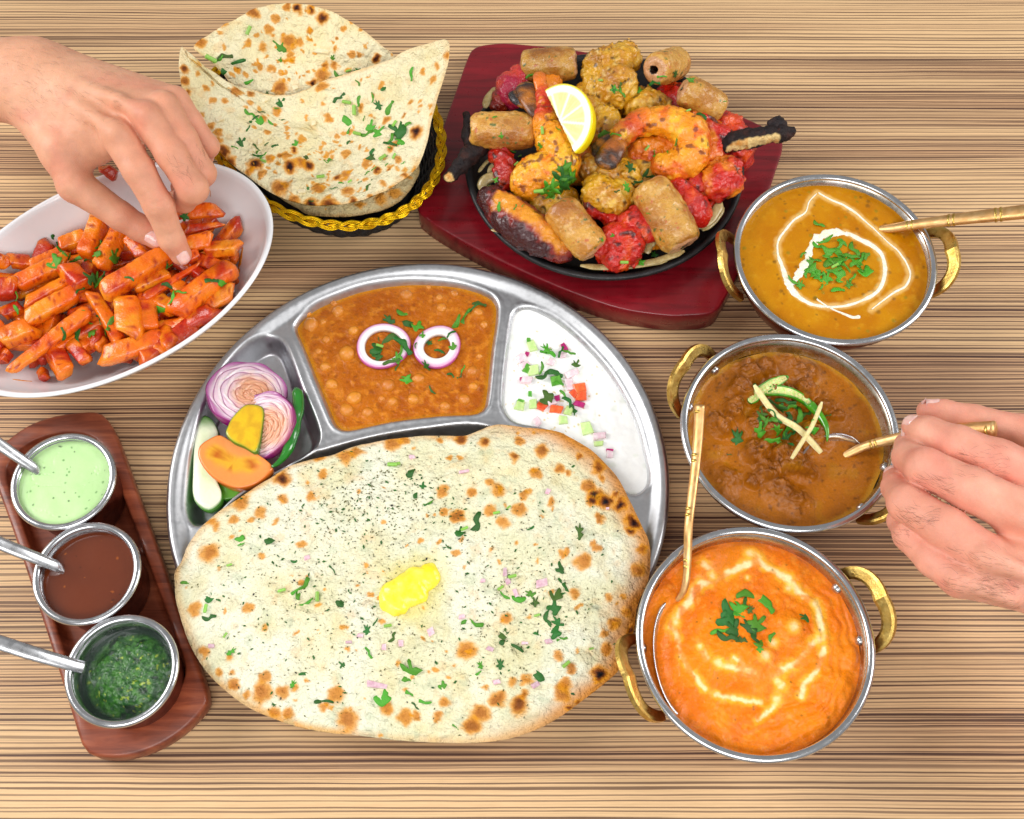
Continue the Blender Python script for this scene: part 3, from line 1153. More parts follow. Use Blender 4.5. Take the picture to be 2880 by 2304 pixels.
herbs([rogan], 'H', [(690, 510, 's', 130, -20), (740, 480, 's', 130, -15), (790, 520, 's', 120, -30), (720, 530, 's', 110, 60), (760, 570, 's', 140, 80), (820, 600, 's', 160, 70), (860, 560, 's', 110, 30),
                     (600, 570, 'l', 90, 20), (640, 600, 's', 120, -10), (620, 630, 's', 110, 40), (590, 655, 'l', 90, 0), (680, 650, 'l', 110, 60), (740, 650, 'l', 120, 30), (735, 700, 'l', 130, -10),
                     (640, 715, 's', 140, 15), (690, 715, 'l', 60, 0), (880, 680, 's', 120, 50), (900, 640, 'l', 90, 10), (450, 700, 'l', 110, 0), (400, 803, 's', 35, 0), (560, 395, 'l', 80, 10),
                     (600, 520, 's', 90, 60), (680, 570, 's', 120, -60), (800, 640, 's', 130, 85), (590, 600, 's', 90, -50), (770, 740, 's', 80, -20), (985, 560, 's', 40, 60), (750, 520, 's', 120, 10)],
      'on the brown meat curry', 'coriander on the meat curry', .3, .0012)
stick([(940, 515), (890, 640), (830, 740), (760, 850)], .0016, 'thin ginger stick crossed beneath the longer one on the brown curry')
stick([(540, 415), (680, 560), (800, 680), (935, 815)], .0026, 'long pale ginger stick lying across the brown curry')


# ------------------------------------------------------------------ brass curry spoons: round bowl, bamboo-ringed handle
def spoon(hpts, bowl_c, bowl_r, bowl_dir, tilt, label, flare=1.0, thick=1.0):
    """hpts: world points from bowl end to handle tip"""
    p = resample(hpts, 60, False)
    e = empty('curry_spoon', tuple(bowl_c))
    tag(e, label, 'spoon', 'brass curry spoons')
    s = np.r_[0, np.cumsum(np.linalg.norm(np.diff(p, axis=0), axis=1))]
    r = np.interp(s / s[-1], [0, .1, .3, 1], [.0030, .0039, .0045, .0056 * flare])
    r = r * thick
    V, F = tube(p, r, 14, .72)
    h = mesh('handle', V, F, BRASS_SP, e)
    L = s[-1]
    for q in (.2, .23, .45, .48, .72, .75, .965):
        i = int(q * 59)
        c = np.array([np.interp(q * L, s, p[:, k]) for k in range(3)])
        d = p[min(i + 1, 59)] - p[max(i - 1, 0)]
        d /= np.linalg.norm(d)
        rr = np.interp(q * L, s, r)
        V, F = tube([c - d * .0011, c - d * .0005, c + d * .0005, c + d * .0011], [rr * .98, rr * 1.07, rr * 1.07, rr * .98], 14, .72)
        mesh('ring', V, F, BRASS, h)
    # bowl: shallow dish, its edge tilted
    bd = np.array(bowl_dir, float)
    bd /= np.linalg.norm(bd)
    up = np.array([0, 0, 1.0])
    sd = np.cross(up, bd)
    sd /= np.linalg.norm(sd)
    up2 = up * math.cos(tilt) + sd * math.sin(tilt)
    sd2 = np.cross(up2, bd)
    a = np.linspace(0, 2 * math.pi, 40, endpoint=False)
    loops = []
    for rr, dz in ((.05, -1), (.5, -.78), (.85, -.3), (1, 0), (1.02, .03), (.985, .04), (.84, -.24), (.5, -.72), (.05, -.94)):
        loops.append(np.asarray(bowl_c) + bowl_r[0] * rr * np.cos(a)[:, None] * bd + bowl_r[1] * rr * np.sin(a)[:, None] * sd2 + up2 * dz * .012)
    V, F = loft(loops)
    mesh('spoon_bowl', V, F, STEEL_RIM, e)
    return e


spoon([W('G', 1180, 480, .050), W('G', 1280, 474, .056), W('G', 1450, 448, .066), W('G', 1800, 405, .084), W('G', 2300, 350, .104)], W('G', 1090, 495, .040), (.024, .019), (1, 0, 0), 0,
      'brass spoon resting on the karahi of yellow dal, handle running off right', 1.15)
spoon([W('H', 1075, 815, .0435), W('H', 1150, 778, .048), W('H', 1230, 745, .053), W('H', 1420, 700, .066), W('H', 1700, 662, .090), W('H', 1980, 652, .114)], W('H', 1010, 850, .0435), (.026, .020), (.8, .35, 0), math.radians(-28),
      'brass spoon dipped in brown curry and held by the hand', 1.3, .82)
spoon([W('Q', 420, 590, .046), W('Q', 470, 520, .053), W('Q', 492, 420, .060), W('Q', 500, 250, .068), W('Q', 508, 60, .077), W('H', 210, 800, .086), W('H', 230, 505, .098)], W('Q', 460, 960, .0455), (.040, .0215), (-.05, 1, 0), math.radians(-24),
      'brass spoon standing in the orange curry with its handle pointing up', 1.0, .66)
# ------------------------------------------------------------------ steel thali plate, pressed from one sheet with four hollows
TC, TR, ZL = np.array([-.0686, -.065]), .1835, .0205
comp_chole = resample(WL('L', [(150, 500), (260, 380), (420, 280), (800, 145), (1200, 90), (1600, 105), (1880, 175), (2015, 270), (2035, 420), (1990, 750), (1945, 1180), (1900, 1290), (1800, 1330), (1500, 1345), (1100, 1390), (850, 1440), (640, 1480), (530, 1440), (460, 1300), (370, 1080), (250, 780), (170, 590)], ZL)[:, :2], 90)
comp_raita = resample(WL('M', [(215, 230), (250, 150), (330, 115), (440, 140), (620, 240), (850, 440), (1060, 690), (1230, 1010), (1320, 1330), (1345, 1530), (1290, 1620), (1200, 1650), (1090, 1570), (950, 1420), (720, 1220), (500, 1110), (260, 1060), (165, 960), (150, 830), (175, 540)], ZL)[:, :2], 90)
comp_salad = resample(WL('J', [(610, 505), (690, 500), (755, 545), (800, 640), (870, 830), (940, 990), (975, 1120), (930, 1210), (800, 1285), (600, 1390), (430, 1510), (300, 1640), (200, 1680), (145, 1600), (150, 1400), (190, 1160), (260, 930), (370, 720), (500, 570)], ZL)[:, :2], 90)
comp_main = resample(WL('T', [(600, 975), (760, 925), (900, 900), (1010, 893), (1110, 935), (1230, 1030), (1310, 1130), (1330, 1260), (1260, 1390), (1120, 1470), (870, 1510), (640, 1470), (470, 1360), (405, 1230), (440, 1110), (520, 1030)], ZL)[:, :2], 90)


def thali_z(P):
    r = np.sqrt(((P - TC) ** 2).sum(1))
    z = np.interp(r, [0, TR - .0135, TR - .0120, TR - .0065, TR - .005, TR - .0015, TR], [ZL, ZL, ZL + .0004, ZL + .0040, ZL + .0046, ZL + .0047, ZL + .0035])
    for c, dep in ((comp_chole, .0175), (comp_raita, .0175), (comp_salad, .0175), (comp_main, .0165)):
        d = poly_sdf(P, c)
        z = z - dep * sst(-.0008, .0085, d) + .0006 * np.exp(-((d + .0016) / .0012) ** 2)
    return z


def build_thali():
    ns, rs = 520, np.r_[np.linspace(.004, TR - .014, 140), np.linspace(TR - .0133, TR, 14)]
    a = np.linspace(0, 2 * math.pi, ns, endpoint=False)
    P = np.concatenate([TC[None]] + [np.stack([TC[0] + r * np.cos(a), TC[1] + r * np.sin(a)], 1) for r in rs])
    V = np.c_[P, thali_z(P)]
    nr = len(rs)
    F = [(0, 1 + j, 1 + (j + 1) % ns) for j in range(ns)] + grid_faces(nr, ns, close_v=True, off=1)
    # rolled edge and the side going down to the foot
    n0 = len(V)
    sk = [(TR + .0008, ZL + .0022), (TR + .0004, ZL + .0008), (TR - .001, ZL + .0002), (TR - .006, .010), (TR - .012, .0012), (TR - .016, .0004), (.01, .0004)]
    for r, z in sk:
        V = np.concatenate([V, np.stack([TC[0] + r * np.cos(a), TC[1] + r * np.sin(a), np.full(ns, z)], 1)])
    last = 1 + (nr - 1) * ns
    for i in range(len(sk)):
        a0, b0 = (last if i == 0 else n0 + (i - 1) * ns), n0 + i * ns
        F += [(a0 + j, b0 + j, b0 + (j + 1) % ns, a0 + (j + 1) % ns) for j in range(ns)]
    return mesh('thali_plate', V, F, STEEL)


thali = tag(build_thali(), 'large round steel thali plate divided into hollows under the flatbread', 'plate')


def fill(name, comp, z, zf, colf, mat, nr=70, ns=300, inset=.0):
    c = comp.mean(0)
    out = c + (comp - c) * (1 - inset)
    V, F, R, nt = polar(np.r_[c, z], np.c_[out, np.full(len(out), z)], nr, ns, 1, zf, .0001, 30, True, .85)
    V[nt:, 2] = np.minimum(V[nt:, 2], z - .010)
    V[nt:-1, :2] = c + (V[nt:-1, :2] - c) * .85
    C = np.empty_like(V)
    C[:nt] = colf(V[:nt], R)
    C[nt:] = C[:nt].mean(0)
    return mesh(name, V, F, mat, col=C)


# ---- chickpea curry
zc = .0158
peas = [(180, 40, 1185, 235), ]
PEA = [(1190, 235, 70), (1490, 255, 45), (560, 380, 70), (310, 500, 85), (380, 745, 40), (640, 770, 90), (440, 890, 58), (500, 1050, 65), (705, 1180, 80), (640, 1290, 75), (1020, 1060, 78), (1300, 1000, 66),
       (1790, 930, 62), (1800, 1070, 50), (1720, 1190, 62), (1250, 1190, 62), (1540, 1250, 55), (1510, 350, 60), (520, 310, 40), (1845, 390, 55), (1860, 790, 32), (1060, 1210, 55), (830, 1310, 62), (280, 400, 45), (450, 640, 50), (700, 560, 60),
       (1390, 160, 30), (420, 480, 40), (960, 1180, 35), (1630, 220, 45), (1900, 500, 45)]
PW = [(W('L', a, b, zc), r * .3061 * .000245) for a, b, r in PEA]


def chole_z(V, R):
    n = fbm(V, 150, 4, 71)
    z = .0008 * n + .0005 * fbm(V, 420, 3, 72)
    for p, r in PW:
        d = np.sqrt(((V[:, :2] - p[:2]) ** 2).sum(1)) / r
        z = z + .0007 * (1 - sst(.6, 1.7, d))
    return z * (1 - sst(.9, 1, R))


def chole_c(V, R):
    c = mixc(lin(184, 100, 10), lin(168, 84, 6), sst(-.4, .5, fbm(V, 60, 4, 75)))
    c = mixc(c, lin(214, 132, 34), sst(.0, .6, fbm(V, 260, 3, 76)) * .7)
    c = mixc(c, lin(126, 60, 12), sst(.2, .6, fbm(V, 330, 3, 77)) * .6)
    for p, r in PW:
        d = np.sqrt(((V[:, :2] - p[:2]) ** 2).sum(1)) / r
        c = mixc(c, lin(208, 122, 26), .5 * (1 - sst(.7, 1.8, d)))
    c = mixc(c, lin(206, 140, 12), sst(.9, .99, R) * .8)
    return c


chole = tag(fill('chickpea_curry', comp_chole, zc, chole_z, chole_c, GRAVY, 80, 330), 'brown-orange chickpea curry filling the top hollow of the steel thali', 'curry')
PEAM = omat('chickpea_in_gravy', (222, 146, 40), (204, 118, 24), 260, .25, .5, coat=.3, sss=(.3, .003, (1, .5, .2)), bump=((500, .3, .001),), rnd=.1)


def pea_mesh():
    def f(P):
        d = np.sqrt((P * P * np.array([1, 1.12, 1.15])).sum(1)) - 1
        d = smin(d, np.sqrt(((P - np.array([.85, 0, .1])) ** 2).sum(1)) - .3, .2)
        return d + .05 * np.exp(-((P[:, 1] / .12) ** 2)) * sst(-.3, .8, P[:, 0]) + .03 * fbm(P, 2.2, 2, 5)
    V, F = surface_net(f, (-1.3, -1.3, -1.3), (1.4, 1.3, 1.3), .17)
    me = bpy.data.meshes.new('chickpea')
    me.from_pydata(V.tolist(), [], F)
    me.polygons.foreach_set('use_smooth', np.ones(len(me.polygons), bool))
    me.materials.append(PEAM)
    return me


PEAME = pea_mesh()
peapos = span([(p[0], -p[1]) for p, r in PW])
for p, r in PW:
    o = bpy.data.objects.new('chickpea', PEAME)
    COL.objects.link(o)
    o.location = (p[0], p[1], zc - r * .12)
    o.rotation_euler = (random.uniform(-.5, .5), random.uniform(-.5, .5), random.uniform(0, 6.28))
    o.scale = (r, r, r)
    tag(o, ('large' if r > .0052 else 'small') + ' chickpea half sunk in the brown-orange curry, ' + peapos(p[0], -p[1]), 'chickpea', 'chickpeas in the curry')

ONIONM = vmat('red_onion_flesh', .22, .5, .3, (.35, .003, (1, .7, .8)), ((900, .06, .0004),), .04, 500)


def onion_ring(crop, cx, cy, ro, ri, z, h, label, tiltv=(0, 0)):
    c = W(crop, cx, cy, z)
    sc = CR[crop][2] * .000264
    ro, ri = ro * sc, ri * sc
    a = np.linspace(0, 2 * math.pi, 72, endpoint=False)
    prof = [(ri, 0), (ri + .0004, h * .75), (ri + .001, h), ((ri + ro) / 2, h * 1.04), (ro - .0012, h), (ro - .0004, h * .8), (ro, h * .4), (ro - .0003, 0)]
    w = 1 + .035 * np.sin(2 * a + cx) + .02 * np.sin(3 * a + cy)
    loops = [np.stack([c[0] + r * w * np.cos(a), c[1] + r * w * np.sin(a), z + zz + tiltv[0] * r * np.cos(a) + tiltv[1] * r * np.sin(a)], 1) for r, zz in prof]
    V, F = np.concatenate(loops), grid_faces(len(prof), 72, True, True)
    cols = [lin(238, 226, 226), lin(245, 238, 236), lin(246, 242, 238), lin(244, 238, 236), lin(226, 170, 206), lin(196, 96, 160), lin(186, 80, 150), lin(170, 70, 130)]
    C = np.repeat(np.array(cols), 72, 0)
    return tag(mesh('onion_ring', V, F, ONIONM, col=C), label, 'onion ring', 'onion rings on the chickpea curry')


r1 = onion_ring('L', 975, 705, 255, 172, zc + .0006, .0034, 'larger red onion ring lying on the chickpea curry')
r2 = onion_ring('L', 1470, 715, 232, 126, zc + .0006, .0036, 'smaller red onion ring lying on the chickpea curry')
herbs([chole, r1, r2], 'L', [(1030, 470, 'l', 170, 40), (1170, 410, 's', 200, -5), (1220, 500, 's', 160, -20), (1290, 520, 'l', 150, -20), (1010, 640, 's', 230, 45), (900, 720, 'l', 170, 30), (930, 790, 'l', 130, -20),
                             (940, 700, 'r', 85, -15), (1170, 690, 's', 210, -50), (1130, 770, 's', 150, 80), (1060, 840, 's', 170, 15), (1110, 810, 'l', 110, 0), (1100, 890, 's', 110, 65),
                             (1630, 520, 's', 240, 55), (1720, 430, 's', 190, 65), (1800, 350, 's', 170, 35), (1860, 310, 's', 120, -15), (1590, 580, 's', 130, 40), (1510, 635, 's', 90, 20),
                             (1335, 600, 'l', 75, 0), (1390, 670, 'l', 85, 60), (1490, 740, 's', 120, -20), (1610, 700, 'l', 100, 0), (1370, 880, 'l', 140, 10), (1190, 1010, 'l', 150, 80),
                             (1415, 1110, 's', 100, -55), (1610, 970, 's', 100, -30), (1705, 910, 's', 110, 65), (1690, 970, 's', 60, 70), (1265, 695, 's', 70, 80), (930, 640, 's', 60, -80)],
      'on the chickpea curry', 'coriander on the chickpea curry', .35, .0008)

# ---- yoghurt raita with chopped salad
RAITAM = vmat('yoghurt', .3, .5, .1, (.15, .004, (1, .95, .85)), ((200, .08, .001),), .02, 500)
zy = .0170
spk = np.c_[RNG.normal(620, 220, 130), RNG.normal(900, 260, 130)]


def raita_c(V, R):
    c = mixc(lin(246, 246, 244), lin(250, 250, 247), sst(-.4, .4, fbm(V, 80, 3, 81)))
    c = mixc(c, lin(222, 228, 214), .5 * sst(.25, .55, fbm(V, 130, 3, 84)))
    for k, (a, b) in enumerate(spk):
        p = W('M', a, b, zy)
        d = np.sqrt(((V[:, :2] - p[:2]) ** 2).sum(1))
        r = .0003 + .0007 * ((k * 37) % 10) / 10
        c = mixc(c, lin(206, 180, 96), .75 * (1 - sst(r * .5, r * 1.5, d)))
    return c


raita = tag(fill('yoghurt_raita', comp_raita, zy, lambda V, R: (.0016 * fbm(V, 55, 3, 82) + .0005 * fbm(V, 180, 2, 83)) * (1 - R ** 8), raita_c, RAITAM, 70, 280, .012), 'white yoghurt raita with chopped salad in the right hollow of the thali', 'raita')
DICE = dict(c=omat('cucumber_dice', (190, 222, 140), (214, 232, 170), 300, .3, .5, sss=(.4, .003, (.7, 1, .5)), rnd=.1),
            g=omat('cucumber_skin_dice', (84, 160, 50), (120, 190, 80), 300, .3, .5, sss=(.3, .003, (.5, 1, .4)), rnd=.1),
            o=omat('red_onion_dice', (232, 200, 210), (244, 232, 232), 300, .3, .5, sss=(.4, .003, (1, .7, .8)), rnd=.06),
            p=omat('purple_onion_dice', (176, 30, 106), (196, 60, 130), 300, .3, .5, sss=(.3, .002, (1, .4, .6)), rnd=.1),
            t=omat('tomato_dice', (232, 92, 44), (242, 124, 70), 300, .25, .5, coat=.3, sss=(.4, .003, (1, .4, .2)), rnd=.08))


def dice(name, crop, x, y, w, h, ang, mat, z, hz, label, cat, group, tilt=.2):
    sc = CR[crop][2] * .000245
    c = W(crop, x, y, z)
    w, h = w * sc / 2, h * sc / 2
    hz = hz / 2
    base = np.array([(-1, -1), (1, -.9), (1.05, 1), (-.9, 1.05)]) * (1 + RNG.uniform(-.28, .2, (4, 2)))
    lp = []
    for zz, s in ((-1, .9), (-.85, 1), (.75, 1), (1, .86)):
        lp.append(np.c_[base * np.array([w, h]) * s, np.full(4, zz * hz)])
    V, F = loft(lp)
    M = np.array((Matrix.Rotation(math.radians(ang), 3, 'Z') @ Matrix.Rotation(random.uniform(-tilt, tilt), 3, 'X') @ Matrix.Rotation(random.uniform(-tilt, tilt), 3, 'Y')))
    V = V @ M.T + c
    return tag(mesh(name, V, F, mat, smooth=False), label, cat, group)


G = 'chopped salad in the raita'
for x, y, w, h, a, k in [(390, 450, 75, 120, 15, 'c'), (365, 400, 40, 40, 0, 'g'), (350, 510, 40, 36, -10, 'p'), (310, 540, 100, 60, 40, 'o'), (330, 600, 90, 60, 35, 'o'), (655, 455, 50, 80, 25, 'p'), (635, 520, 70, 50, 0, 'o'),
                         (545, 575, 60, 70, -15, 'o'), (395, 640, 110, 110, 10, 'c'), (350, 630, 60, 100, -30, 'g'), (580, 720, 110, 90, 10, 'g'), (600, 700, 60, 50, 0, 'c'), (710, 670, 150, 60, 30, 'o'), (345, 725, 100, 70, 0, 'o'),
                         (310, 720, 40, 60, 10, 'p'), (690, 760, 70, 110, 10, 'o'), (780, 790, 110, 110, 20, 't'), (790, 850, 120, 80, 0, 't'), (730, 830, 60, 70, 40, 't'), (770, 915, 100, 50, -20, 'p'), (595, 865, 50, 50, 10, 'p'),
                         (550, 905, 80, 60, 20, 'o'), (470, 930, 80, 90, 60, 't'), (585, 955, 110, 70, -10, 't'), (400, 915, 70, 90, 0, 'c'), (290, 925, 80, 90, -10, 'c'), (300, 890, 60, 30, -20, 'g'), (375, 830, 38, 40, 0, 'g'),
                         (435, 1055, 55, 90, 30, 'o'), (690, 970, 70, 90, -20, 'c'), (645, 1045, 80, 80, 5, 'c'), (830, 1110, 110, 110, 10, 'c'), (935, 1175, 130, 60, 10, 'o'), (930, 1235, 90, 50, 0, 'c'), (1015, 1288, 60, 22, 0, 'p'), (1020, 1320, 60, 70, 0, 'o')]:
    nm = dict(c=('cucumber_dice', 'pale green cucumber dice in the white raita', 'cucumber'), g=('cucumber_dice', 'dark green cucumber skin piece in the white raita', 'cucumber'),
              o=('onion_dice', 'pale onion dice in the white raita', 'onion'), p=('onion_dice', 'purple onion bit in the white raita', 'onion'), t=('tomato_dice', 'orange-red tomato dice in the white raita', 'tomato'))[k]
    dice(nm[0], 'M', x, y, w, h, a, DICE[k], zy + .0006, .0042, nm[1] + ', ' + place((x - 290) / 730, (y - 400) / 920), nm[2], nm[2] + ' pieces in the raita')
herbs([raita], 'M', [(505, 480, 'l', 110, 30), (540, 510, 's', 170, -25), (610, 500, 's', 120, 60), (680, 505, 's', 110, -15), (740, 605, 'l', 80, 0), (470, 640, 's', 150, 80), (500, 700, 's', 150, 35), (575, 665, 's', 170, -15),
                     (600, 760, 's', 110, -10), (505, 870, 'l', 140, 20), (660, 850, 's', 130, -55), (700, 920, 's', 170, -60), (735, 975, 's', 90, -80)],
      'on the white raita', 'coriander on the raita', .35, .0040)
# ------------------------------------------------------------------ breads
BREAD = vmat('baked_flatbread', .5, .22, 0, (.05, .002, (1, .8, .5)), ((110, 1.0, .008), (480, .6, .002), (2200, .25, .0006)), .06, 900, rvar=.12)
B_PALE, B_CREAM, B_GOLD, B_BROWN, B_DARK = lin(236, 228, 196), lin(238, 226, 182), lin(230, 152, 6), lin(172, 82, 0), lin(60, 24, 12)


def char(c, V, spots, seed):
    """blistered spots: gold halo, brown, burnt core"""
    q = V.copy()
    q += .0030 * np.stack([fbm(V, 190, 3, seed), fbm(V, 190, 3, seed + 3), fbm(V, 190, 3, seed + 6)], 1)
    for p, r, k in spots:
        d = np.sqrt(((q - p) ** 2).sum(1)) / r
        near = d < 2.2
        if not near.any():
            continue
        dd = d[near]
        cc = c[near]
        cc = mixc(cc, B_GOLD, .85 * (1 - sst(.75, 1.3, dd)))
        cc = mixc(cc, B_BROWN, min(1, k * 1.1) * .9 * (1 - sst(.42, .95, dd)))
        cc = mixc(cc, B_DARK, max(0, k - .5) * 1.9 * (1 - sst(.2, .8, dd)))
        c[near] = cc
    return c


def flatbread(name, ctr, out, label, pale, spots_px, crop, seed, half=.0032, nr=110, ns=420, p=2.0, bulge=None, nrand=60, edgebrown=.5, cat='bread', group=None, relief=.0012, greenish=0.0, rightbrown=0, melt=None, spot=1.15):
    V, F, R, nt = polar(ctr, out, nr, ns, p, lambda v, r: (relief * fbm(v, 38, 4, seed) + .0006 * fbm(v, 130, 3, seed + 2)) * 1.0 + (bulge(v, r) if bulge else 0), half, 10, True, .9)
    T = V[:nt]
    n1 = fbm(T, 30, 4, seed + 5)
    c = mixc(pale, pale * np.array([.97, .93, .8]), sst(-.3, .45, n1))
    c = mixc(c, lin(222, 200, 130), .35 * sst(.1, .6, fbm(T, 60, 3, seed + 9)))
    c = mixc(c, B_GOLD, .22 * sst(.25, .6, fbm(T, 110, 3, seed + 11)))
    # golden edge
    c = mixc(c, B_GOLD, edgebrown * sst(.945, .992, R + .012 * fbm(T, 45, 3, seed + 13)) * (.5 + .5 * sst(-.3, .3, fbm(T, 22, 2, seed + 15))))
    c = mixc(c, lin(206, 208, 160), greenish * sst(-.05, .4, fbm(T, 40, 4, seed + 17)))
    c = mixc(c, lin(176, 192, 160), greenish * 1.3 * sst(.3, .5, fbm(T, 95, 3, seed + 19)))
    if rightbrown:
        fx = sst(.2, 1.0, (T[:, 0] - ctr[0]) / .13)
        c = mixc(c, lin(214, 130, 14), .8 * fx * sst(.86, .99, R + .06 * fbm(T, 40, 3, seed + 18)))
    spots = []
    sc = CR[crop][2]
    uv = None
    for x, y, r, k in spots_px:
        d = ray(crop, x, y)
        d /= np.linalg.norm(d)
        w = T - np.array([0, CAMY, CAMH])
        t = w @ d
        i = np.argmin(((w - t[:, None] * d) ** 2).sum(1))
        spots.append((T[i], spot * r * sc * t[i] / FPX, min(1.1, k * 1.12)))
    rg = np.random.default_rng(seed)
    for _ in range(nrand):
        i = rg.integers(1, nt)
        spots.append((T[i], rg.uniform(.0008, .0026), rg.uniform(0, .45) ** 1.3))
    if melt is not None:       # butter soaking into the crumb
        dm = np.sqrt(((T[:, :2] - melt[:2]) ** 2).sum(1))
        c = mixc(c, lin(230, 214, 120), .7 * (1 - sst(.012, .034, dm + .012 * fbm(T, 60, 3, seed + 31))))
    c = char(c, T, spots, seed + 20)
    C = np.empty_like(V)
    C[:nt] = c
    C[nt:] = lin(222, 178, 88)
    rim = (R[-1:] * 0)
    # blisters stand a little proud
    for pnt, r, k in spots:
        if r > .003:
            d2 = ((V[:nt] - pnt) ** 2).sum(1)
            V[:nt, 2] += .0010 * np.exp(-d2 / (r * .8) ** 2)
    o = mesh(name, V, F, BREAD, col=C)
    return tag(o, label, cat, group)


# ---- the big stuffed flatbread on the thali
k_out = []
for x, y in [(20, 860), (28, 960), (62, 1080), (105, 1195), (185, 1325), (300, 1440), (440, 1535), (640, 1612), (830, 1652), (1000, 1668), (1180, 1690)]:
    k_out.append(W('N', x, y, .0300))
for x, y in [(180, 1700), (400, 1706), (600, 1688), (780, 1630), (900, 1562), (1000, 1490), (1150, 1372), (1212, 1300), (1275, 1130), (1300, 980), (1355, 850), (1368, 740), (1358, 640), (1312, 540), (1252, 420), (1182, 290), (1062, 170), (960, 105), (870, 62), (720, 46), (560, 28), (470, 52), (380, 85), (250, 88), (120, 92)]:
    k_out.append(W('O', x, y, .0300))
for x, y in [(1000, 135), (850, 190), (640, 238), (520, 312), (350, 420), (200, 530), (100, 645), (58, 745), (22, 805)]:
    k_out.append(W('N', x, y, .0300))
k_spots = [(1080, 405, 52, 1.05), (1130, 430, 46, 1.05), (1060, 440, 30, .9), (1215, 450, 38, 1.1), (1275, 545, 45, .95), (1260, 590, 26, .9), (1095, 1340, 42, 1.05), (935, 1530, 22, .95), (985, 1490, 16, .9), (680, 1500, 50, .75), (555, 1475, 42, .55), (465, 1545, 46, .55), (420, 1620, 42, .6),
           (400, 1215, 48, .45), (605, 1050, 34, .45), (350, 510, 36, .55), (425, 385, 26, .45), (655, 200, 30, .65), (495, 130, 34, .7), (375, 105, 36, .75), (800, 160, 38, .6), (890, 250, 26, .55), (940, 275, 22, .55), (765, 285, 36, .4), (680, 475, 36, .4), (585, 540, 34, .35),
           (1010, 750, 44, .45), (960, 915, 28, .5), (995, 195, 20, .6), (1090, 250, 40, .7), (1035, 350, 34, .5), (1110, 310, 20, .5), (1180, 385, 24, .8), (1100, 520, 28, .55), (850, 430, 24, .4), (690, 400, 24, .35), (515, 480, 32, .3), (280, 485, 24, .35),
           (270, 380, 30, .4), (560, 375, 40, .3), (520, 330, 26, .3), (310, 210, 20, .35), (1180, 1075, 36, .55), (1120, 1130, 24, .4), (1140, 1215, 30, .5), (950, 1310, 28, .5), (880, 1245, 30, .35), (1240, 1010, 26, .5), (1270, 1110, 22, .85), (1300, 790, 40, .55), (1330, 680, 30, .6),
           (720, 1370, 30, .35), (700, 1450, 28, .55), (900, 1440, 44, .5), (920, 1400, 34, .45), (240, 1570, 26, .45), (140, 1565, 24, .4), (70, 1575, 36, .4), (280, 1495, 26, .4), (640, 1390, 26, .3), (930, 690, 20, .3), (1085, 675, 24, .4), (1060, 645, 20, .4), (1145, 940, 18, .4), (900, 705, 22, .3), (670, 110, 26, .45), (250, 110, 20, .5), (60, 110, 30, .45)]
k_spots_n = [(595, 308, 46, .9), (590, 420, 30, .35), (205, 710, 50, .5), (375, 440, 40, .45), (470, 490, 32, .2), (480, 1440, 50, .5), (590, 1440, 34, .45), (335, 1390, 28, .5), (545, 1540, 28, .45), (620, 1555, 30, .45), (935, 1590, 56, .5), (870, 1450, 40, .35), (815, 1515, 26, .4),
             (1135, 1525, 36, .45), (175, 1230, 30, .35), (220, 540, 26, .35), (335, 530, 24, .3), (740, 410, 28, .3), (795, 290, 26, .3), (240, 575, 20, .3), (690, 660, 20, .25), (920, 195, 44, .45), (1170, 125, 44, .5), (990, 170, 36, .4), (790, 200, 36, .4), (130, 1000, 34, .3), (410, 990, 26, .2), (500, 1365, 30, .35), (400, 1450, 22, .3)]
k_spots = k_spots + [((480 + x * .5333 - 1100) / .5335, (1180 + y * .5333 - 1180) / .5335, r, k) for x, y, r, k in k_spots_n]


def k_bulge(V, R):
    z = .0040 * (1 - sst(.55, 1.0, R)) + .0050 * fbm(V, 22, 3, 101) * (1 - R ** 6) + .0030 * np.abs(fbm(V, 48, 2, 102)) * (1 - R ** 8)
    p = W('O', 60, 900, .03)
    d = np.sqrt(((V[:, :2] - p[:2]) ** 2).sum(1))
    crack = np.abs(fbm(V, 55, 3, 104))
    z = z - .0022 * np.exp(-(d / .03) ** 2) - .0010 * (1 - sst(0, .05, crack)) * np.exp(-(d / .055) ** 2)
    return z


kulcha = flatbread('stuffed_flatbread', W('O', 40, 880, .0298), k_out, 'huge oval stuffed flatbread with butter and herbs lying across the thali', lin(240, 239, 214), k_spots, 'O', 100, .0042, 150, 560, 2, k_bulge, 110, .8, relief=.0018, greenish=.26, rightbrown=1, melt=W('N', 1260, 900, .034), spot=1.08)
BUTTER = omat('butter', (246, 222, 40), (250, 236, 96), 120, .26, .5, coat=.2, sss=(.5, .004, (1, .85, .2)), bump=((160, .25, .002),))


def bl(name, fn, P0, P1, h, mat, colf=None, **kw):
    V, F = surface_net(fn, np.asarray(P0), np.asarray(P1), h)
    return mesh(name, V, F, mat, col=None if colf is None else colf(V), **kw)


bp = [(seen([kulcha], 'N', x, y)[0], r) for x, y, r in [(1160, 960, .0085), (1220, 900, .0100), (1290, 850, .0095), (1350, 830, .0075), (1200, 980, .0080), (1300, 920, .0080), (1390, 850, .0040), (1150, 900, .0050), (1370, 790, .0045)]]


def butter_f(P):
    d = np.full(len(P), 1.0)
    for c, r in bp:
        q = (P - c) * np.array([1, 1, 1.5])
        d = smin(d, np.sqrt((q * q).sum(1)) - r, .005)
    ridge = np.sin((P[:, 0] * .7 + P[:, 1] * .9) * 650 + 3 * fbm(P, 90, 2, 5))
    return d + .0007 * fbm(P, 160, 3, 3) + .00035 * ridge


allb = np.array([c for c, r in bp])
tag(bl('butter_pat', butter_f, allb.min(0) - .014, allb.max(0) + .014, .0011, BUTTER), 'yellow smear of butter in the middle of the huge flatbread', 'butter')

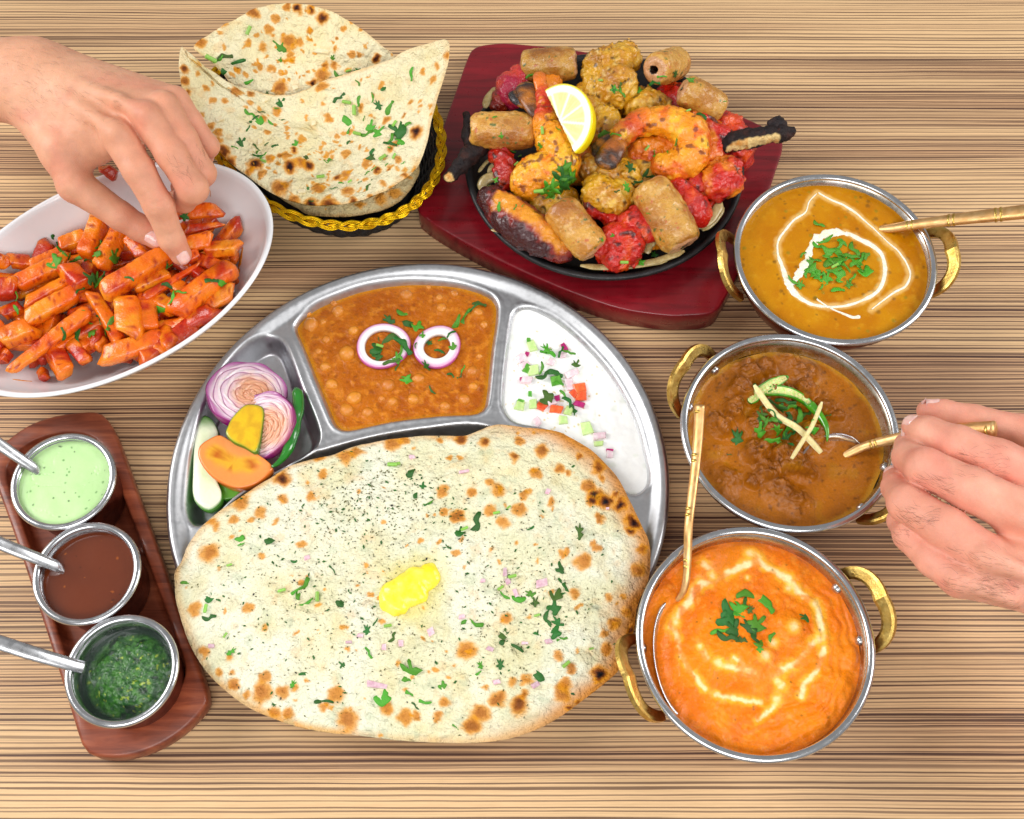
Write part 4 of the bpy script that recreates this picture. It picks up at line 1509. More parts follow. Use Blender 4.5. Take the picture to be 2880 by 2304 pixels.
# herbs and fine flecks on it
herbs([kulcha], 'N', [(365, 640, 'l', 90, 70), (520, 630, 'l', 90, 20), (690, 890, 's', 140, 60), (640, 920, 's', 110, 15), (590, 905, 'r', 50, 10), (780, 935, 'r', 60, 90), (900, 960, 'l', 70, 0), (720, 970, 's', 70, 30), (185, 1000, 'r', 55, 85),
                      (200, 945, 'l', 60, 10), (260, 955, 's', 60, -30), (320, 1225, 'l', 65, -60), (1265, 1335, 'l', 120, 35), (1120, 1465, 'l', 100, -15), (1270, 1450, 's', 110, -30), (1330, 1490, 's', 120, -8), (1290, 1510, 's', 50, -50), (645, 1395, 'l', 50, -20),
                      (905, 1295, 'l', 50, 50), (810, 1485, 's', 100, 0), (1045, 1230, 's', 80, -60), (1175, 1150, 's', 60, 70), (1035, 1110, 'l', 70, 0), (1080, 1070, 's', 60, 60), (1170, 243, 'r', 58, 0), (1270, 270, 's', 90, 65), (1360, 445, 's', 60, 20), (1330, 350, 'l', 45, 0),
                      (855, 790, 's', 45, -50), (660, 750, 's', 50, 20), (310, 770, 'r', 32, 20), (1145, 1090, 'r', 40, 10), (290, 1140, 'r', 30, 60), (700, 1340, 's', 70, -5), (1290, 395, 's', 70, 85), (75, 860, 's', 50, -10), (205, 1050, 's', 80, 15)],
      'on the left half of the huge flatbread', 'coriander on the flatbread, left', .45)
herbs([kulcha], 'O', [(355, 595, 'l', 70, 10), (385, 580, 'r', 40, 30), (455, 550, 's', 120, 75), (300, 675, 's', 40, -40), (195, 445, 's', 60, 20), (990, 595, 'l', 95, -10), (560, 495, 'r', 35, 0), (620, 465, 'r', 30, 40), (740, 575, 's', 70, 40),
                      (895, 785, 'l', 75, 20), (910, 870, 's', 90, -60), (600, 935, 's', 90, -30), (700, 945, 's', 110, 20), (740, 925, 'l', 80, 60), (760, 965, 'l', 60, 0), (860, 990, 'l', 110, 0), (820, 1060, 's', 110, -75), (880, 1080, 'l', 90, 30), (860, 1120, 'l', 80, 70),
                      (590, 1135, 'l', 60, 10), (640, 1190, 's', 170, -22), (900, 1155, 's', 60, 10), (430, 1070, 's', 110, -15), (470, 1295, 'l', 60, 20), (575, 1290, 'l', 60, 0), (450, 1345, 's', 60, 20), (270, 1400, 'l', 50, 0), (785, 1345, 'l', 90, 0), (920, 1290, 'r', 45, 40),
                      (575, 890, 'r', 45, 35), (635, 830, 'r', 45, 20), (900, 920, 's', 70, 45), (870, 920, 'l', 80, -30), (770, 1030, 'r', 35, 20), (1055, 1210, 'r', 25, 20), (340, 1620, 's', 40, -40), (1055, 975, 's', 20, 20), (770, 1130, 's', 45, -20), (30, 240, 'r', 50, 0)],
      'on the right half of the huge flatbread', 'coriander on the flatbread, right', .35)
ONB = omat('red_onion_bit', (208, 160, 178), (232, 208, 212), 300, .3, .5, sss=(.3, .002, (1, .6, .7)), rnd=.2)
for crop, x, y, w, h, a in [('O', 825, 380, 26, 40, -20), ('O', 600, 808, 22, 50, 0), ('O', 615, 855, 26, 34, 20), ('O', 790, 865, 60, 44, 10), ('O', 655, 915, 22, 40, 20), ('O', 375, 1040, 34, 22, 10), ('O', 485, 850, 28, 22, 0), ('O', 520, 1210, 34, 22, -20),
                            ('O', 830, 1170, 36, 26, 20), ('O', 705, 1180, 34, 16, 0), ('O', 555, 1385, 40, 22, 15), ('O', 760, 1400, 44, 24, 30), ('N', 1080, 1400, 110, 28, -10), ('N', 1000, 1140, 36, 24, -10), ('N', 1125, 1200, 24, 34, 0), ('N', 215, 1195, 36, 18, 0), ('N', 1215, 1180, 30, 36, 0), ('N', 1270, 195, 30, 18, 0),
                            ('N', 720, 730, 30, 22, 20), ('N', 940, 1175, 34, 14, 0), ('O', 385, 275, 60, 16, 10), ('O', 110, 200, 34, 20, 10), ('O', 1140, 470, 20, 14, 10), ('O', 210, 1120, 36, 40, 20)]:
    h3 = seen([kulcha], crop, x, y)
    dice('onion_bit', crop, x, y, w, h, a, ONB, h3[0][2] + .0006, .0018, 'pinkish onion bit on the huge flatbread, ' + place((CR[crop][0] + x * .5334 - 560) / 1200, (CR[crop][1] + y * .5334 - 1250) / 750), 'onion', 'onion bits on the flatbread')


def flecks(obj, n, region, mat, name, parent, smin_, smax_, seed):
    rg = np.random.default_rng(seed)
    parts = []
    b = bvh([obj])
    while len(parts) < n:
        x, y = region(rg)
        h = b.ray_cast(Vector((x, y, .3)), Vector((0, 0, -1)))
        if h[0] is None:
            continue
        c = np.array(h[0])
        s = rg.uniform(smin_, smax_)
        a = rg.uniform(0, 6.28)
        u = np.array([math.cos(a), math.sin(a), rg.uniform(-.2, .2)]) * s
        v = np.array([-math.sin(a), math.cos(a), rg.uniform(-.2, .2)]) * s * rg.uniform(.25, .7)
        nn = np.array([0, 0, .0003])
        q = np.array([c - u - v * .4, c - u * .1 - v, c + u + v * .2, c + u * .2 + v])
        parts.append((np.concatenate([q + nn * 1.6, q - nn]), [(0, 1, 2, 3), (7, 6, 5, 4), (0, 4, 5, 1), (1, 5, 6, 2), (2, 6, 7, 3), (3, 7, 4, 0)]))
    V, F = join(parts)
    return tag(mesh(name, V, F, mat, parent, smooth=False), kind='stuff')


HERBDRY = omat('dried_fenugreek', (62, 66, 30), (104, 98, 40), 400, .7, .3)
kc = W('O', 40, 880, .03)


def k_region(rg):
    if rg.random() < .34:
        p = W('N', rg.normal(1100, 240), rg.normal(450, 130), .034)
    elif rg.random() < .5:
        p = W('O', rg.normal(640, 260), rg.normal(900, 300), .034)
    else:
        p = W('N', rg.normal(800, 330), rg.normal(950, 330), .034)
    return p[0], p[1]


flecks(kulcha, 1300, k_region, HERBDRY, 'dried_herb_fleck', kulcha, .0003, .0009, 5)
flecks(kulcha, 60, k_region, omat('nigella', (22, 20, 22), (40, 36, 34), 400, .5, .4), 'nigella_seed', kulcha, .0006, .0012, 6)
flecks(kulcha, 220, k_region, GREENS[1], 'coriander_crumb', kulcha, .0008, .0017, 8)

# ------------------------------------------------------------------ salad in the left hollow
zs = .006
SALAD = vmat('salad_vegetable', .25, .5, .3, (.3, .003, (1, .7, .5)), ((900, .08, .0005),), .05, 400)


def onion_slice(cx, cy, ro, z, tilt, label, seed, masala):
    """a cut onion half: nested rings in one slice, skin at the edge"""
    c = W('J', cx, cy, z)
    R0 = ro * .4523 * .000245
    nr, ns = 60, 110
    a = np.linspace(0, 2 * math.pi, ns, endpoint=False)
    V, C = [], []
    ring = 6.0
    oc = np.array([.10, -.07]) * R0
    tops = []
    for i in range(nr + 1):
        r = R0 * i / nr * (1 + .03 * np.sin(2 * a + seed))
        g = (i / nr * ring) % 1
        gap = math.exp(-((g - .0) / .07) ** 2) + math.exp(-((g - 1.0) / .07) ** 2)
        z0 = .0012 * (1 - i / nr) - .0010 * gap * (i > 4)
        if i == nr:
            z0 -= .001
        wob = 1 + .05 * np.sin(3 * a + seed * 2 + i * .05) * (1 - i / nr) + .02 * np.sin(7 * a + i * .3)
        sh_ = (1 - i / nr)
        tops.append(np.stack([r * wob * np.cos(a) + oc[0] * sh_, r * wob * np.sin(a) + oc[1] * sh_, np.full(ns, z0) + .0003 * np.sin(9 * a + i)], 1))
        base = mixc(lin(228, 196, 212), lin(240, 226, 228), np.full(ns, .5 + .5 * math.sin(g * 6.28)))
        base = mixc(base, lin(160, 44, 130), np.full(ns, min(1, gap) * .9 * (i > 4)))
        base = mixc(base, lin(160, 50, 140), np.full(ns, .8 * sst(.80, .97, i / nr)))
        base = mixc(base, lin(140, 16, 110), np.full(ns, sst(.95, 1, i / nr)))
        C.append(base)
    for s, zz in ((1.0, -.006), (.8, -.012), (.3, -.013)):
        tops.append(np.stack([R0 * s * np.cos(a) * (1 + .03 * np.sin(2 * a + seed)), R0 * s * np.sin(a), np.full(ns, zz)], 1))
        C.append(np.tile(lin(150, 26, 120), (ns, 1)))
    V, F = loft(tops)
    C = np.concatenate(C)
    M = np.array(Matrix.Rotation(tilt[0], 3, 'X') @ Matrix.Rotation(tilt[1], 3, 'Y'))
    V = V @ M.T + c
    m = masala(V)
    C = mixc(C, lin(218, 140, 60), m * .75)
    C = mixc(C, lin(120, 60, 24), .6 * sst(.5, .62, fbm(V, 500, 2, seed + 3)) * m)
    return tag(mesh('onion_slice', V, F, SALAD, col=C), label, 'onion')


def dist_mask(cx, cy, r, z):
    p = W('J', cx, cy, z)
    rr = r * .4523 * .000245
    return lambda V: 1 - sst(rr * .45, rr * 1.15, np.sqrt(((V[:, :2] - p[:2]) ** 2).sum(1)) + .003 * fbm(V, 200, 3, 7))


onion_slice(520, 850, 268, .027, (-.12, .22), 'large red onion slice with purple rings leaning in the salad hollow', 2, dist_mask(560, 850, 170, .026))
onion_slice(605, 1050, 240, .027, (.1, -.3), 'smaller red onion slice behind the yellow cucumber piece', 6, dist_mask(660, 1080, 180, .025))


def prism(name, crop, outline, z0, z1, mat, topcol, sidecol, label, cat, dome=.0, tilt=(0, 0), group=None, colf=None):
    """a cut vegetable piece: flat cut face above, skin around"""
    o0 = WL(crop, outline, z1)
    o = resample(o0, 80)
    c = o.mean(0)
    loops, cols = [], []
    for s in (.02, .25, .5, .7, .84, .93):
        q = c + (o - c) * s
        q[:, 2] = z1 + dome * (1 - s * s)
        loops.append(q)
        cols.append(np.tile(topcol, (80, 1)) if colf is None else colf(q, s))
    for s, z in ((.985, z1 - .0006), (1.0, z1 - .002), (.99, z0 + (z1 - z0) * .5), (.86, z0 + .001), (.5, z0)):
        q = c + (o - c) * s
        q[:, 2] = z
        loops.append(q)
        cols.append(np.tile(sidecol, (80, 1)))
    V, F = loft(loops)
    C = np.concatenate(cols)
    V[:, 2] += tilt[0] * (V[:, 0] - c[0]) + tilt[1] * (V[:, 1] - c[1])
    return tag(mesh(name, V, F, mat, col=C), label, cat, group)


prism('cucumber_spear', 'J', [(225, 990), (290, 1000), (340, 1090), (330, 1180), (320, 1350), (365, 1480), (350, 1550), (280, 1590), (210, 1550), (180, 1480), (180, 1350), (185, 1200), (200, 1090)], zs, .021, SALAD, lin(222, 232, 190), lin(74, 140, 40),
      'long peeled cucumber spear standing at the left edge of the thali', 'cucumber', .0022, (.05, -.03), colf=lambda q, s: mixc(mixc(lin(214, 230, 178), lin(236, 238, 214), np.full(len(q), s)), lin(70, 138, 30), sst(W('J', 200, 1090, .02)[1], W('J', 200, 1010, .02)[1], q[:, 1]) * .9))
prism('cucumber_piece', 'J', [(340, 1400), (480, 1400), (500, 1470), (450, 1500), (370, 1515), (350, 1460)], zs, .0165, SALAD, lin(96, 160, 46), lin(56, 124, 30), 'small green cucumber piece tucked under the tomato wedge', 'cucumber', .001)
prism('cucumber_slice', 'J', [(500, 925), (560, 915), (610, 930), (622, 980), (610, 1080), (595, 1170), (570, 1225), (500, 1190), (430, 1160), (388, 1110), (400, 1060), (430, 1000)], .018, .0325, SALAD, lin(226, 190, 34), lin(74, 120, 24),
      'yellow spiced cucumber piece standing between tomato and onion', 'cucumber', .0008, (-.1, -.05), colf=lambda q, s: mixc(np.tile(mixc(lin(228, 188, 30), lin(176, 176, 40), np.array([sst(.85, .95, s)]))[0], (len(q), 1)), lin(206, 150, 30), sst(-.2, .5, fbm(q, 180, 3, 4)) * .6))
tw = WL('J', [(350, 1115), (420, 1150), (520, 1190), (600, 1240), (665, 1290), (672, 1330), (600, 1400), (520, 1440), (430, 1440), (330, 1400), (260, 1330), (215, 1250), (222, 1185), (280, 1140)], .030)


def tom_col(q, s):
    p0, p1, p2 = W('J', 310, 1215, .03), W('J', 430, 1290, .03), W('J', 545, 1290, .03)
    d = line_dist(q[:, :2], np.array([p0, p1, p2])[:, :2])
    c = mixc(lin(232, 146, 74), lin(226, 168, 40), 1 - sst(.004, .008, d))
    return mixc(c, lin(190, 96, 16), (1 - sst(.002, .006, d)) * sst(-.2, .4, fbm(q, 260, 2, 3)))


prism('tomato_wedge', 'J', [(350, 1115), (420, 1150), (520, 1190), (600, 1240), (665, 1290), (672, 1330), (600, 1395), (520, 1430), (430, 1435), (330, 1390), (260, 1330), (215, 1250), (222, 1185), (280, 1140)], .012, .029, SALAD, lin(232, 150, 70), lin(222, 116, 36),
      'orange tomato wedge resting on the cucumber in the thali', 'tomato', -.0018, (0, .06), colf=tom_col)
gc = resample([W('J', 822, 822, .024), W('J', 838, 900, .024), W('J', 820, 1030, .025), W('J', 795, 1150, .026), W('J', 760, 1230, .027), W('J', 715, 1285, .028), W('J', 672, 1312, .030)], 40, False)
e = empty('green_chilli', tuple(gc[0]))
tag(e, 'whole dark green chilli beside the red onion slices', 'chilli')
GCH = omat('whole_chilli_skin', (20, 98, 26), (38, 126, 34), 60, .15, .6, coat=.6, bump=((120, .2, .002),))
V, F = tube(gc, .0050 * np.interp(np.linspace(0, 1, 40), [0, .05, .2, .7, .93, 1], [.35, .8, 1, .85, .38, .15]) * (1 + .05 * np.sin(np.arange(40) * .7)), 16)
mesh('pod', V, F, GCH, e)
# ------------------------------------------------------------------ wooden tray with three sauce cups
def wood_mat(name, c1, c2, c3, ang, rough=.42, coat=.15):
    m, nt, bs = nodes_of(name)
    lk = nt.links.new
    tc = nd(nt, 'ShaderNodeTexCoord', name='tc')
    mp = nd(nt, 'ShaderNodeMapping')
    mp.inputs['Rotation'].default_value = (0, 0, ang)
    mp.inputs['Scale'].default_value = (14, 150, 60)
    lk(tc.outputs['Object'], mp.inputs['Vector'])
    n = noise_node(nt, 1, 6, .62, mp.outputs[0], .6)
    r = nd(nt, 'ShaderNodeValToRGB')
    r.color_ramp.elements[0].position, r.color_ramp.elements[1].position = .3, .72
    r.color_ramp.elements[0].color, r.color_ramp.elements[1].color = L4(*c1), L4(*c3)
    el = r.color_ramp.elements.new(.5)
    el.color = L4(*c2)
    lk(n.outputs['Fac'], r.inputs[0])
    n2 = noise_node(nt, 14, 3)
    mx = nd(nt, 'ShaderNodeMixRGB', blend_type='MULTIPLY')
    mx.inputs[0].default_value = 1
    lk(r.outputs[0], mx.inputs[1])
    lk(maprange(nt, n2.outputs['Fac'], .3, .7, .82, 1.15), mx.inputs[2])
    lk(mx.outputs[0], bs.inputs['Base Color'])
    b = nd(nt, 'ShaderNodeBump')
    b.inputs['Strength'].default_value, b.inputs['Distance'].default_value = .25, .0006
    lk(n.outputs['Fac'], b.inputs['Height'])
    lk(b.outputs[0], bs.inputs['Normal'])
    finish(nt, bs, rough, .5, coat, None, rvar=.1, rscale=80)
    return m


TRAYW = wood_mat('reddish_hardwood', (92, 38, 22), (130, 62, 38), (160, 86, 54), math.radians(65))
zt = .0185
t_out = resample(WL('I', [(-40, 260), (30, 190), (130, 120), (250, 78), (400, 58), (460, 66), (500, 110), (540, 195), (640, 470), (760, 800), (870, 1110), (945, 1330), (952, 1385), (910, 1450), (820, 1535), (700, 1605), (560, 1645), (440, 1640), (385, 1610), (355, 1540), (300, 1360), (190, 1010), (60, 620), (-20, 400), (-60, 310)], zt), 160)
t_in = resample(WL('I', [(40, 290), (120, 210), (250, 160), (370, 160), (450, 200), (510, 310), (600, 540), (720, 860), (820, 1130), (850, 1240), (820, 1330), (740, 1420), (620, 1470), (520, 1490), (430, 1470), (390, 1400), (330, 1270), (230, 960), (110, 600), (30, 380)], zt), 160)


def align(a, b):
    """same start angle for two loops about a shared centre"""
    c = a.mean(0)
    ang = lambda p: np.arctan2(p[:, 1] - c[1], p[:, 0] - c[0])
    t = np.linspace(-math.pi, math.pi, len(a), endpoint=False)
    out = []
    for p in (a, b):
        g = ang(p)
        o = np.argsort(g)
        gp, pp = g[o], p[o]
        gp = np.r_[gp[-1] - 2 * math.pi, gp, gp[0] + 2 * math.pi]
        pp = np.r_[pp[-1:], pp, pp[:1]]
        out.append(np.stack([np.interp(t, gp, pp[:, k]) for k in range(3)], 1))
    return out


def inset(p, d, z):
    """move a loop inwards by d metres and to height z"""
    t = np.roll(p, -1, 0) - np.roll(p, 1, 0)
    n = np.stack([-t[:, 1], t[:, 0]], 1)
    n /= np.linalg.norm(n, axis=1)[:, None] + 1e-12
    c = p[:, :2].mean(0)
    sg = np.sign(((c - p[:, :2]) * n).sum(1).mean())
    q = p.copy()
    q[:, :2] += n * d * sg
    q[:, 2] = z
    return q


a_, b_ = align(t_out, t_in)
V, F = loft([inset(a_, .004, 0.0), inset(a_, .0015, .0015), inset(a_, 0, .006), inset(a_, 0, zt - .003), inset(a_, .0008, zt - .0009), inset(a_, .0025, zt),
             inset(b_, -.0015, zt), inset(b_, -.0003, zt - .0005), inset(b_, .0004, zt - .002), inset(b_, .0012, .0085), inset(b_, .003, .0068), inset(b_, .006, .0065)])
V, F = V, [f for f in F]
tray = tag(mesh('wooden_tray', V, F, TRAYW), 'long rounded dark reddish wooden tray carrying three sauce cups', 'tray')
mod = tray.modifiers.new('edges', 'EDGE_SPLIT')
mod.split_angle = math.radians(50)


def cup(ctr, R, label):
    x, y, zr = ctr
    z0 = .0067
    e = empty('sauce_cup', (x, y, z0))
    tag(e, label, 'cup', 'copper sauce cups on the tray')
    b = R * .80
    out = [(.001, z0 + .001), (b * .92, z0 + .001), (b, z0), (b + .0015, z0 + .002), (R - .0035, zr - .012), (R - .0022, zr - .003)]
    inn = [(R - .0030, zr - .003), (R - .0043, zr - .012), (b + .0004, z0 + .003), (b - .002, z0 + .002), (.001, z0 + .002)]
    V, F = lathe(out + inn, (x, y, 0), 96)
    mesh('cup_body', V, F, COPPER, e)
    V, F = lathe([(R - .0034, zr - .001), (R - .0050, zr - .012), (b, z0 + .005), (b - .003, z0 + .0035), (.001, z0 + .003), (.001, z0 + .0025), (b - .003, z0 + .0028), (b + .0004, z0 + .004), (R - .0045, zr - .012), (R - .0030, zr - .001)], (x, y, 0), 96, close=True)
    l = mesh('lining', V, F, STEEL_RIM, e)
    a = np.linspace(0, 2 * math.pi, 13)[:-1]
    V, F = lathe([(R - .0021 + .0026 * math.cos(t), zr - .0012 + .0022 * math.sin(t)) for t in a], (x, y, 0), 120, close=True)
    mesh('rim', V, F, STEEL_RIM, e)
    return e


CUPS = [(np.array([-.3175, -.0805, .052]), .0366), (np.array([-.2901, -.1481, .052]), .0363), (np.array([-.2565, -.2143, .052]), .0370)]
for (c, r), t in zip(CUPS, ('copper cup of pale green sauce at the top of the tray', 'copper cup of brown sauce in the middle of the tray', 'copper cup of dark green chutney at the bottom of the tray')):
    cup(c, r, t)


def cup_r(R, zr, z):
    b, z0 = R * .80, .0067
    return np.interp(z, [z0 + .005, zr - .012, zr], [b, R - .005, R - .0035]) + .0004


SAUCE = vmat('thin_sauce', .12, .5, .5, (.15, .003, (1, .6, .4)), ((200, .04, .0006),), .03, 500)
YSAUCE = vmat('mint_yoghurt', .3, .5, .1, (.3, .003, (.8, 1, .7)), ((150, .12, .0012),), .03, 400)
CHUT = vmat('herb_chutney', .2, .5, .4, (.08, .002, (.3, 1, .2)), ((600, .5, .0015), (1800, .5, .0008)), .3, 900)


def specks(base, cs, n, seed, rmin, rmax, amt=.8):
    def f(V, R):
        rg = np.random.default_rng(seed)
        c = mixc(base, base * .93, sst(-.3, .4, fbm(V, 60, 3, seed)))
        ctr = V[:, :2].mean(0)
        for k in range(n):
            p = ctr + rg.uniform(-.03, .03, 2)
            r = rg.uniform(rmin, rmax)
            c = mixc(c, cs[k % len(cs)], amt * (1 - sst(r * .5, r * 1.3, np.sqrt(((V[:, :2] - p) ** 2).sum(1)))))
        return c
    return f


def cup_pool(i, z, zf, colf, name, mat, label):
    c, R = CUPS[i]
    a = np.linspace(0, 2 * math.pi, 100, endpoint=False)
    r = cup_r(R, .052, z)
    out = np.stack([c[0] + r * np.cos(a), c[1] + r * np.sin(a), np.full(100, z)], 1)
    V, F, Rr, nt = polar((c[0], c[1], z), out, 48, 180, 1, zf, .0001, 30, True, .85)
    V[nt:, 2] = np.minimum(V[nt:, 2], z - .012)
    V[nt:-1, :2] = c[:2] + (V[nt:-1, :2] - c[:2]) * .9
    C = np.empty_like(V)
    C[:nt] = colf(V[:nt], Rr)
    C[nt:] = C[:nt].mean(0)
    return tag(mesh(name, V, F, mat, col=C), label, 'sauce')


cup_pool(0, .0475, lambda V, R: .0009 * fbm(V, 40, 3, 201) * (1 - R ** 6) - .0006 * (1 - sst(.0, .003, np.abs(fbm(V, 45, 2, 202)))) * (1 - R ** 4), specks(lin(190, 226, 160), [lin(70, 130, 60), lin(40, 70, 40)], 36, 4, .0003, .0009), 'mint_sauce', YSAUCE, 'pale green mint yoghurt sauce flecked with herbs in the top cup')
cup_pool(1, .0440, lambda V, R: .0002 * fbm(V, 60, 2, 203), specks(lin(104, 46, 22), [lin(50, 30, 14), lin(180, 96, 30)], 20, 9, .0003, .0010, .6), 'tamarind_sauce', SAUCE, 'thin glossy brown sauce in the middle cup')


def chut_z(V, R):
    c = CUPS[2][0]
    d = np.sqrt(((V[:, :2] - (c[:2] + np.array([.002, .001]))) ** 2).sum(1)) / .0290
    heap = .009 * (1 - sst(.5, 1.05, d + .12 * fbm(V, 90, 3, 211)))
    return heap + (.0018 * fbm(V, 150, 4, 212, .6) + .0012 * fbm(V, 420, 3, 213)) * (.3 + sst(.001, .004, heap)) * (1 - R ** 10)


def chut_c(V, R):
    c = mixc(lin(26, 78, 26), lin(62, 118, 38), sst(-.4, .5, fbm(V, 330, 4, 215)))
    c = mixc(c, lin(14, 44, 20), sst(.1, .5, fbm(V, 160, 3, 216)))
    c = mixc(c, lin(150, 170, 56), sst(.45, .62, fbm(V, 420, 2, 218)))
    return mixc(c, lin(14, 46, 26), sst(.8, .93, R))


cup_pool(2, .0345, chut_z, chut_c, 'green_chutney', CHUT, 'coarse dark green herb chutney heaped in the bottom cup')

STEEL_SP = omat('satin_spoon_steel', (186, 187, 190), (202, 203, 206), 300, .3, .5, metal=1, rvar=.08)


def tea_spoon(pts, w, bc, label):
    p = resample(pts, 40, False)
    e = empty('sauce_spoon', tuple(p[-1]))
    tag(e, label, 'spoon', 'steel spoons in the sauces')
    t = np.gradient(p, axis=0)
    t /= np.linalg.norm(t, axis=1)[:, None]
    s = np.cross(t, np.array([0, 0, 1.0]))
    s /= np.linalg.norm(s, axis=1)[:, None]
    n = np.cross(s, t)
    ww = np.interp(np.linspace(0, 1, 40), [0, .5, 1], w)
    prof = [(-1, 0), (-.9, .0008), (-.4, .0014), (.4, .0014), (.9, .0008), (1, 0), (.8, -.0008), (-.8, -.0008)]
    V = np.stack([p + s * (ww[:, None] * u) + n * v for u, v in prof], 1).reshape(-1, 3)
    F = grid_faces(40, 8, False, True) + [tuple(range(8))[::-1], tuple(39 * 8 + k for k in range(8))]
    mesh('handle', V, F, STEEL_SP, e)
    d = t[-1]
    a = np.linspace(0, 2 * math.pi, 28, endpoint=False)
    loops = []
    side = s[-1]
    for rr, dz in ((.05, -.006), (.6, -.0045), (1, 0), (1.0, .0006), (.93, .0004), (.55, -.0037), (.05, -.0052)):
        loops.append(np.asarray(bc) + .014 * rr * np.cos(a)[:, None] * np.array([d[0], d[1], 0]) + .0095 * rr * np.sin(a)[:, None] * side + np.array([0, 0, dz]))
    V, F = loft(loops)
    mesh('spoon_bowl', V, F, STEEL_SP, e)


tea_spoon([W('I', -190, 80, .085), W('I', -60, 170, .074), W('I', 60, 255, .062), W('I', 160, 322, .050), W('I', 185, 338, .044)], [.0044, .0042, .0036], W('I', 225, 365, .040), 'steel spoon handle dipping into the pale green sauce')
tea_spoon([W('I', -150, 600, .085), W('I', 0, 665, .073), W('I', 140, 722, .062), W('I', 260, 770, .049), W('I', 292, 785, .042)], [.0046, .0044, .0038], W('I', 335, 800, .037), 'steel spoon handle dipping into the thin brown sauce')
tea_spoon([W('I', -150, 1070, .085), W('I', 0, 1120, .076), W('I', 160, 1172, .066), W('I', 300, 1212, .055), W('I', 390, 1235, .046)], [.0048, .0048, .0042], W('I', 455, 1255, .028), 'steel spoon handle resting in the dark green chutney')
# ------------------------------------------------------------------ white oval bowl of masala chips
BC, BA, BB, BANG, BZ = np.array([-.3048, .0818]), .1318, .0885, math.radians(33.9), .068


def build_bowl():
    a = np.linspace(0, 2 * math.pi, 160, endpoint=False)
    ca, sa = np.cos(a), np.sin(a)
    ex = np.sign(ca) * np.abs(ca) ** .97
    ey = np.sign(sa) * np.abs(sa) ** .97
    prof = [(.001, .0015), (.40, .0015), (.43, .0), (.47, .0), (.49, .004), (.62, .018), (.80, .038), (.93, .056), (.985, .0655), (1.0, .0678), (.998, .0690), (.985, .0695), (.965, .0688), (.945, .0645), (.90, .056), (.77, .040), (.60, .023), (.42, .0115), (.25, .0075), (.001, .007)]
    lp = []
    cx, sx = math.cos(BANG), math.sin(BANG)
    for s, z in prof:
        x, y = BA * s * ex, BB * s * ey
        lp.append(np.stack([BC[0] + x * cx - y * sx, BC[1] + x * sx + y * cx, np.full(160, z)], 1))
    V, F = loft(lp)
    return tag(mesh('oval_bowl', V, F, PORCELAIN), 'white oval porcelain bowl of orange chips below the reaching hand', 'bowl')


bowl = build_bowl()


def bowl_inner(x, y):
    d = np.array([x, y]) - BC
    u = (d[0] * math.cos(BANG) + d[1] * math.sin(BANG)) / BA
    v = (-d[0] * math.sin(BANG) + d[1] * math.cos(BANG)) / BB
    r = math.hypot(u, v)
    return float(np.interp(r, [0, .25, .42, .60, .77, .90, .945, 1], [.007, .0075, .0115, .023, .040, .056, .0645, .07]))


FRY = vmat('masala_chip', .26, .5, .25, (.1, .003, (1, .4, .15)), ((180, .4, .003), (700, .15, .0008)), .08, 420, rvar=.1)
FC1, FC2, FC3, FC4 = lin(230, 116, 14), lin(218, 82, 10), lin(178, 28, 12), lin(240, 162, 36)


def fry(a, b, w, h, seed, red=0.0, bend=0.0, taper=(1, 1), label=None, name='masala_chip'):
    a, b = np.array(a), np.array(b)
    m = (a + b) / 2
    d = b - a
    L = np.linalg.norm(d)
    d /= L
    s = np.cross([0, 0, 1.0], d)
    s /= np.linalg.norm(s)
    n = np.cross(d, s)
    rg = np.random.default_rng(seed)
    roll = rg.uniform(-.5, .5)
    sl0, sl1 = rg.uniform(-.6, .6, 2)
    s, n = s * math.cos(roll) + n * math.sin(roll), n * math.cos(roll) - s * math.sin(roll)
    ns, nr = 26, 20
    us = np.linspace(-1, 1, ns)
    ang = np.linspace(0, 2 * math.pi, nr, endpoint=False)
    e = .52
    px = np.sign(np.cos(ang)) * np.abs(np.cos(ang)) ** e
    pz = np.sign(np.sin(ang)) * np.abs(np.sin(ang)) ** e
    lp = []
    for u in us:
        k = (1 - abs(u) ** 16) ** .5 if abs(u) < 1 else .0
        k = max(k, .5)
        tp = np.interp(u, [-1, 1], taper)
        c = m + d * (u * L / 2) + n * (bend * (1 - u * u) * L * .12) + s * (bend * .5 * u * u * L * .1)
        sl = sl0 * max(0, u) ** 3 + sl1 * max(0, -u) ** 3
        lp.append(c + s * (px[:, None] * w / 2 * k * tp) + n * (pz[:, None] * h / 2 * k * tp) + d * (sl * (px * w / 2 + .6 * pz * h / 2))[:, None])
    V, F = loft(lp)
    off = V - m
    nz = fbm(V + seed * .37, 110, 3, seed)
    cc = np.concatenate([np.tile(l.mean(0), (nr, 1)) for l in lp])
    rad = V - cc
    V = cc + rad * (1 + .13 * nz[:, None]) + .0005 * fbm(V + seed, 330, 2, seed + 1)[:, None] * rad / (np.linalg.norm(rad, axis=1)[:, None] + 1e-9)
    n1 = fbm(V + seed * .11, 70, 3, seed + 2)
    c = mixc(FC1, FC4, sst(.05, .6, n1) * .75)
    c = mixc(c, FC2, sst(.0, .5, -n1) * .8)
    c = mixc(c, FC3, np.clip(sst(.15 - red * .6, .6 - red * .5, fbm(V + seed * .2, 90, 3, seed + 4)), 0, 1) * .9)
    c = mixc(c, lin(150, 20, 14), sst(.42, .55, fbm(V + seed * .3, 330, 2, seed + 5)) * .85)
    o = mesh(name, V, F, FRY, col=c)
    return tag(o, label or 'orange masala chip in the heap filling the white oval bowl', 'chip', 'masala chips in the white bowl')


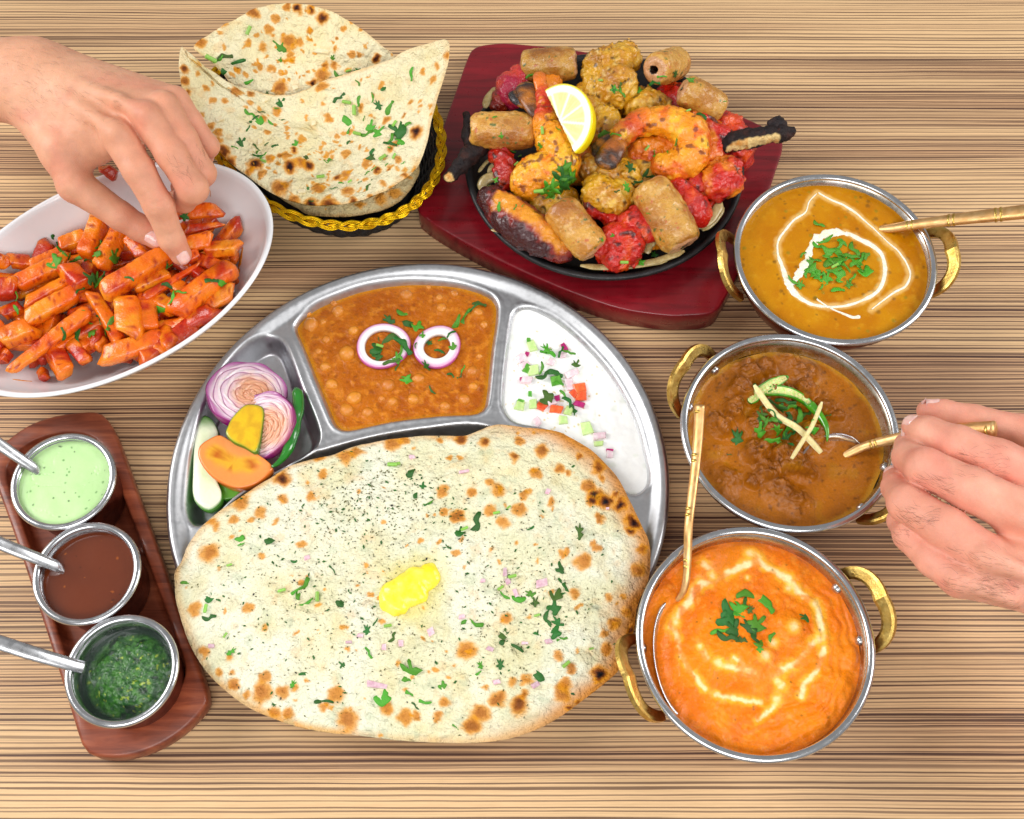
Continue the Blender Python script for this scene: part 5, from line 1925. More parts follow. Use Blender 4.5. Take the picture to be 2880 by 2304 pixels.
FR = [(60, 1540, 640, 1100, 120, .055, .3, 0), (0, 1310, 250, 1220, 150, .053, .0, 0), (160, 1190, 570, 970, 130, .054, .1, .4), (180, 1060, 480, 900, 100, .055, .2, 0), (110, 920, 480, 740, 130, .057, .0, 0), (-40, 960, 130, 930, 150, .058, .7, 0),
      (360, 1330, 470, 1560, 130, .044, .3, 0), (500, 1320, 620, 1470, 100, .045, .1, 0), (720, 1450, 1180, 1310, 140, .050, -.1, .8), (665, 960, 880, 1330, 100, .056, -.1, -.8), (905, 1010, 935, 1280, 190, .058, -.2, 0), (1040, 990, 1060, 1250, 140, .053, -.1, .3),
      (730, 990, 1220, 690, 150, .066, -.1, .3), (730, 420, 610, 720, 140, .054, 0, 0), (870, 510, 710, 800, 130, .058, -.2, 0), (920, 570, 1030, 720, 110, .058, .2, 0), (1180, 400, 1570, 385, 115, .066, .2, 0), (1320, 530, 1590, 480, 80, .060, .6, 0),
      (1290, 640, 1510, 590, 120, .066, 0, 0), (1450, 670, 1710, 650, 110, .060, .1, 0), (1420, 730, 1590, 800, 100, .056, .5, 0), (1020, 1020, 1420, 770, 75, .058, .7, 0), (1240, 1130, 1680, 790, 150, .058, .1, .5), (1100, 1010, 1270, 1110, 120, .052, -.4, 0),
      (1110, 1220, 1420, 1170, 75, .048, .3, 0), (960, 940, 1210, 830, 90, .060, .2, 0), (470, 790, 610, 930, 150, .060, .6, 0), (420, 640, 640, 560, 120, .050, .1, 0), (200, 800, 460, 680, 100, .050, .1, 0), (80, 770, 230, 760, 110, .050, .3, 0), (-60, 810, 70, 790, 110, .050, .4, 0),
      (10, 1130, 160, 1070, 100, .050, .3, 0), (0, 1470, 60, 1380, 90, .046, .4, 0), (300, 1530, 335, 1610, 70, .036, .7, 0), (620, 1260, 750, 1360, 110, .042, .6, 0), (1230, 910, 1340, 980, 110, .054, .4, 0), (820, 235, 890, 270, 90, .046, .9, 0), (1370, 800, 1450, 860, 90, .054, .8, 0),
      (540, 1000, 660, 1000, 80, .050, .3, 0), (1150, 1300, 1290, 1250, 90, .040, .4, 0), (1330, 730, 1420, 690, 80, .064, .8, 0)]
SPEC = {0: 'long reddish chip slanting across the lower left of the white bowl', 5: 'red blunt chip end at the left edge of the heap', 8: 'curved orange chip at the lower edge of the heap', 10: 'wide rounded chip slice in the middle of the heap', 12: 'thick chip under the pinching fingertips',
        13: 'chip leaning steeply at the back of the heap, left of its twin', 14: 'chip leaning steeply at the back, right of its twin', 16: 'crisp browned chip lying topmost at the far right', 17: 'pointed red chip under the browned topmost chip', 21: 'thin dark red chip right of the fingertip chip', 22: 'big curved chip along the right wall of the bowl', 36: 'red chip tip showing behind the thumb', 6: 'chip pointing down at the lower wall of the bowl'}
mpp = .3943 * .000262
fries = []
for i, (x0, y0, x1, y1, w, z, red, bend) in enumerate(FR):
    a, b = W('B', x0, y0, z), W('B', x1, y1, z)
    ww = w * mpp * 1.03
    for q in (a, b):
        q[2] = max(q[2], bowl_inner(q[0], q[1]) + ww * .5)
    tp = (1, 1)
    if i in (0,):
        tp = (.6, 1)
    if i in (17, 21):
        tp = (1, .45)
    fries.append(fry(a, b, ww, ww * random.uniform(.78, 1.0), 300 + i, red, bend, tp, SPEC.get(i) or ('reddish' if red > .35 else 'orange') + (' thick' if w > 115 else ' narrow') + ' chip on the heap in the white bowl, ' + place((x0 + x1) / 3200, ((y0 + y1) / 2 - 400) / 1150)))
rg = np.random.default_rng(77)
k = 0
while k < 70:      # the lower layer that shows through the gaps
    x, y = rg.uniform(-100, 1600), rg.uniform(560, 1480)
    p = W('B', x, y, .040)
    base = bowl_inner(p[0], p[1])
    if base > .040 or y < 640 - .09 * x + 40 or (x > 1500 and y < 620):
        continue
    an = rg.uniform(0, math.pi)
    z = max(base + .008, .034 if k % 2 else .043)
    v = np.array([math.cos(an), math.sin(an), 0]) * rg.uniform(.014, .024)
    a, b = np.array([p[0], p[1], z]) - v, np.array([p[0], p[1], z]) + v
    a[2], b[2] = max(z, bowl_inner(a[0], a[1]) + .006), max(z, bowl_inner(b[0], b[1]) + .006)
    fries.append(fry(a, b, rg.uniform(.011, .015), rg.uniform(.009, .012), 400 + k, rg.uniform(.3, .9), 0, (1, 1), ('thick' if k % 3 else 'short') + ' reddish chip low in the heap in the white bowl, ' + place((x + 100) / 1700, (y - 560) / 920)))
    k += 1
SMEAR = omat('sauce_smear', (214, 140, 30), (200, 110, 24), 300, .3, .5)


def smear(pts, w):
    p = [seen([bowl], 'B', x, y)[0] for x, y in pts]
    ribbon(np.array(p), w, bowl, 'sauce_smear', bowl, SMEAR, .0, 24, .6, 5)


smear([(1470, 300), (1480, 250), (1500, 200)], [.0003, .0005, .0004])
smear([(1500, 290), (1500, 250), (1480, 215)], [.0003, .0004, .0004])
smear([(1640, 620), (1660, 560), (1690, 530)], [.0012, .0008, .0003])
smear([(1690, 850), (1715, 740), (1730, 650)], [.002, .002, .0008])
smear([(230, 700), (300, 670), (390, 640)], [.0004, .0012, .0018])
smear([(90, 1590), (170, 1600), (230, 1605)], [.0004, .0009, .0004])
herbs(fries + [bowl], 'B', [(410, 620, 's', 130, -50), (450, 690, 's', 110, -55), (390, 745, 'l', 130, 15), (490, 720, 's', 110, -20), (555, 730, 's', 100, 25), (690, 650, 's', 110, 80), (695, 700, 'l', 100, 50), (640, 735, 's', 80, -20), (815, 715, 'l', 110, 0),
                            (745, 830, 's', 90, 75), (645, 870, 'l', 120, 80), (690, 890, 'l', 120, 10), (110, 970, 's', 130, -70), (120, 1090, 's', 70, -70), (565, 950, 's', 70, 75), (1180, 800, 's', 150, -10), (1190, 775, 's', 80, -40), (925, 865, 's', 70, -20), (1200, 920, 's', 110, -25), (1290, 970, 's', 110, -20),
                            (1235, 1010, 's', 150, 75), (1150, 1090, 's', 170, 35), (1500, 885, 's', 120, 5), (1590, 910, 's', 130, -40), (460, 1265, 's', 90, -65), (550, 1280, 's', 200, -75), (650, 1250, 'l', 120, 50), (640, 1190, 's', 80, -35), (790, 1185, 's', 160, 65), (750, 1250, 's', 90, -30), (715, 1160, 's', 90, -55),
                            (990, 575, 'r', 40, 0), (1320, 425, 'l', 70, -20), (595, 1100, 's', 30, 0)],
      'on the orange chips', 'coriander on the chips', .7, .0006)
# ------------------------------------------------------------------ woven basket with a braided golden rim, and the breads in it
KC, KA, KB, KANG, KZ = np.array([-.1572, .2396]), .1150, .0880, math.radians(132), .050
BLACK = omat('black_plastic_cane', (20, 19, 20), (32, 30, 30), 200, .38, .5, bump=((500, .2, .0006),), rvar=.1)
STAKE = omat('pale_cane_stake', (120, 104, 84), (84, 72, 58), 300, .5, .4)
GOLD = omat('golden_plastic_wire', (240, 200, 24), (222, 170, 10), 160, .24, .6, metal=.85, rvar=.08)


def oval(s, z, n, off=0.0, ph=0.0, t=None):
    t = np.linspace(0, 2 * math.pi, n, endpoint=False) if t is None else t
    x, y = (KA * s + off) * np.cos(t), (KB * s + off) * np.sin(t)
    c, si = math.cos(KANG), math.sin(KANG)
    return np.stack([KC[0] + x * c - y * si, KC[1] + x * si + y * c, np.broadcast_to(z, x.shape)], 1)


def wall_s(z):
    return np.interp(z, [0, .004, .05], [.74, .77, .985])


bk = empty('bread_basket', (KC[0], KC[1], 0))
tag(bk, 'black woven oval basket with golden braided rim holding flatbreads', 'basket')
NST = 46
for i in range(13):
    z = .004 + i * .0034
    n = NST * 8
    t = np.linspace(0, 2 * math.pi, n, endpoint=False)
    wv = .0011 * np.cos(t * NST / 2 + (i % 2) * math.pi)
    V, F = tube(oval(wall_s(z), z, n, wv), .00165, 6, 1.0, True)
    mesh('woven_strand', V, F, BLACK, bk)
for k in range(NST):
    t = 2 * math.pi * (k + .5) / NST
    P = np.concatenate([oval(wall_s(z), z, 1, 0, 0, np.array([t])) for z in np.linspace(.002, .05, 5)])
    V, F = tube(P, .0010, 5)
    mesh('stake', V, F, STAKE, bk)
o = oval(.75, .0016, 120)
V, F = loft([o * [1, 1, 0] + [0, 0, .0004], o, o * [1, 1, 0] + [0, 0, .0030], np.r_[KC, 0] + (o - np.r_[KC, 0]) * [.9, .9, 0] + [0, 0, .0032]])
mesh('base', V, F, BLACK, bk)
n, turns = 900, 13
t = np.linspace(0, 2 * math.pi, n, endpoint=False)
for s in range(3):
    ph = turns * t + 2 * math.pi * s / 3
    for w in range(4):
        lat = .0030 * np.sin(ph) + (w - 1.5) * .00085
        ver = .0012 * np.sin(2 * ph) + .0003 * (w % 2)
        P = oval(.985, KZ + ver, n, lat)
        P[:, 2] -= .25 * lat * (lat > 0)
        V, F = tube(P, .00052, 5, 1.0, True)
        mesh('braid_wire', V, F, GOLD, bk)

# ---- breads
fl = lambda pts: np.array([W('C', x, y, z) for x, y, z in pts])
lower_out = fl([(905, 1488, .033), (1000, 1535, .033), (1250, 1545, .033), (1500, 1505, .033), (1650, 1425, .034), (1745, 1300, .034), (1775, 1190, .035), (1700, 1050, .035), (1400, 950, .034), (1000, 1000, .033), (700, 1150, .033), (640, 1280, .033), (760, 1400, .033)])
naan_low = flatbread('flatbread', W('C', 1250, 1270, .033), lower_out, 'flatbread edge showing at the bottom of the basket under the others', lin(226, 208, 160), [(1350, 1470, 30, .3), (1500, 1420, 40, .3), (1600, 1380, 40, .2)], 'C', 500, .0035, 50, 260, 2, None, 30, .4, group='flatbreads in the basket')
rear_out = fl([(165, 325, .088), (300, 232, .089), (430, 155, .090), (580, 78, .090), (720, 40, .090), (850, 28, .090), (1000, 44, .090), (1150, 88, .089), (1280, 158, .087), (1400, 240, .084), (1500, 322, .080), (1600, 410, .072), (1560, 520, .060), (1400, 640, .050), (1150, 740, .044), (900, 780, .042), (700, 750, .044), (520, 690, .050), (430, 610, .057), (375, 535, .065), (300, 455, .075), (215, 390, .083)])
rear_spots = [(905, 65, 34, .95), (998, 75, 30, .85), (1080, 130, 38, .9), (825, 45, 22, .5), (590, 90, 42, .6), (220, 305, 34, .5), (840, 305, 50, .5), (920, 300, 26, .35), (700, 208, 26, .3), (993, 212, 20, .5), (660, 340, 28, .3), (1470, 415, 28, .9), (1345, 385, 22, .4), (1185, 350, 22, .35), (1183, 272, 16, .5), (785, 630, 42, .6), (720, 490, 26, .35), (1080, 545, 48, .5), (1110, 468, 22, .5), (1175, 465, 24, .5),
              (1285, 390, 20, .3), (630, 470, 22, .3), (750, 130, 26, .25), (850, 390, 22, .25), (1290, 160, 20, .3), (1360, 200, 18, .4), (480, 500, 20, .2), (550, 300, 24, .25), (1010, 590, 26, .95), (380, 170, 24, .3)]


def puff(seed, amp=.0035, fr=26):
    return lambda V, R: amp * fbm(V, fr, 3, seed) * (1 - R ** 8) + amp * .5 * np.abs(fbm(V, fr * 1.8, 2, seed + 1))


naan_rear = flatbread('flatbread', W('C', 850, 460, .060), rear_out, 'flatbread standing at the back of the basket with curved top edge', lin(243, 233, 194), rear_spots, 'C', 520, .0026, 110, 420, 1.5, puff(521), 70, .35, group='flatbreads in the basket')
front_out = fl([(75, 345, .093), (58, 450, .092), (75, 600, .086), (108, 740, .080), (170, 860, .075), (255, 965, .071), (330, 1060, .067), (430, 1170, .062), (560, 1272, .058), (650, 1335, .056), (760, 1400, .055), (900, 1452, .054), (1050, 1472, .054), (1250, 1458, .055), (1420, 1412, .057), (1560, 1352, .060), (1690, 1272, .063), (1780, 1162, .066), (1830, 1020, .070), (1860, 870, .076), (1900, 720, .084), (1952, 560, .093), (1988, 400, .101), (1972, 295, .107), (1850, 310, .104), (1700, 362, .097), (1560, 430, .089), (1400, 482, .080), (1250, 532, .072), (1050, 595, .063), (900, 668, .058), (750, 685, .058), (600, 662, .062), (490, 632, .067), (405, 585, .073), (330, 530, .079), (230, 470, .085), (140, 415, .091), (105, 360, .093)])
front_spots = [(605, 1178, 46, 1.0), (850, 1190, 48, .95), (990, 1185, 40, .9), (885, 1072, 28, .85), (1745, 945, 46, .95), (385, 1090, 36, .8), (430, 1150, 30, .7), (790, 1340, 60, .6), (1270, 1365, 40, .5), (1480, 1215, 28, .8), (1560, 1205, 20, .6), (1195, 1265, 28, .75), (1255, 1245, 30, .4), (1620, 1140, 26, .5), (1565, 1065, 26, .6), (1050, 1355, 40, .5), (1130, 1470, 60, .8), (1000, 1465, 50, .95), (1300, 1430, 30, .8),
               (475, 650, 34, .5), (570, 670, 26, .6), (250, 630, 22, .4), (90, 500, 30, .8), (100, 580, 26, .6), (195, 530, 20, .3), (300, 720, 22, .3), (380, 710, 20, .4), (760, 800, 30, .3), (690, 940, 22, .4), (660, 850, 24, .4), (1130, 850, 28, .35), (1360, 770, 28, .35), (1540, 860, 26, .5), (1670, 820, 16, .5), (1080, 620, 40, .4), (1900, 480, 22, .4), (1970, 390, 22, .5), (1800, 510, 18, .3), (1870, 570, 26, .3), (1660, 1250, 26, .6), (1510, 1305, 26, .3), (710, 1135, 26, .4),
               (930, 1160, 40, .5), (820, 1110, 30, .4), (780, 1110, 22, .5), (560, 1230, 26, .4), (1780, 770, 16, .3), (1850, 760, 16, .3), (1700, 740, 14, .5), (340, 950, 28, .3), (290, 900, 22, .4), (230, 820, 18, .3), (340, 1010, 26, .35), (650, 1240, 26, .35), (1600, 1020, 22, .3), (1250, 1100, 30, .25), (1400, 1170, 26, .35), (1430, 1400, 24, .5), (1580, 1340, 22, .5), (1740, 1210, 20, .5), (120, 660, 24, .6), (880, 1440, 40, .5)]


def front_b(V, R):
    z = puff(541, .0056, 26)(V, R)
    for x, y, r, h in [(1000, 1000, .012, .005), (930, 800, .011, .004), (880, 1150, .016, .005), (1180, 780, .014, .004), (600, 760, .014, .003), (1500, 1100, .018, .003)]:
        p = W('C', x, y, .05)
        z = z + h * np.exp(-((V[:, :2] - p[:2]) ** 2).sum(1) / r ** 2)
    for x, y, r, h in [(920, 860, .008, .005), (760, 940, .010, .003), (1100, 920, .012, .003)]:
        p = W('C', x, y, .05)
        z = z - h * np.exp(-((V[:, :2] - p[:2]) ** 2).sum(1) / r ** 2)
    return z


naan_front = flatbread('flatbread', W('C', 1130, 1130, .050), front_out, 'front flatbread curling up at both tips in the basket, strewn with coriander', lin(243, 233, 194), front_spots, 'C', 540, .0026, 130, 500, 2.0, front_b, 110, .4, group='flatbreads in the basket')
herbs([naan_rear], 'C', [(555, 215, 'r', 75, 80), (285, 415, 'r', 70, -40), (385, 400, 's', 100, 10), (345, 430, 's', 90, 55), (440, 455, 's', 200, 48), (780, 340, 'l', 90, 60), (785, 430, 'l', 40, 0), (535, 595, 's', 110, 10), (1155, 410, 'l', 45, 0), (1270, 508, 'r', 40, 20), (1205, 548, 's', 90, -25), (1330, 495, 's', 50, 20), (640, 690, 's', 40, 60), (690, 665, 'l', 40, 0)],
      'on the rear flatbread', 'coriander on the rear flatbread', .6)
herbs([naan_front], 'C', [(560, 815, 's', 100, -20), (590, 850, 's', 100, 50), (625, 865, 'l', 80, 80), (785, 735, 'l', 70, 0), (720, 885, 's', 80, -30), (645, 800, 's', 60, 10), (745, 775, 's', 60, -10), (795, 858, 's', 50, 0), (553, 920, 's', 70, 70), (505, 1015, 'l', 70, 0), (455, 1050, 's', 60, -10), (610, 1050, 's', 70, -50), (635, 1075, 's', 70, 40), (680, 1030, 's', 60, 50), (740, 1040, 's', 60, 25), (890, 1022, 'l', 60, 10), (620, 1115, 's', 90, -10), (660, 1110, 's', 70, 50), (660, 1155, 'r', 45, -20), (970, 1120, 'l', 60, 0), (1125, 1145, 'l', 80, -10), (1070, 1270, 'r', 60, 15),
                          (1195, 700, 's', 110, 40), (1260, 735, 'r', 60, -15), (1315, 790, 'r', 80, 85), (1340, 720, 's', 130, 80), (1445, 695, 's', 70, 75), (1515, 630, 'l', 60, 20), (1480, 750, 'l', 80, 30), (1555, 770, 's', 130, 65), (1340, 590, 's', 50, -60), (1715, 530, 's', 90, 70), (1260, 865, 's', 130, -50), (1275, 920, 's', 90, 60), (1420, 905, 'l', 100, 10), (1480, 945, 'l', 120, -45), (1400, 960, 's', 110, 15), (1335, 960, 'r', 60, -20), (1565, 1010, 's', 140, 75), (1620, 940, 'l', 140, 80), (1640, 1000, 'l', 110, 30), (1675, 900, 's', 90, 30), (1570, 1025, 's', 120, -15), (1600, 890, 'r', 50, 60), (1275, 1010, 's', 60, 30), (1430, 1110, 's', 110, 60), (1435, 1130, 'l', 60, 0), (1515, 1130, 'r', 60, 35), (1600, 1120, 'r', 50, 60), (1660, 1165, 's', 40, 30),
                          (1415, 1320, 's', 120, 55), (1280, 1300, 'r', 36, 40), (1215, 1305, 's', 40, 0), (1350, 1300, 's', 40, 20), (1165, 1345, 's', 60, 10), (1450, 1205, 's', 50, 30), (1400, 1235, 's', 40, 40), (1540, 1175, 's', 30, 40), (980, 1345, 'l', 40, 0), (1000, 1435, 's', 45, 0), (1380, 845, 's', 40, 60)],
      'on the front flatbread', 'coriander on the front flatbread', .5)
GARL = omat('garlic_bit', (238, 228, 196), (226, 208, 160), 300, .4, .4, sss=(.3, .002, (1, .9, .6)))
for ob, x, y, w, h, a in [(naan_rear, 1075, 365, 120, 60, -15), (naan_rear, 890, 625, 60, 60, 30), (naan_front, 1020, 880, 40, 50, 0), (naan_front, 935, 1365, 60, 36, 0), (naan_front, 670, 715, 50, 40, 30), (naan_front, 350, 850, 60, 60, 20), (naan_front, 640, 1010, 40, 60, 10), (naan_front, 580, 1075, 40, 36, 0), (naan_front, 1380, 1120, 40, 30, 20)]:
    h3 = seen([ob], 'C', x, y)
    dice('garlic_bit', 'C', x, y, w, h, a, GARL, h3[0][2] + .0006, .0016, 'pale garlic piece on the ' + ('rear' if ob is naan_rear else 'front') + ' flatbread, ' + place(x / 1900, y / 1450), 'garlic', 'garlic on the flatbreads', .1)
# ------------------------------------------------------------------ sizzler: red board, iron plate, mixed grill
zb = .024
BOARDW = wood_mat('dark_red_board', (96, 10, 18), (124, 14, 26), (138, 18, 30), 0, .33, .25)
bo = resample(WL('T', [(1000, 100), (1035, 92), (1090, 92), (1250, 112), (1400, 160), (1520, 225), (1600, 262), (1640, 285), (1648, 310), (1630, 370), (1580, 520), (1525, 630), (1500, 658), (1450, 664), (1400, 664), (1300, 648), (1180, 606), (1060, 552), (960, 500), (900, 462), (880, 440), (884, 405), (910, 330), (960, 190), (985, 120)], zb), 180)
V, F = loft([inset(bo, .0012, 0.0), inset(bo, 0, .0012), inset(bo, 0, zb - .0015), inset(bo, .0005, zb - .0004), inset(bo, .0016, zb), inset(bo, .004, zb)])
board = tag(mesh('serving_board', V, F, BOARDW), 'dark red painted wooden board under the iron sizzler plate', 'board')
m_ = board.modifiers.new('edges', 'EDGE_SPLIT')
m_.split_angle = math.radians(50)
IRON = omat('cast_iron', (20, 20, 22), (34, 34, 36), 120, .4, .5, bump=((700, .35, .0008), (2500, .2, .0003)), rvar=.1)
SCn, SR, SZ = np.array([.0756, .2048]), .1135, .046
prof = [(.001, zb + .0005), (SR - .02, zb + .0005), (SR - .016, zb + .002), (SR - .004, SZ - .006), (SR + .0005, SZ - .0035), (SR + .001, SZ - .001), (SR - .0008, SZ + .0003), (SR - .0035, SZ - .0002), (SR - .0055, SZ - .003), (SR - .015, zb + .0065), (SR - .02, zb + .0045), (.001, zb + .004)]
V, F = lathe(prof, (SCn[0], SCn[1], 0), 160)
iron = tag(mesh('sizzler_plate', V, F, IRON), 'round black cast iron sizzler plate on the red board', 'plate')

MEAT = vmat('grilled_meat', .28, .5, .4, (.05, .003, (1, .4, .2)), ((240, .6, .003), (800, .5, .0014), (2200, .2, .0005)), .12, 500, rvar=.12)
CHARM = vmat('charred_bone', .6, .3, 0, None, ((500, .6, .002), (1400, .5, .001)), .2, 700)
zf0 = zb + .0045


def px_r(crop, v, z=.065):
    return v * CR[crop][2] * .000305 * (.8 - z) / .735


def kebab(crop, a, b, r, label, seed, hole=1, tone=0.0):
    a, b = W(crop, *a), W(crop, *b)
    d = b - a
    L = np.linalg.norm(d)
    d /= L

    def f(P):
        q = P - a
        t = q @ d
        rad = np.sqrt(np.maximum(((q - t[:, None] * d) ** 2).sum(1), 1e-12))
        nz = fbm(P, 60, 3, seed)
        rr = r * (1.04 + .12 * fbm(P, 42, 2, seed + 14) + .06 * nz + .03 * fbm(P, 150, 2, seed + 4)) * (1 - .16 * np.clip(np.abs(2 * t / L - 1), 0, 1.1) ** 4)
        dx, dy = rad - rr, np.abs(t - L / 2) - L / 2 - .001 + .0016 * fbm(P, 160, 2, seed + 1)
        o = .0042
        s = np.minimum(np.maximum(dx + o, dy + o), 0) + np.sqrt(np.maximum(dx + o, 0) ** 2 + np.maximum(dy + o, 0) ** 2) - o
        s = s + .0006 * fbm(P, 330, 3, seed + 2)
        h = .0030 * (1 + .5 * fbm(P, 260, 2, seed + 3)) - rad
        return np.maximum(s, h) if hole else s
    lo = np.minimum(a, b) - r * 1.4
    hi = np.maximum(a, b) + r * 1.4
    V, F = surface_net(f, lo, hi, .0010)
    q = V - a
    t = q @ d
    rad = np.sqrt(((q - t[:, None] * d) ** 2).sum(1))
    n = fbm(V, 90, 4, seed + 5)
    c = mixc(lin(210, 156, 66), lin(186, 122, 40), sst(-.3, .4, n))
    c = mixc(c, lin(222, 178, 106), sst(.1, .6, fbm(V, 240, 3, seed + 6)) * .8)
    c = mixc(c, lin(150, 82, 24), sst(.1, .6, fbm(V, 45, 3, seed + 7)) * .8)
    end = (np.minimum(t, L - t) < .0010) & (rad < r * .78)
    c = mixc(c, lin(208, 156, 116), end * .8)
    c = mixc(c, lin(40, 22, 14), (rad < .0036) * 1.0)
    c = mixc(c, lin(70, 100, 40), sst(.56, .64, fbm(V, 300, 2, seed + 8)) * .9)
    c = mixc(c, lin(190, 90, 50), sst(.58, .66, fbm(V, 280, 2, seed + 9)) * .8)
    c = c * (1 + tone)
    return tag(mesh('seekh_kebab', V, F, MEAT, col=c), label, 'kebab', 'minced meat kebabs on the sizzler')


K = [kebab('D', (1150, 330, .066), (1700, 290, .072), px_r('D', 165), 'minced kebab at the far left of the plate, behind the prawn', 600, 1, -.18),
     kebab('D', (620, 985, .070), (1270, 1000, .070), px_r('D', 176), 'pale minced kebab jutting left over the red board', 610, 0, .06),
     kebab('E', (690, 330, .084), (930, 260, .062), px_r('E', 150), 'minced kebab at the back showing its hollow pink end', 620, 1, 0),
     kebab('E', (965, 520, .084), (1340, 720, .070), px_r('E', 150), 'minced kebab at the back right with a hole in its near end', 630, 1, -.08),
     kebab('F', (790, 400, .072), (1060, 700, .060), px_r('F', 116), 'speckled minced kebab at the front of the plate beside the charred drumstick', 640, 0, .06),
     kebab('F', (1430, 240, .076), (1670, 660, .060), px_r('F', 128), 'glossy minced kebab at the front right of the plate', 650, 0, 0)]


def piece(name, crop, balls, k, colf, label, cat, group, seed, amp=.0016, mat=None, h=.0012, squash=1.0, fr=90):
    B = [(W(crop, x, y, z), px_r(crop, r, z)) for x, y, z, r in balls]

    def f(P):
        d = np.full(len(P), 1.0)
        for c, r in B:
            q = (P - c) * np.array([1, 1, squash])
            d = smin(d, np.sqrt((q * q).sum(1)) - r, k)
        return d + amp * 1.7 * fbm(P, fr, 3, seed) - amp * 1.2 * np.abs(fbm(P, 170, 2, seed + 2)) + amp * .45 * fbm(P, 420, 2, seed + 1)
    al = np.array([c for c, r in B])
    rm = max(r for c, r in B) + .004
    V, F = surface_net(f, al.min(0) - rm, al.max(0) + rm, h)
    return tag(mesh(name, V, F, mat or MEAT, col=colf(V, seed)), label, cat, group)


def yellow(V, s):
    n = fbm(V, 80, 4, s + 3)
    c = mixc(lin(220, 164, 26), lin(198, 132, 12), sst(-.3, .4, n))
    c = mixc(c, lin(234, 192, 84), sst(.1, .6, fbm(V, 140, 3, s + 4)) * .8)
    c = mixc(c, lin(150, 84, 18), sst(.2, .6, fbm(V, 50, 3, s + 5)) * .75)
    c = mixc(c, lin(60, 36, 14), sst(.4, .56, fbm(V, 240, 2, s + 6)) * .85)
    return mixc(c, lin(244, 214, 130), sst(.25, .6, fbm(V, 320, 2, s + 7)) * .5)


def red(V, s):
    n = fbm(V, 90, 4, s + 3)
    c = mixc(lin(206, 30, 16), lin(230, 84, 14), sst(-.1, .5, n))
    c = mixc(c, lin(170, 14, 20), sst(.0, .5, fbm(V, 130, 3, s + 4)) * .8)
    return mixc(c, lin(46, 12, 14), sst(.22, .5, fbm(V, 130, 3, s + 5)) * .9)


def orange(V, s):
    n = fbm(V, 90, 4, s + 3)
    c = mixc(lin(236, 138, 24), lin(222, 104, 22), sst(-.2, .5, n))
    return mixc(c, lin(188, 40, 20), sst(.2, .55, fbm(V, 110, 3, s + 4)) * .8)


GY, GR = 'yellow grilled chicken pieces on the sizzler', 'red grilled chicken pieces on the sizzler'
piece('chicken_piece', 'E', [(170, 330, .068, 170), (330, 270, .068, 160), (360, 440, .070, 150), (230, 540, .066, 150), (380, 590, .064, 100), (380, 160, .066, 90), (480, 240, .064, 90), (80, 480, .064, 90)], .010, yellow, 'largest yellow chicken piece, at the back behind the lemon', 'chicken', GY, 700, .0022)
piece('chicken_piece', 'E', [(600, 640, .060, 130), (720, 680, .060, 110), (520, 720, .058, 100)], .010, yellow, 'yellow chicken piece between the largest one and the curled prawn', 'chicken', GY, 710, .002)
piece('chicken_piece', 'D', [(2020, 860, .062, 130), (2050, 980, .060, 120), (1960, 1060, .058, 100)], .010, yellow, 'pale yellow chicken piece right beside the lemon wedge', 'chicken', GY, 720, .002)
piece('chicken_piece', 'F', [(1100, 280, .064, 100), (1180, 350, .062, 100), (1220, 400, .058, 60), (1060, 330, .060, 60), (1250, 300, .062, 70)], .008, yellow, 'yellow chicken piece between the two front kebabs', 'chicken', GY, 730, .002)
piece('chicken_piece', 'F', [(1040, 130, .060, 90), (1230, 170, .062, 90), (1300, 190, .062, 80), (1130, 190, .060, 80)], .008, yellow, 'pale chicken piece under the black prawn tail', 'chicken', GY, 740, .0018)
piece('chicken_piece', 'E', [(560, 1130, .064, 120), (700, 1090, .064, 110), (860, 1080, .064, 110)], .008, orange, 'orange chicken piece inside the curl of the prawn', 'chicken', GY, 750, .0016)
piece('chicken_piece', 'E', [(1330, 1400, .060, 150), (1400, 1300, .060, 110), (1240, 1480, .058, 120), (1260, 1330, .056, 100), (1440, 1440, .056, 80)], .010, lambda V, s: mixc(red(V, s), orange(V, s), sst(-.1, .3, fbm(V, 60, 2, s + 9))), 'red-orange chicken piece with a small hole at the right rim', 'chicken', GR, 760, .002)
piece('chicken_piece', 'F', [(1640, 270, .064, 60), (1690, 330, .062, 85), (1740, 400, .060, 95), (1780, 450, .056, 70)], .008, red, 'deep red chicken strip right of the glossy kebab', 'chicken', GR, 770, .0016)
piece('chicken_piece', 'F', [(1200, 610, .056, 95), (1280, 690, .054, 100), (1150, 700, .052, 85), (1200, 760, .050, 70), (1310, 620, .056, 80)], .008, red, 'red chicken piece lying at the front between the kebabs', 'chicken', GR, 780, .002)
piece('chicken_piece', 'F', [(1340, 490, .060, 90), (1400, 560, .058, 80), (1290, 520, .058, 70)], .008, red, 'red chicken piece left of the glossy kebab', 'chicken', GR, 790, .0016)
piece('chicken_piece', 'F', [(1020, 370, .058, 45), (1040, 430, .056, 45), (1180, 500, .054, 60)], .006, red, 'small dark red chicken bit behind the speckled kebab', 'chicken', GR, 795, .0016)
piece('chicken_piece', 'D', [(1010, 520, .064, 130), (1040, 640, .062, 120), (1130, 400, .064, 90)], .009, lambda V, s: mixc(lin(170, 24, 60), lin(206, 60, 40), sst(-.2, .4, fbm(V, 80, 3, s))), 'crimson chicken piece left of the upright prawn tail', 'chicken', GR, 800, .0014)
piece('chicken_piece', 'D', [(1430, 520, .066, 90), (1480, 480, .064, 70)], .008, orange, 'orange chicken bit between upright prawn tail and lemon', 'chicken', GR, 805, .0014)
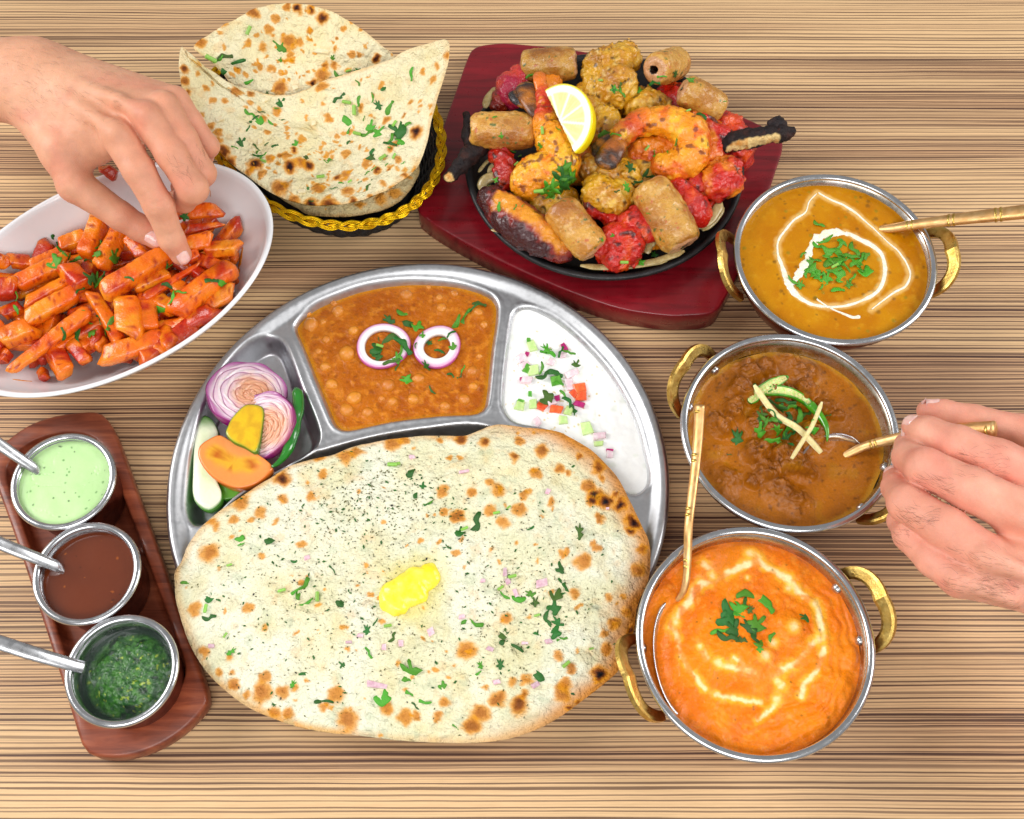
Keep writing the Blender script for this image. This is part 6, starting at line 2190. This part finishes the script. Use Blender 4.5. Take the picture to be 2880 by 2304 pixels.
piece('chicken_piece', 'E', [(1130, 820, .066, 110), (1230, 920, .064, 110), (1290, 1010, .062, 110), (1230, 1150, .058, 110)], .009, lambda V, s: mixc(orange(V, s), red(V, s), sst(-.2, .2, fbm(V, 70, 2, s + 9))), 'charred red-orange chicken piece behind the curled prawn', 'chicken', GR, 810, .002)
piece('chicken_piece', 'D', [(950, 1300, .060, 90), (960, 1430, .060, 90), (1000, 1550, .058, 70), (880, 1250, .058, 80)], .008, lambda V, s: red(V, s) * .75, 'dark red chicken piece under the left kebab', 'chicken', GR, 820, .002)
piece('chicken_piece', 'D', [(930, 700, .056, 110)], .008, lambda V, s: red(V, s) * .45, 'burnt dark chicken piece behind the left kebab', 'chicken', GR, 825, .002)
# under layer so that the heap is solid
for i, (x, y, r) in enumerate([(1340, 360, 100), (1500, 300, 110), (1180, 330, 90), (1230, 240, 100), (1420, 230, 90), (1340, 470, 80), (1150, 430, 80), (1440, 400, 90)]):
    piece('chicken_piece', 'T', [(x, y, .044, r * .55), (x + 30, y + 12, .043, r * .5)], .01, [yellow, red, orange][i % 3], 'grilled chicken piece buried low in the sizzler heap, ' + place((x - 1140) / 370, (y - 220) / 260), 'chicken', 'buried chicken pieces', 830 + i, .002, None, .0016)


# ---- charred drumstick and bones
def drum_c(V, s):
    p0, p1 = W('F', 420, 430, .06), W('F', 820, 690, .055)
    d = line_dist(V[:, :2], np.array([p0, p1])[:, :2])
    c = mixc(lin(232, 150, 30), lin(210, 110, 20), sst(-.3, .4, fbm(V, 70, 3, s)))
    c = mixc(c, lin(140, 30, 24), sst(.004, .0095, d + .006 * fbm(V, 110, 3, s + 1)))
    return mixc(c, lin(56, 16, 22), sst(.008, .013, d + .007 * fbm(V, 150, 3, s + 2)) * .95)


piece('chicken_wing', 'F', [(340, 340, .060, 80), (430, 420, .062, 110), (540, 510, .062, 125), (650, 590, .060, 120), (760, 660, .056, 95), (850, 710, .052, 60)], .010, drum_c, 'long charred orange chicken joint along the front left rim', 'chicken', None, 860, .0012)


def bone(crop, pts, rads, seed, label, barec):
    P_ = [(W(crop, x, y, z), r) for (x, y, z), r in zip(pts, rads)]

    def f(P):
        d = np.full(len(P), 1.0)
        for (a, ra), (b, rb) in zip(P_[:-1], P_[1:]):
            d = smin(d, capsule(P, a, b, ra, rb), .003)
        return d + .0022 * fbm(P, 170, 3, seed)
    al = np.array([p for p, r in P_])
    V, F = surface_net(f, al.min(0) - .012, al.max(0) + .012, .0010)
    c = mixc(lin(34, 22, 22), lin(62, 30, 22), sst(.0, .6, fbm(V, 160, 3, seed + 1)))
    c = mixc(c, lin(18, 16, 20), sst(-.1, .5, fbm(V, 320, 3, seed + 4)) * .7)
    if barec is not None:
        bp_ = np.array([W(crop, *q) for q in barec])
        d = line_dist(V[:, :2], bp_[:, :2])
        c = mixc(c, mixc(lin(228, 196, 132), lin(206, 140, 60), sst(.0, .6, fbm(V, 140, 3, seed + 2))), (1 - sst(.0030, .0042, d + .0012 * fbm(V, 200, 2, seed + 3))) * (V[:, 2] > bp_[:, 2].min() - .0095))
    return tag(mesh('chop_bone', V, F, CHARM, col=c), label, 'bone', 'charred bones sticking out of the grill')


bone('E', [(1250, 1030, .062), (1420, 1040, .064), (1620, 1000, .065), (1820, 950, .066), (1900, 960, .066), (2010, 940, .066)], [.0066, .0078, .0074, .0066, .0064, .0046], 870, 'charred chop bone with pale streak pointing right over the board', [(1440, 1070, .072), (1600, 1030, .073), (1700, 1005, .073), (1880, 970, .073)])
piece('burnt_knob', 'E', [(1850, 855, .068, 45), (1895, 835, .067, 40), (1905, 895, .067, 42)], .006, lambda V, s: mixc(lin(26, 20, 24), lin(48, 34, 34), sst(-.2, .4, fbm(V, 200, 3, s))), 'burnt black knob on the end of the right bone', 'meat', None, 875, .0012, CHARM, .0009)
bone('D', [(760, 1130, .060), (600, 1250, .060), (500, 1370, .058), (390, 1480, .056)], [.0078, .0074, .0064, .0052], 880, 'blackened bone tip jutting out at the lower left', [(370, 1430, .066), (385, 1450, .066)])
bone('D', [(560, 830, .062), (580, 1000, .060), (600, 1150, .058)], [.0030, .0045, .0050], 890, 'burnt black bone end behind the left kebab', None)

# ---- tandoori prawns
def prawn(crop, pts, colstops, label, seed, fins):
    q = np.array([np.r_[W(crop, x, y, z), px_r(crop, r, z)] for x, y, z, r in pts])
    p = resample(q, 60, False)
    u = np.linspace(0, 1, 60)

    def f(P):
        d2 = ((P[:, None, :] - p[None, ::3, :3]) ** 2).sum(2)
        dd = np.full(len(P), 1.0)
        for i in range(0, 57, 3):
            dd = np.minimum(dd, capsule(P, p[i, :3], p[i + 3, :3], p[i, 3], p[i + 3, 3]))
        i = d2.argmin(1)
        return dd + .0006 * np.sin(i * 1.9) * (p[::3, 3][i] > .006) + .0020 * fbm(P, 95, 3, seed) - .0012 * np.abs(fbm(P, 210, 2, seed + 2)) + .0005 * fbm(P, 400, 2, seed + 1)
    lo, hi = p[:, :3].min(0) - p[:, 3].max() - .003, p[:, :3].max(0) + p[:, 3].max() + .003
    V, F = surface_net(f, lo, hi, .0011)
    i = ((V[:, None, :] - p[None, :, :3]) ** 2).sum(2).argmin(1)
    t = u[i]
    cs = np.array([c for s, c in colstops])
    ss = [s for s, c in colstops]
    tt = t + .05 * fbm(V, 80, 3, seed + 3)
    c = np.stack([np.interp(tt, ss, cs[:, k]) for k in range(3)], 1)
    c = mixc(c, c * np.array([.86, .34, .3]), sst(.08, .4, fbm(V, 75, 3, seed + 4)) * .85)
    c = mixc(c, lin(252, 190, 40), sst(.1, .4, fbm(V + .03, 95, 3, seed + 15)) * .75)
    c = mixc(c, np.minimum(c * np.array([1.05, 1.4, 1.2]), 1), sst(.1, .5, fbm(V, 110, 3, seed + 5)) * .6)
    c = mixc(c, lin(110, 34, 12), sst(.38, .55, fbm(V, 230, 2, seed + 6)) * .8)
    e = mesh('tandoori_prawn', V, F, MEAT, col=c)
    tag(e, label, 'prawn', 'prawns on the sizzler')
    for fn in fins:       # tail fan
        fp = np.array([W(crop, x, y, z) for x, y, z in fn[0]])
        pp = resample(fp, 14, False)
        V, F = tube(pp, np.interp(np.linspace(0, 1, 14), [0, .5, .88, 1], [fn[1] * .75, fn[1], fn[1] * .95, fn[1] * .45]), 12, .42)
        nf = fbm(V, 130, 3, seed + 9)
        cc = mixc(np.tile(fn[2], (len(V), 1)), lin(22, 18, 22), np.clip(sst(-.1, .45, nf) * .7 + sst(.45, .85, np.repeat(np.linspace(0, 1, 14), 12) + .15 * nf), 0, 1) * (.95 if fn[2][0] < .6 else .35))
        cc = mixc(cc, lin(214, 130, 30), sst(.15, .5, fbm(V, 190, 2, seed + 12)) * .6)
        mesh('tail_fin', V, F, MEAT, e, col=cc)
    return e


PR = [prawn('D', [(1345, 520, .086, 60), (1370, 680, .084, 85), (1390, 850, .082, 110), (1420, 1000, .080, 150), (1500, 1130, .078, 185), (1560, 1290, .074, 185), (1450, 1420, .070, 210), (1280, 1470, .068, 200), (1180, 1560, .066, 150)],
            [(0, lin(230, 110, 20)), (.1, lin(214, 60, 22)), (.26, lin(220, 60, 20)), (.34, lin(240, 146, 14)), (.6, lin(246, 166, 20)), (1, lin(242, 144, 14))], 'orange prawn standing with its tail up left of the lemon', 900,
            [([(1350, 600, .086), (1335, 480, .089), (1320, 380, .090)], .0055, lin(236, 120, 20)), ([(1330, 830, .082), (1270, 740, .083), (1215, 620, .083), (1170, 500, .081)], .0095, lin(138, 78, 26)), ([(1200, 720, .078), (1110, 640, .078), (1090, 580, .077)], .0080, lin(40, 34, 38))]),
      prawn('E', [(300, 1100, .084, 78), (350, 1020, .085, 92), (420, 930, .085, 108), (560, 850, .084, 125), (740, 830, .083, 135), (900, 860, .081, 150), (1030, 960, .078, 165), (1070, 1090, .074, 170), (1000, 1220, .070, 165), (880, 1280, .067, 140), (740, 1260, .065, 90)],
            [(0, lin(150, 80, 24)), (.08, lin(206, 120, 24)), (.2, lin(220, 84, 16)), (.34, lin(244, 150, 12)), (.75, lin(242, 144, 18)), (1, lin(246, 168, 34))], 'orange prawn curled in a half circle with a black tail', 920,
            [([(350, 1020, .088), (290, 1110, .088), (230, 1210, .085), (195, 1290, .082)], .0100, lin(170, 92, 26)), ([(330, 1000, .083), (220, 1070, .081), (110, 1180, .077)], .0095, lin(60, 40, 30))])]

# ---- lemon wedge
LEM = vmat('lemon', .3, .5, .2, (.35, .004, (1, .9, .4)), ((1200, .12, .0006),), .03, 500)


def lemon():
    c = W('D', 1535, 900, .096)
    p0, p1 = W('D', 1390, 600, .101), W('D', 1690, 1230, .094)
    ax = p1 - p0
    ax /= np.linalg.norm(ax)
    nrm = np.array([-.80, .05, 1.0])
    nrm -= ax * (nrm @ ax)
    nrm /= np.linalg.norm(nrm)
    e = np.cross(ax, nrm)
    if e[0] < 0:
        e = -e
    n2 = -(e * .97 + nrm * .12)
    n2 /= np.linalg.norm(n2)
    Ra, Rr = .0305, .0285

    def f(P):
        q = P - c
        t, u, v = q @ ax, q @ e, q @ nrm
        el = (np.sqrt((t / Ra) ** 2 + (u / Rr) ** 2 + (v / Rr) ** 2) - 1) * Rr
        d = np.maximum(el, v)
        return np.maximum(d, q @ n2)
    V, F = surface_net(f, c - .044, c + .044, .0010)
    q = V - c
    t, u, v = q @ ax, q @ e, q @ nrm
    rn = np.sqrt((t / Ra) ** 2 + (u / Rr) ** 2 + (v / Rr) ** 2)
    face = (v > -.0009) | ((q @ n2) > -.0009)
    rad = np.where(v > -.0009, np.sqrt((t / Ra) ** 2 + (u / Rr) ** 2), rn)
    an = np.arctan2(t, u)
    seg = np.abs(((an / math.pi * 4.5) + .5) % 1 - .5)
    pulp = mixc(lin(212, 188, 76), lin(226, 206, 110), sst(-.3, .3, fbm(np.stack([an * 14, rad * 3, rad * 0], 1), 1, 2, 4)))
    pulp = mixc(pulp, lin(244, 240, 214), (1 - sst(.02, .07, seg * rad)) * .9)
    pulp = mixc(pulp, lin(246, 242, 222), sst(.74, .82, rad))
    pulp = mixc(pulp, lin(248, 220, 20), sst(.93, .97, rad))
    pulp = mixc(pulp, lin(246, 240, 214), 1 - sst(.03, .12, rad))
    c_ = mixc(lin(248, 216, 4), lin(252, 226, 20), sst(-.3, .3, fbm(V, 300, 2, 5)))
    return tag(mesh('lemon_wedge', V, F, LEM, col=np.where(face[:, None], pulp, c_)), 'yellow lemon wedge propped in the middle of the grilled meats', 'lemon')


lem = lemon()
# ---- fried onion strips round the edge
ONF = omat('fried_onion', (196, 176, 124), (166, 140, 84), 300, .3, .5, coat=.3, sss=(.4, .003, (1, .8, .4)))
for i, (crop, pts, w) in enumerate([('F', [(280, 290, .046), (300, 220, .050), (370, 190, .052), (430, 220, .052)], .0045), ('F', [(960, 800, .048), (1100, 812, .049), (1250, 800, .050), (1350, 740, .051), (1390, 660, .052)], .0028), ('F', [(1370, 790, .047), (1480, 770, .048), (1600, 730, .050), (1680, 700, .052)], .003),
                                    ('F', [(1760, 540, .050), (1850, 490, .050), (1900, 420, .051), (1930, 360, .052)], .0045), ('F', [(1420, 720, .048), (1440, 660, .050), (1480, 640, .051)], .003), ('F', [(345, 555, .050), (400, 562, .051), (470, 580, .052)], .0016), ('D', [(760, 760, .058), (790, 660, .060), (850, 590, .062), (900, 540, .062)], .0035),
                                    ('D', [(690, 1430, .050), (760, 1340, .052), (830, 1280, .053)], .0016), ('D', [(800, 1450, .050), (820, 1380, .052), (880, 1330, .054)], .002), ('F', [(1800, 560, .048), (1880, 500, .048), (1950, 400, .049)], .0025), ('F', [(1250, 815, .047), (1380, 800, .047), (1560, 770, .048)], .002)]):
    p = resample(np.array([W(crop, *q) for q in pts]), 24, False)
    V, F = tube(p, w * np.interp(np.linspace(0, 1, 24), [0, .15, .85, 1], [.4, 1, 1, .3]), 8, .35)
    tag(mesh('onion_strip', V, F, ONF), 'soft fried onion strip at the ' + ('front left', 'front', 'front right', 'right', 'inner front right', 'lower left', 'back left', 'left', 'inner left', 'outer right', 'outer front')[i] + ' rim of the sizzler plate', 'onion', 'fried onion on the sizzler')
SZ_ALL = [o for o in COL.objects if o.name.split('.')[0] in ('seekh_kebab', 'chicken_piece', 'chicken_wing', 'tandoori_prawn', 'onion_strip', 'sizzler_plate', 'chop_bone') and o.name in WM]
herbs(SZ_ALL, 'D', [(1240, 410, 's', 130, 40), (860, 855, 's', 50, 20), (930, 1045, 'l', 60, 10), (1375, 1000, 'r', 90, 80), (1340, 1150, 'l', 90, 30), (1030, 1210, 's', 110, -25), (1075, 1330, 'r', 70, 75), (1120, 1270, 'r', 40, 30), (1525, 990, 's', 80, -50), (1330, 1610, 'r', 130, 35), (1440, 1600, 'l', 220, 30), (1560, 1500, 'l', 330, 60), (1630, 1520, 'l', 300, 10), (1660, 1470, 'l', 220, 100), (1560, 1570, 'l', 260, -40), (1480, 1560, 's', 240, 20), (1590, 1420, 'l', 180, 80), (1500, 1620, 'l', 200, -20), (1440, 1680, 'l', 140, 20), (890, 1500, 'l', 60, 60), (1980, 470, 'r', 50, 0), (2100, 560, 'l', 90, 20)],
      'on the left of the sizzler heap', 'coriander on the sizzler, left', .6, .0008)
herbs(SZ_ALL, 'E', [(360, 480, 's', 150, -75), (370, 560, 's', 120, -50), (300, 525, 'l', 80, 0), (545, 540, 'l', 90, 30), (700, 450, 's', 120, 50), (760, 395, 's', 110, 10), (890, 370, 'l', 110, 40), (1045, 440, 'l', 100, 40), (1150, 770, 's', 120, -35), (1020, 740, 'r', 60, 30), (230, 950, 's', 190, 5), (200, 1040, 's', 170, 45), (130, 1100, 's', 120, 65), (320, 960, 's', 120, -20), (905, 1030, 's', 130, 65), (615, 1090, 'r', 60, 60), (690, 1150, 'l', 90, 0), (825, 1130, 's', 60, -60), (460, 1290, 'l', 150, 25), (600, 1350, 's', 170, 60), (660, 1370, 's', 130, 15), (520, 1420, 's', 130, 35), (420, 1470, 'l', 120, 20), (330, 1510, 's', 60, 45), (1370, 640, 's', 50, 10)],
      'on the right of the sizzler heap', 'coriander on the sizzler, right', .6, .0008)
herbs(SZ_ALL, 'F', [(850, 110, 's', 90, 70), (400, 400, 's', 90, 80), (508, 405, 's', 50, 80), (565, 390, 's', 40, 60), (1260, 770, 'r', 60, -10), (1380, 785, 'l', 60, 30), (1470, 730, 'l', 70, 20), (1110, 625, 'l', 40, 0), (1430, 440, 's', 40, 0), (1180, 590, 'l', 40, 20), (380, 215, 'l', 50, 60), (330, 255, 's', 30, 0)],
      'at the front of the sizzler heap', 'coriander on the sizzler, front', .6, .0008)
# ------------------------------------------------------------------ the two reaching hands
def skin_mat(name, base, deep):
    m, nt, bs = nodes_of(name)
    lk = nt.links.new
    at = nd(nt, 'ShaderNodeVertexColor', layer_name='Col')
    n = noise_node(nt, 110, 5)
    n2 = noise_node(nt, 1400, 3)
    mx = nd(nt, 'ShaderNodeMixRGB', blend_type='MULTIPLY')
    mx.inputs[0].default_value = 1
    lk(at.outputs[0], mx.inputs[1])
    lk(maprange(nt, n.outputs['Fac'], .3, .7, .93, 1.06), mx.inputs[2])
    mx2 = nd(nt, 'ShaderNodeMixRGB', blend_type='MULTIPLY')
    mx2.inputs[0].default_value = 1
    lk(mx.outputs[0], mx2.inputs[1])
    lk(maprange(nt, n2.outputs['Fac'], .3, .7, .96, 1.04), mx2.inputs[2])
    lk(mx2.outputs[0], bs.inputs['Base Color'])
    # skin lines: fine cells
    tc = nt.nodes['tc']
    vo = nd(nt, 'ShaderNodeTexVoronoi', feature='DISTANCE_TO_EDGE')
    vo.inputs['Scale'].default_value = 850
    lk(tc.outputs['Object'], vo.inputs['Vector'])
    b1 = nd(nt, 'ShaderNodeBump')
    b1.inputs['Strength'].default_value, b1.inputs['Distance'].default_value = .25, .0004
    lk(maprange(nt, vo.outputs['Distance'], 0, .25, 0, 1), b1.inputs['Height'])
    b2 = nd(nt, 'ShaderNodeBump')
    b2.inputs['Strength'].default_value, b2.inputs['Distance'].default_value = .3, .001
    lk(noise_node(nt, 260, 5).outputs['Fac'], b2.inputs['Height'])
    lk(b1.outputs[0], b2.inputs['Normal'])
    lk(b2.outputs[0], bs.inputs['Normal'])
    finish(nt, bs, .48, .4, 0, (.35, .004, (1, .38, .2)), rvar=.08)
    return m


NAIL = omat('fingernail', (232, 182, 176), (240, 200, 190), 200, .2, .5, coat=.5, sss=(.4, .002, (1, .5, .4)))
HAIR = omat('hand_hair', (58, 40, 30), (84, 58, 42), 200, .5, .3)


def hand(label, fingers, palm, arm, webs, creases, nails, base, pink, crop, seed, hairs, tend):
    """fingers: joint chains (x, y, z, r mm); palm and arm: capsules; all blended into one skin"""
    ch = []
    for f in fingers:
        ch.append([(W(c, x, y, z), r / 1000) for c, x, y, z, r in f])
    pc = [[(W(c, x, y, z), r / 1000) for c, x, y, z, r in f] for f in palm]
    ac = [[(W(c, x, y, z), r / 1000) for c, x, y, z, r in f] for f in arm]
    wc = [[(W(c, x, y, z), r / 1000) for c, x, y, z, r in f] for f in webs]
    tc_ = [[(W(c, x, y, z), r / 1000) for c, x, y, z, r in f] for f in tend]
    cr = [(W(c, x0, y0, z), W(c, x1, y1, z)) for c, x0, y0, x1, y1, z in creases]
    allp = np.array([p for s in ch + pc + ac for p, r in s])

    def chain(P, s, k):
        d = np.full(len(P), 1.0)
        for (a, ra), (b, rb) in zip(s[:-1], s[1:]):
            d = smin(d, capsule(P, a, b, ra, rb), k)
        return d

    def f(P):
        d = np.full(len(P), 1.0)
        for s in pc:
            d = smin(d, chain(P, s, .004), .014)
        for s in ac:
            d = smin(d, chain(P, s, .010), .022)
        for s in wc:
            d = smin(d, chain(P, s, .004), .010)
        g = np.full(len(P), 1.0)
        for s in ch:
            g = smin(g, chain(P, s, .0035), .0022)
        d = smin(d, g, .0075)
        for s in tc_:
            d = smin(d, chain(P, s, .004), .008)
        for a, b in cr:
            d = d + .0007 * np.exp(-(capsule(P, a, b, 0, 0) / .0011) ** 2)
        return d + .0004 * fbm(P, 45, 2, seed) + .00012 * fbm(P, 300, 2, seed + 1)
    lo, hi = allp.min(0) - .032, allp.max(0) + .032
    V, F = surface_net(f, lo, hi, .0016)
    # colour: pinker at knuckles, tips and between the fingers
    c = mixc(base, base * np.array([.95, .9, .88]), sst(-.3, .4, fbm(V, 28, 3, seed + 3)))
    for s in ch:
        for (p, r), amt in zip(s, np.r_[.25, [.45] * (len(s) - 2), .5]):
            c = mixc(c, pink, amt * np.exp(-((V - p) ** 2).sum(1) / (r * 1.5) ** 2))
    c = mixc(c, pink * .95, .5 * sst(.0, .6, fbm(V, 45, 3, seed + 5)))
    c = mixc(c, np.minimum(base * np.array([1.06, 1.1, 1.12]), 1), .5 * sst(.1, .6, fbm(V, 38, 3, seed + 8)))
    o = mesh('person', V, F, skin_mat('skin', None, None), col=c)
    tag(o, label, 'person')
    b = bvh([o])
    for (ci, back, side, wid, ln, roll) in nails:
        s = ch[ci]
        tip, prev = s[-1][0], s[-2][0]
        ax = tip - prev
        ax /= np.linalg.norm(ax)
        up = np.array(roll, float)
        up -= ax * (up @ ax)
        up /= np.linalg.norm(up)
        sd = np.cross(ax, up)
        r = s[-1][1]
        base_p = tip + ax * (r * .95 - back)
        nu, nv = 9, 9
        G_ = []
        for i in range(nu):
            u = i / (nu - 1)
            for j in range(nv):
                v = j / (nv - 1) * 2 - 1
                wv = wid * (1 - .9 * max(0, (.18 - u) / .18) ** 2 - .7 * max(0, (u - .8) / .2) ** 2)
                p = base_p - ax * ln * (1 - u) * 1.0 + sd * (v * wv * .5 + side)
                h = b.ray_cast(Vector(p + up * .03), Vector(-up))
                q = np.array(h[0]) if h[0] is not None else p + up * r
                lift = .0005 - .0009 * (abs(v) > .95) - .0007 * (i == 0)
                G_.append(q + up * lift)
        mesh('fingernail', np.array(G_), grid_faces(nu, nv), NAIL, o)
    # short dark hair lying along the back of the hand and forearm
    rg = np.random.default_rng(seed)
    hp = []
    for (c0, x0, y0, x1, y1, n, ang) in hairs:
        for _ in range(n):
            h = seen([o], c0, rg.uniform(x0, x1), rg.uniform(y0, y1))
            if h is None:
                continue
            a = math.radians(ang + rg.normal(0, 22))
            d = np.array([math.cos(a), math.sin(a), 0])
            nn = h[1]
            d = d - nn * (d @ nn)
            d /= np.linalg.norm(d)
            L = rg.uniform(.004, .009)
            p = [h[0] - nn * .0003, h[0] + d * L * .35 + nn * .0007, h[0] + d * L * .7 + nn * .0009 + np.array([0, 0, -.0002]), h[0] + d * L + nn * .0004]
            hp.append(tube(np.array(p), [.00004, .00004, .00003, .00001], 4))
    if hp:
        V2, F2 = join(hp)
        tag(mesh('hand_hair', V2, F2, HAIR, o), kind='stuff')
    return o


A_, B_, R_ = 'A', 'B', 'R'
lh_f = [
    # thumb
    [(A_, 470, 1130, .122, 15), (A_, 570, 1400, .108, 13.2), (B_, 860, 425, .090, 10.6), (B_, 1000, 510, .080, 9.8), (B_, 1110, 590, .074, 7.6)],
    # index
    [(A_, 900, 1040, .143, 12.5), (A_, 1050, 1290, .134, 11.2), (A_, 1205, 1560, .116, 10.8), (B_, 1225, 590, .092, 9.4), (B_, 1290, 700, .079, 8.0)],
    # middle
    [(A_, 1120, 890, .147, 12.3), (A_, 1300, 1170, .137, 11.3), (A_, 1460, 1430, .122, 11.0), (A_, 1390, 1520, .098, 9.0), (A_, 1270, 1540, .082, 8.0)],
    # ring
    [(A_, 1240, 810, .143, 11.6), (A_, 1390, 1060, .134, 10.4), (A_, 1530, 1310, .118, 10.0), (A_, 1470, 1400, .096, 8.5), (A_, 1370, 1420, .084, 7.6)],
    # little
    [(A_, 1330, 760, .134, 10.2), (A_, 1450, 930, .126, 8.8), (A_, 1575, 1110, .112, 8.3), (A_, 1540, 1190, .094, 7.2), (A_, 1470, 1220, .084, 6.6)]]
lh_p = [[(A_, 260, 560, .132, 17), (A_, 1120, 880, .138, 13)], [(A_, 250, 640, .128, 18), (A_, 900, 1030, .132, 13)], [(A_, 270, 520, .130, 17), (A_, 1240, 800, .132, 11.5)], [(A_, 300, 480, .126, 15), (A_, 1320, 760, .122, 10.5)],
        [(A_, 220, 760, .124, 18), (A_, 480, 1150, .118, 17)], [(A_, 480, 700, .134, 16), (A_, 700, 1000, .126, 18)]]
lh_a = [[(A_, -700, 420, .122, 30), (A_, -200, 520, .126, 26), (A_, 260, 560, .130, 17)], [(A_, -700, 600, .120, 29), (A_, -200, 650, .124, 25), (A_, 230, 690, .128, 18)]]
lh_w = [[(A_, 520, 1180, .114, 9), (A_, 720, 1150, .120, 9), (A_, 860, 1080, .130, 9)]]
lh_t = [[(A_, 500, 620, .146, 4), (A_, 900, 760, .153, 4), (A_, 1110, 870, .156, 4.5)], [(A_, 480, 720, .144, 4), (A_, 880, 1010, .152, 5)]]
lh_c = [(B_, 1085, 345, 1215, 290, .126), (B_, 1100, 390, 1230, 335, .122), (B_, 1120, 420, 1240, 370, .118), (B_, 1205, 560, 1300, 520, .104), (B_, 830, 470, 930, 400, .100), (B_, 870, 500, 960, 430, .097), (A_, 1470, 1400, 1560, 1330, .131)]
hand('hand reaching from the left edge, thumb and forefinger pinching a chip', lh_f, lh_p, lh_a, lh_w, lh_c,
     [(1, .0012, .0018, .0100, .0125, (.55, -.35, 1)), (0, .0010, -.001, .0105, .0130, (.35, -.9, .55))], lin(220, 164, 132), lin(216, 136, 112), A_, 41,
     [(A_, 0, 330, 900, 950, 170, -25), (A_, 1250, 1150, 1450, 1350, 30, -50), (A_, 1480, 1050, 1550, 1250, 14, -50)], lh_t)

rh_f = [
    # thumb, behind the spoon
    [(R_, 1500, 520, .098, 13), (R_, 1180, 330, .094, 11.5), (R_, 830, 250, .092, 10.2), (R_, 620, 205, .092, 9.4), (R_, 520, 185, .092, 8.0)],
    # index
    [(R_, 1260, 640, .130, 15), (R_, 1000, 535, .131, 14), (R_, 730, 425, .125, 12.4), (R_, 520, 335, .115, 10.2), (R_, 420, 295, .106, 8.0)],
    # middle
    [(R_, 1150, 890, .134, 15), (R_, 820, 730, .134, 14), (R_, 500, 580, .125, 12.8), (R_, 380, 505, .108, 10), (R_, 370, 420, .092, 8.4)],
    # ring
    [(R_, 900, 1180, .130, 14), (R_, 640, 1000, .128, 13.2), (R_, 370, 825, .116, 12.2), (R_, 288, 720, .100, 8.8), (R_, 280, 640, .088, 7.4)],
    # little
    [(R_, 730, 1340, .118, 12.2), (R_, 560, 1215, .114, 11), (R_, 390, 1050, .102, 10.2), (R_, 320, 950, .090, 7.8), (R_, 320, 880, .080, 7.0)]]
rh_p = [[(R_, 1700, 1050, .126, 20), (R_, 1260, 650, .122, 14)], [(R_, 1650, 1200, .128, 20), (R_, 1150, 910, .126, 14)], [(R_, 1600, 1350, .124, 19), (R_, 900, 1200, .122, 13)], [(R_, 1550, 1480, .118, 17), (R_, 740, 1350, .110, 11.5)], [(R_, 1650, 900, .106, 20), (R_, 1450, 560, .100, 15)]]
rh_a = [[(R_, 1600, 1250, .118, 25), (R_, 2100, 1750, .112, 28), (R_, 2500, 2200, .108, 30)], [(R_, 1560, 1420, .114, 22), (R_, 1950, 1900, .110, 27), (R_, 2300, 2350, .108, 30)]]
rh_w = [[(R_, 1350, 560, .110, 11), (R_, 1500, 620, .110, 12)]]
rh_t = [[(R_, 1160, 920, .145, 5), (R_, 1400, 1080, .144, 5)], [(R_, 900, 1200, .142, 5), (R_, 1250, 1330, .138, 5)], [(R_, 740, 1350, .127, 4.5), (R_, 1100, 1480, .124, 5)]]
rh_c = [(R_, 620, 470, 700, 350, .137), (R_, 700, 510, 790, 390, .138), (R_, 760, 500, 830, 420, .138), (R_, 400, 640, 480, 560, .137), (R_, 480, 660, 545, 570, .138), (R_, 250, 850, 330, 790, .128), (R_, 480, 360, 500, 280, .124), (R_, 830, 230, 860, 190, .100), (R_, 900, 240, 925, 205, .100)]
hand('hand at the right edge holding the spoon in the brown curry', rh_f, rh_p, rh_a, rh_w, rh_c,
     [(1, .0012, -.0032, .0098, .0120, (-.25, .75, .75)), (0, .0012, -.002, .0100, .0125, (.1, .95, .35)), (3, .0008, .002, .0085, .0100, (-.8, .3, .4))], lin(228, 170, 144), lin(224, 134, 116), R_, 57,
     [(R_, 450, 640, 720, 780, 60, 160), (R_, 330, 850, 620, 1010, 70, 165), (R_, 760, 420, 1100, 650, 60, 165), (R_, 650, 1150, 1150, 1450, 130, 160), (R_, 900, 1350, 1170, 1560, 80, 165), (R_, 300, 1000, 420, 1150, 25, 150)], rh_t)
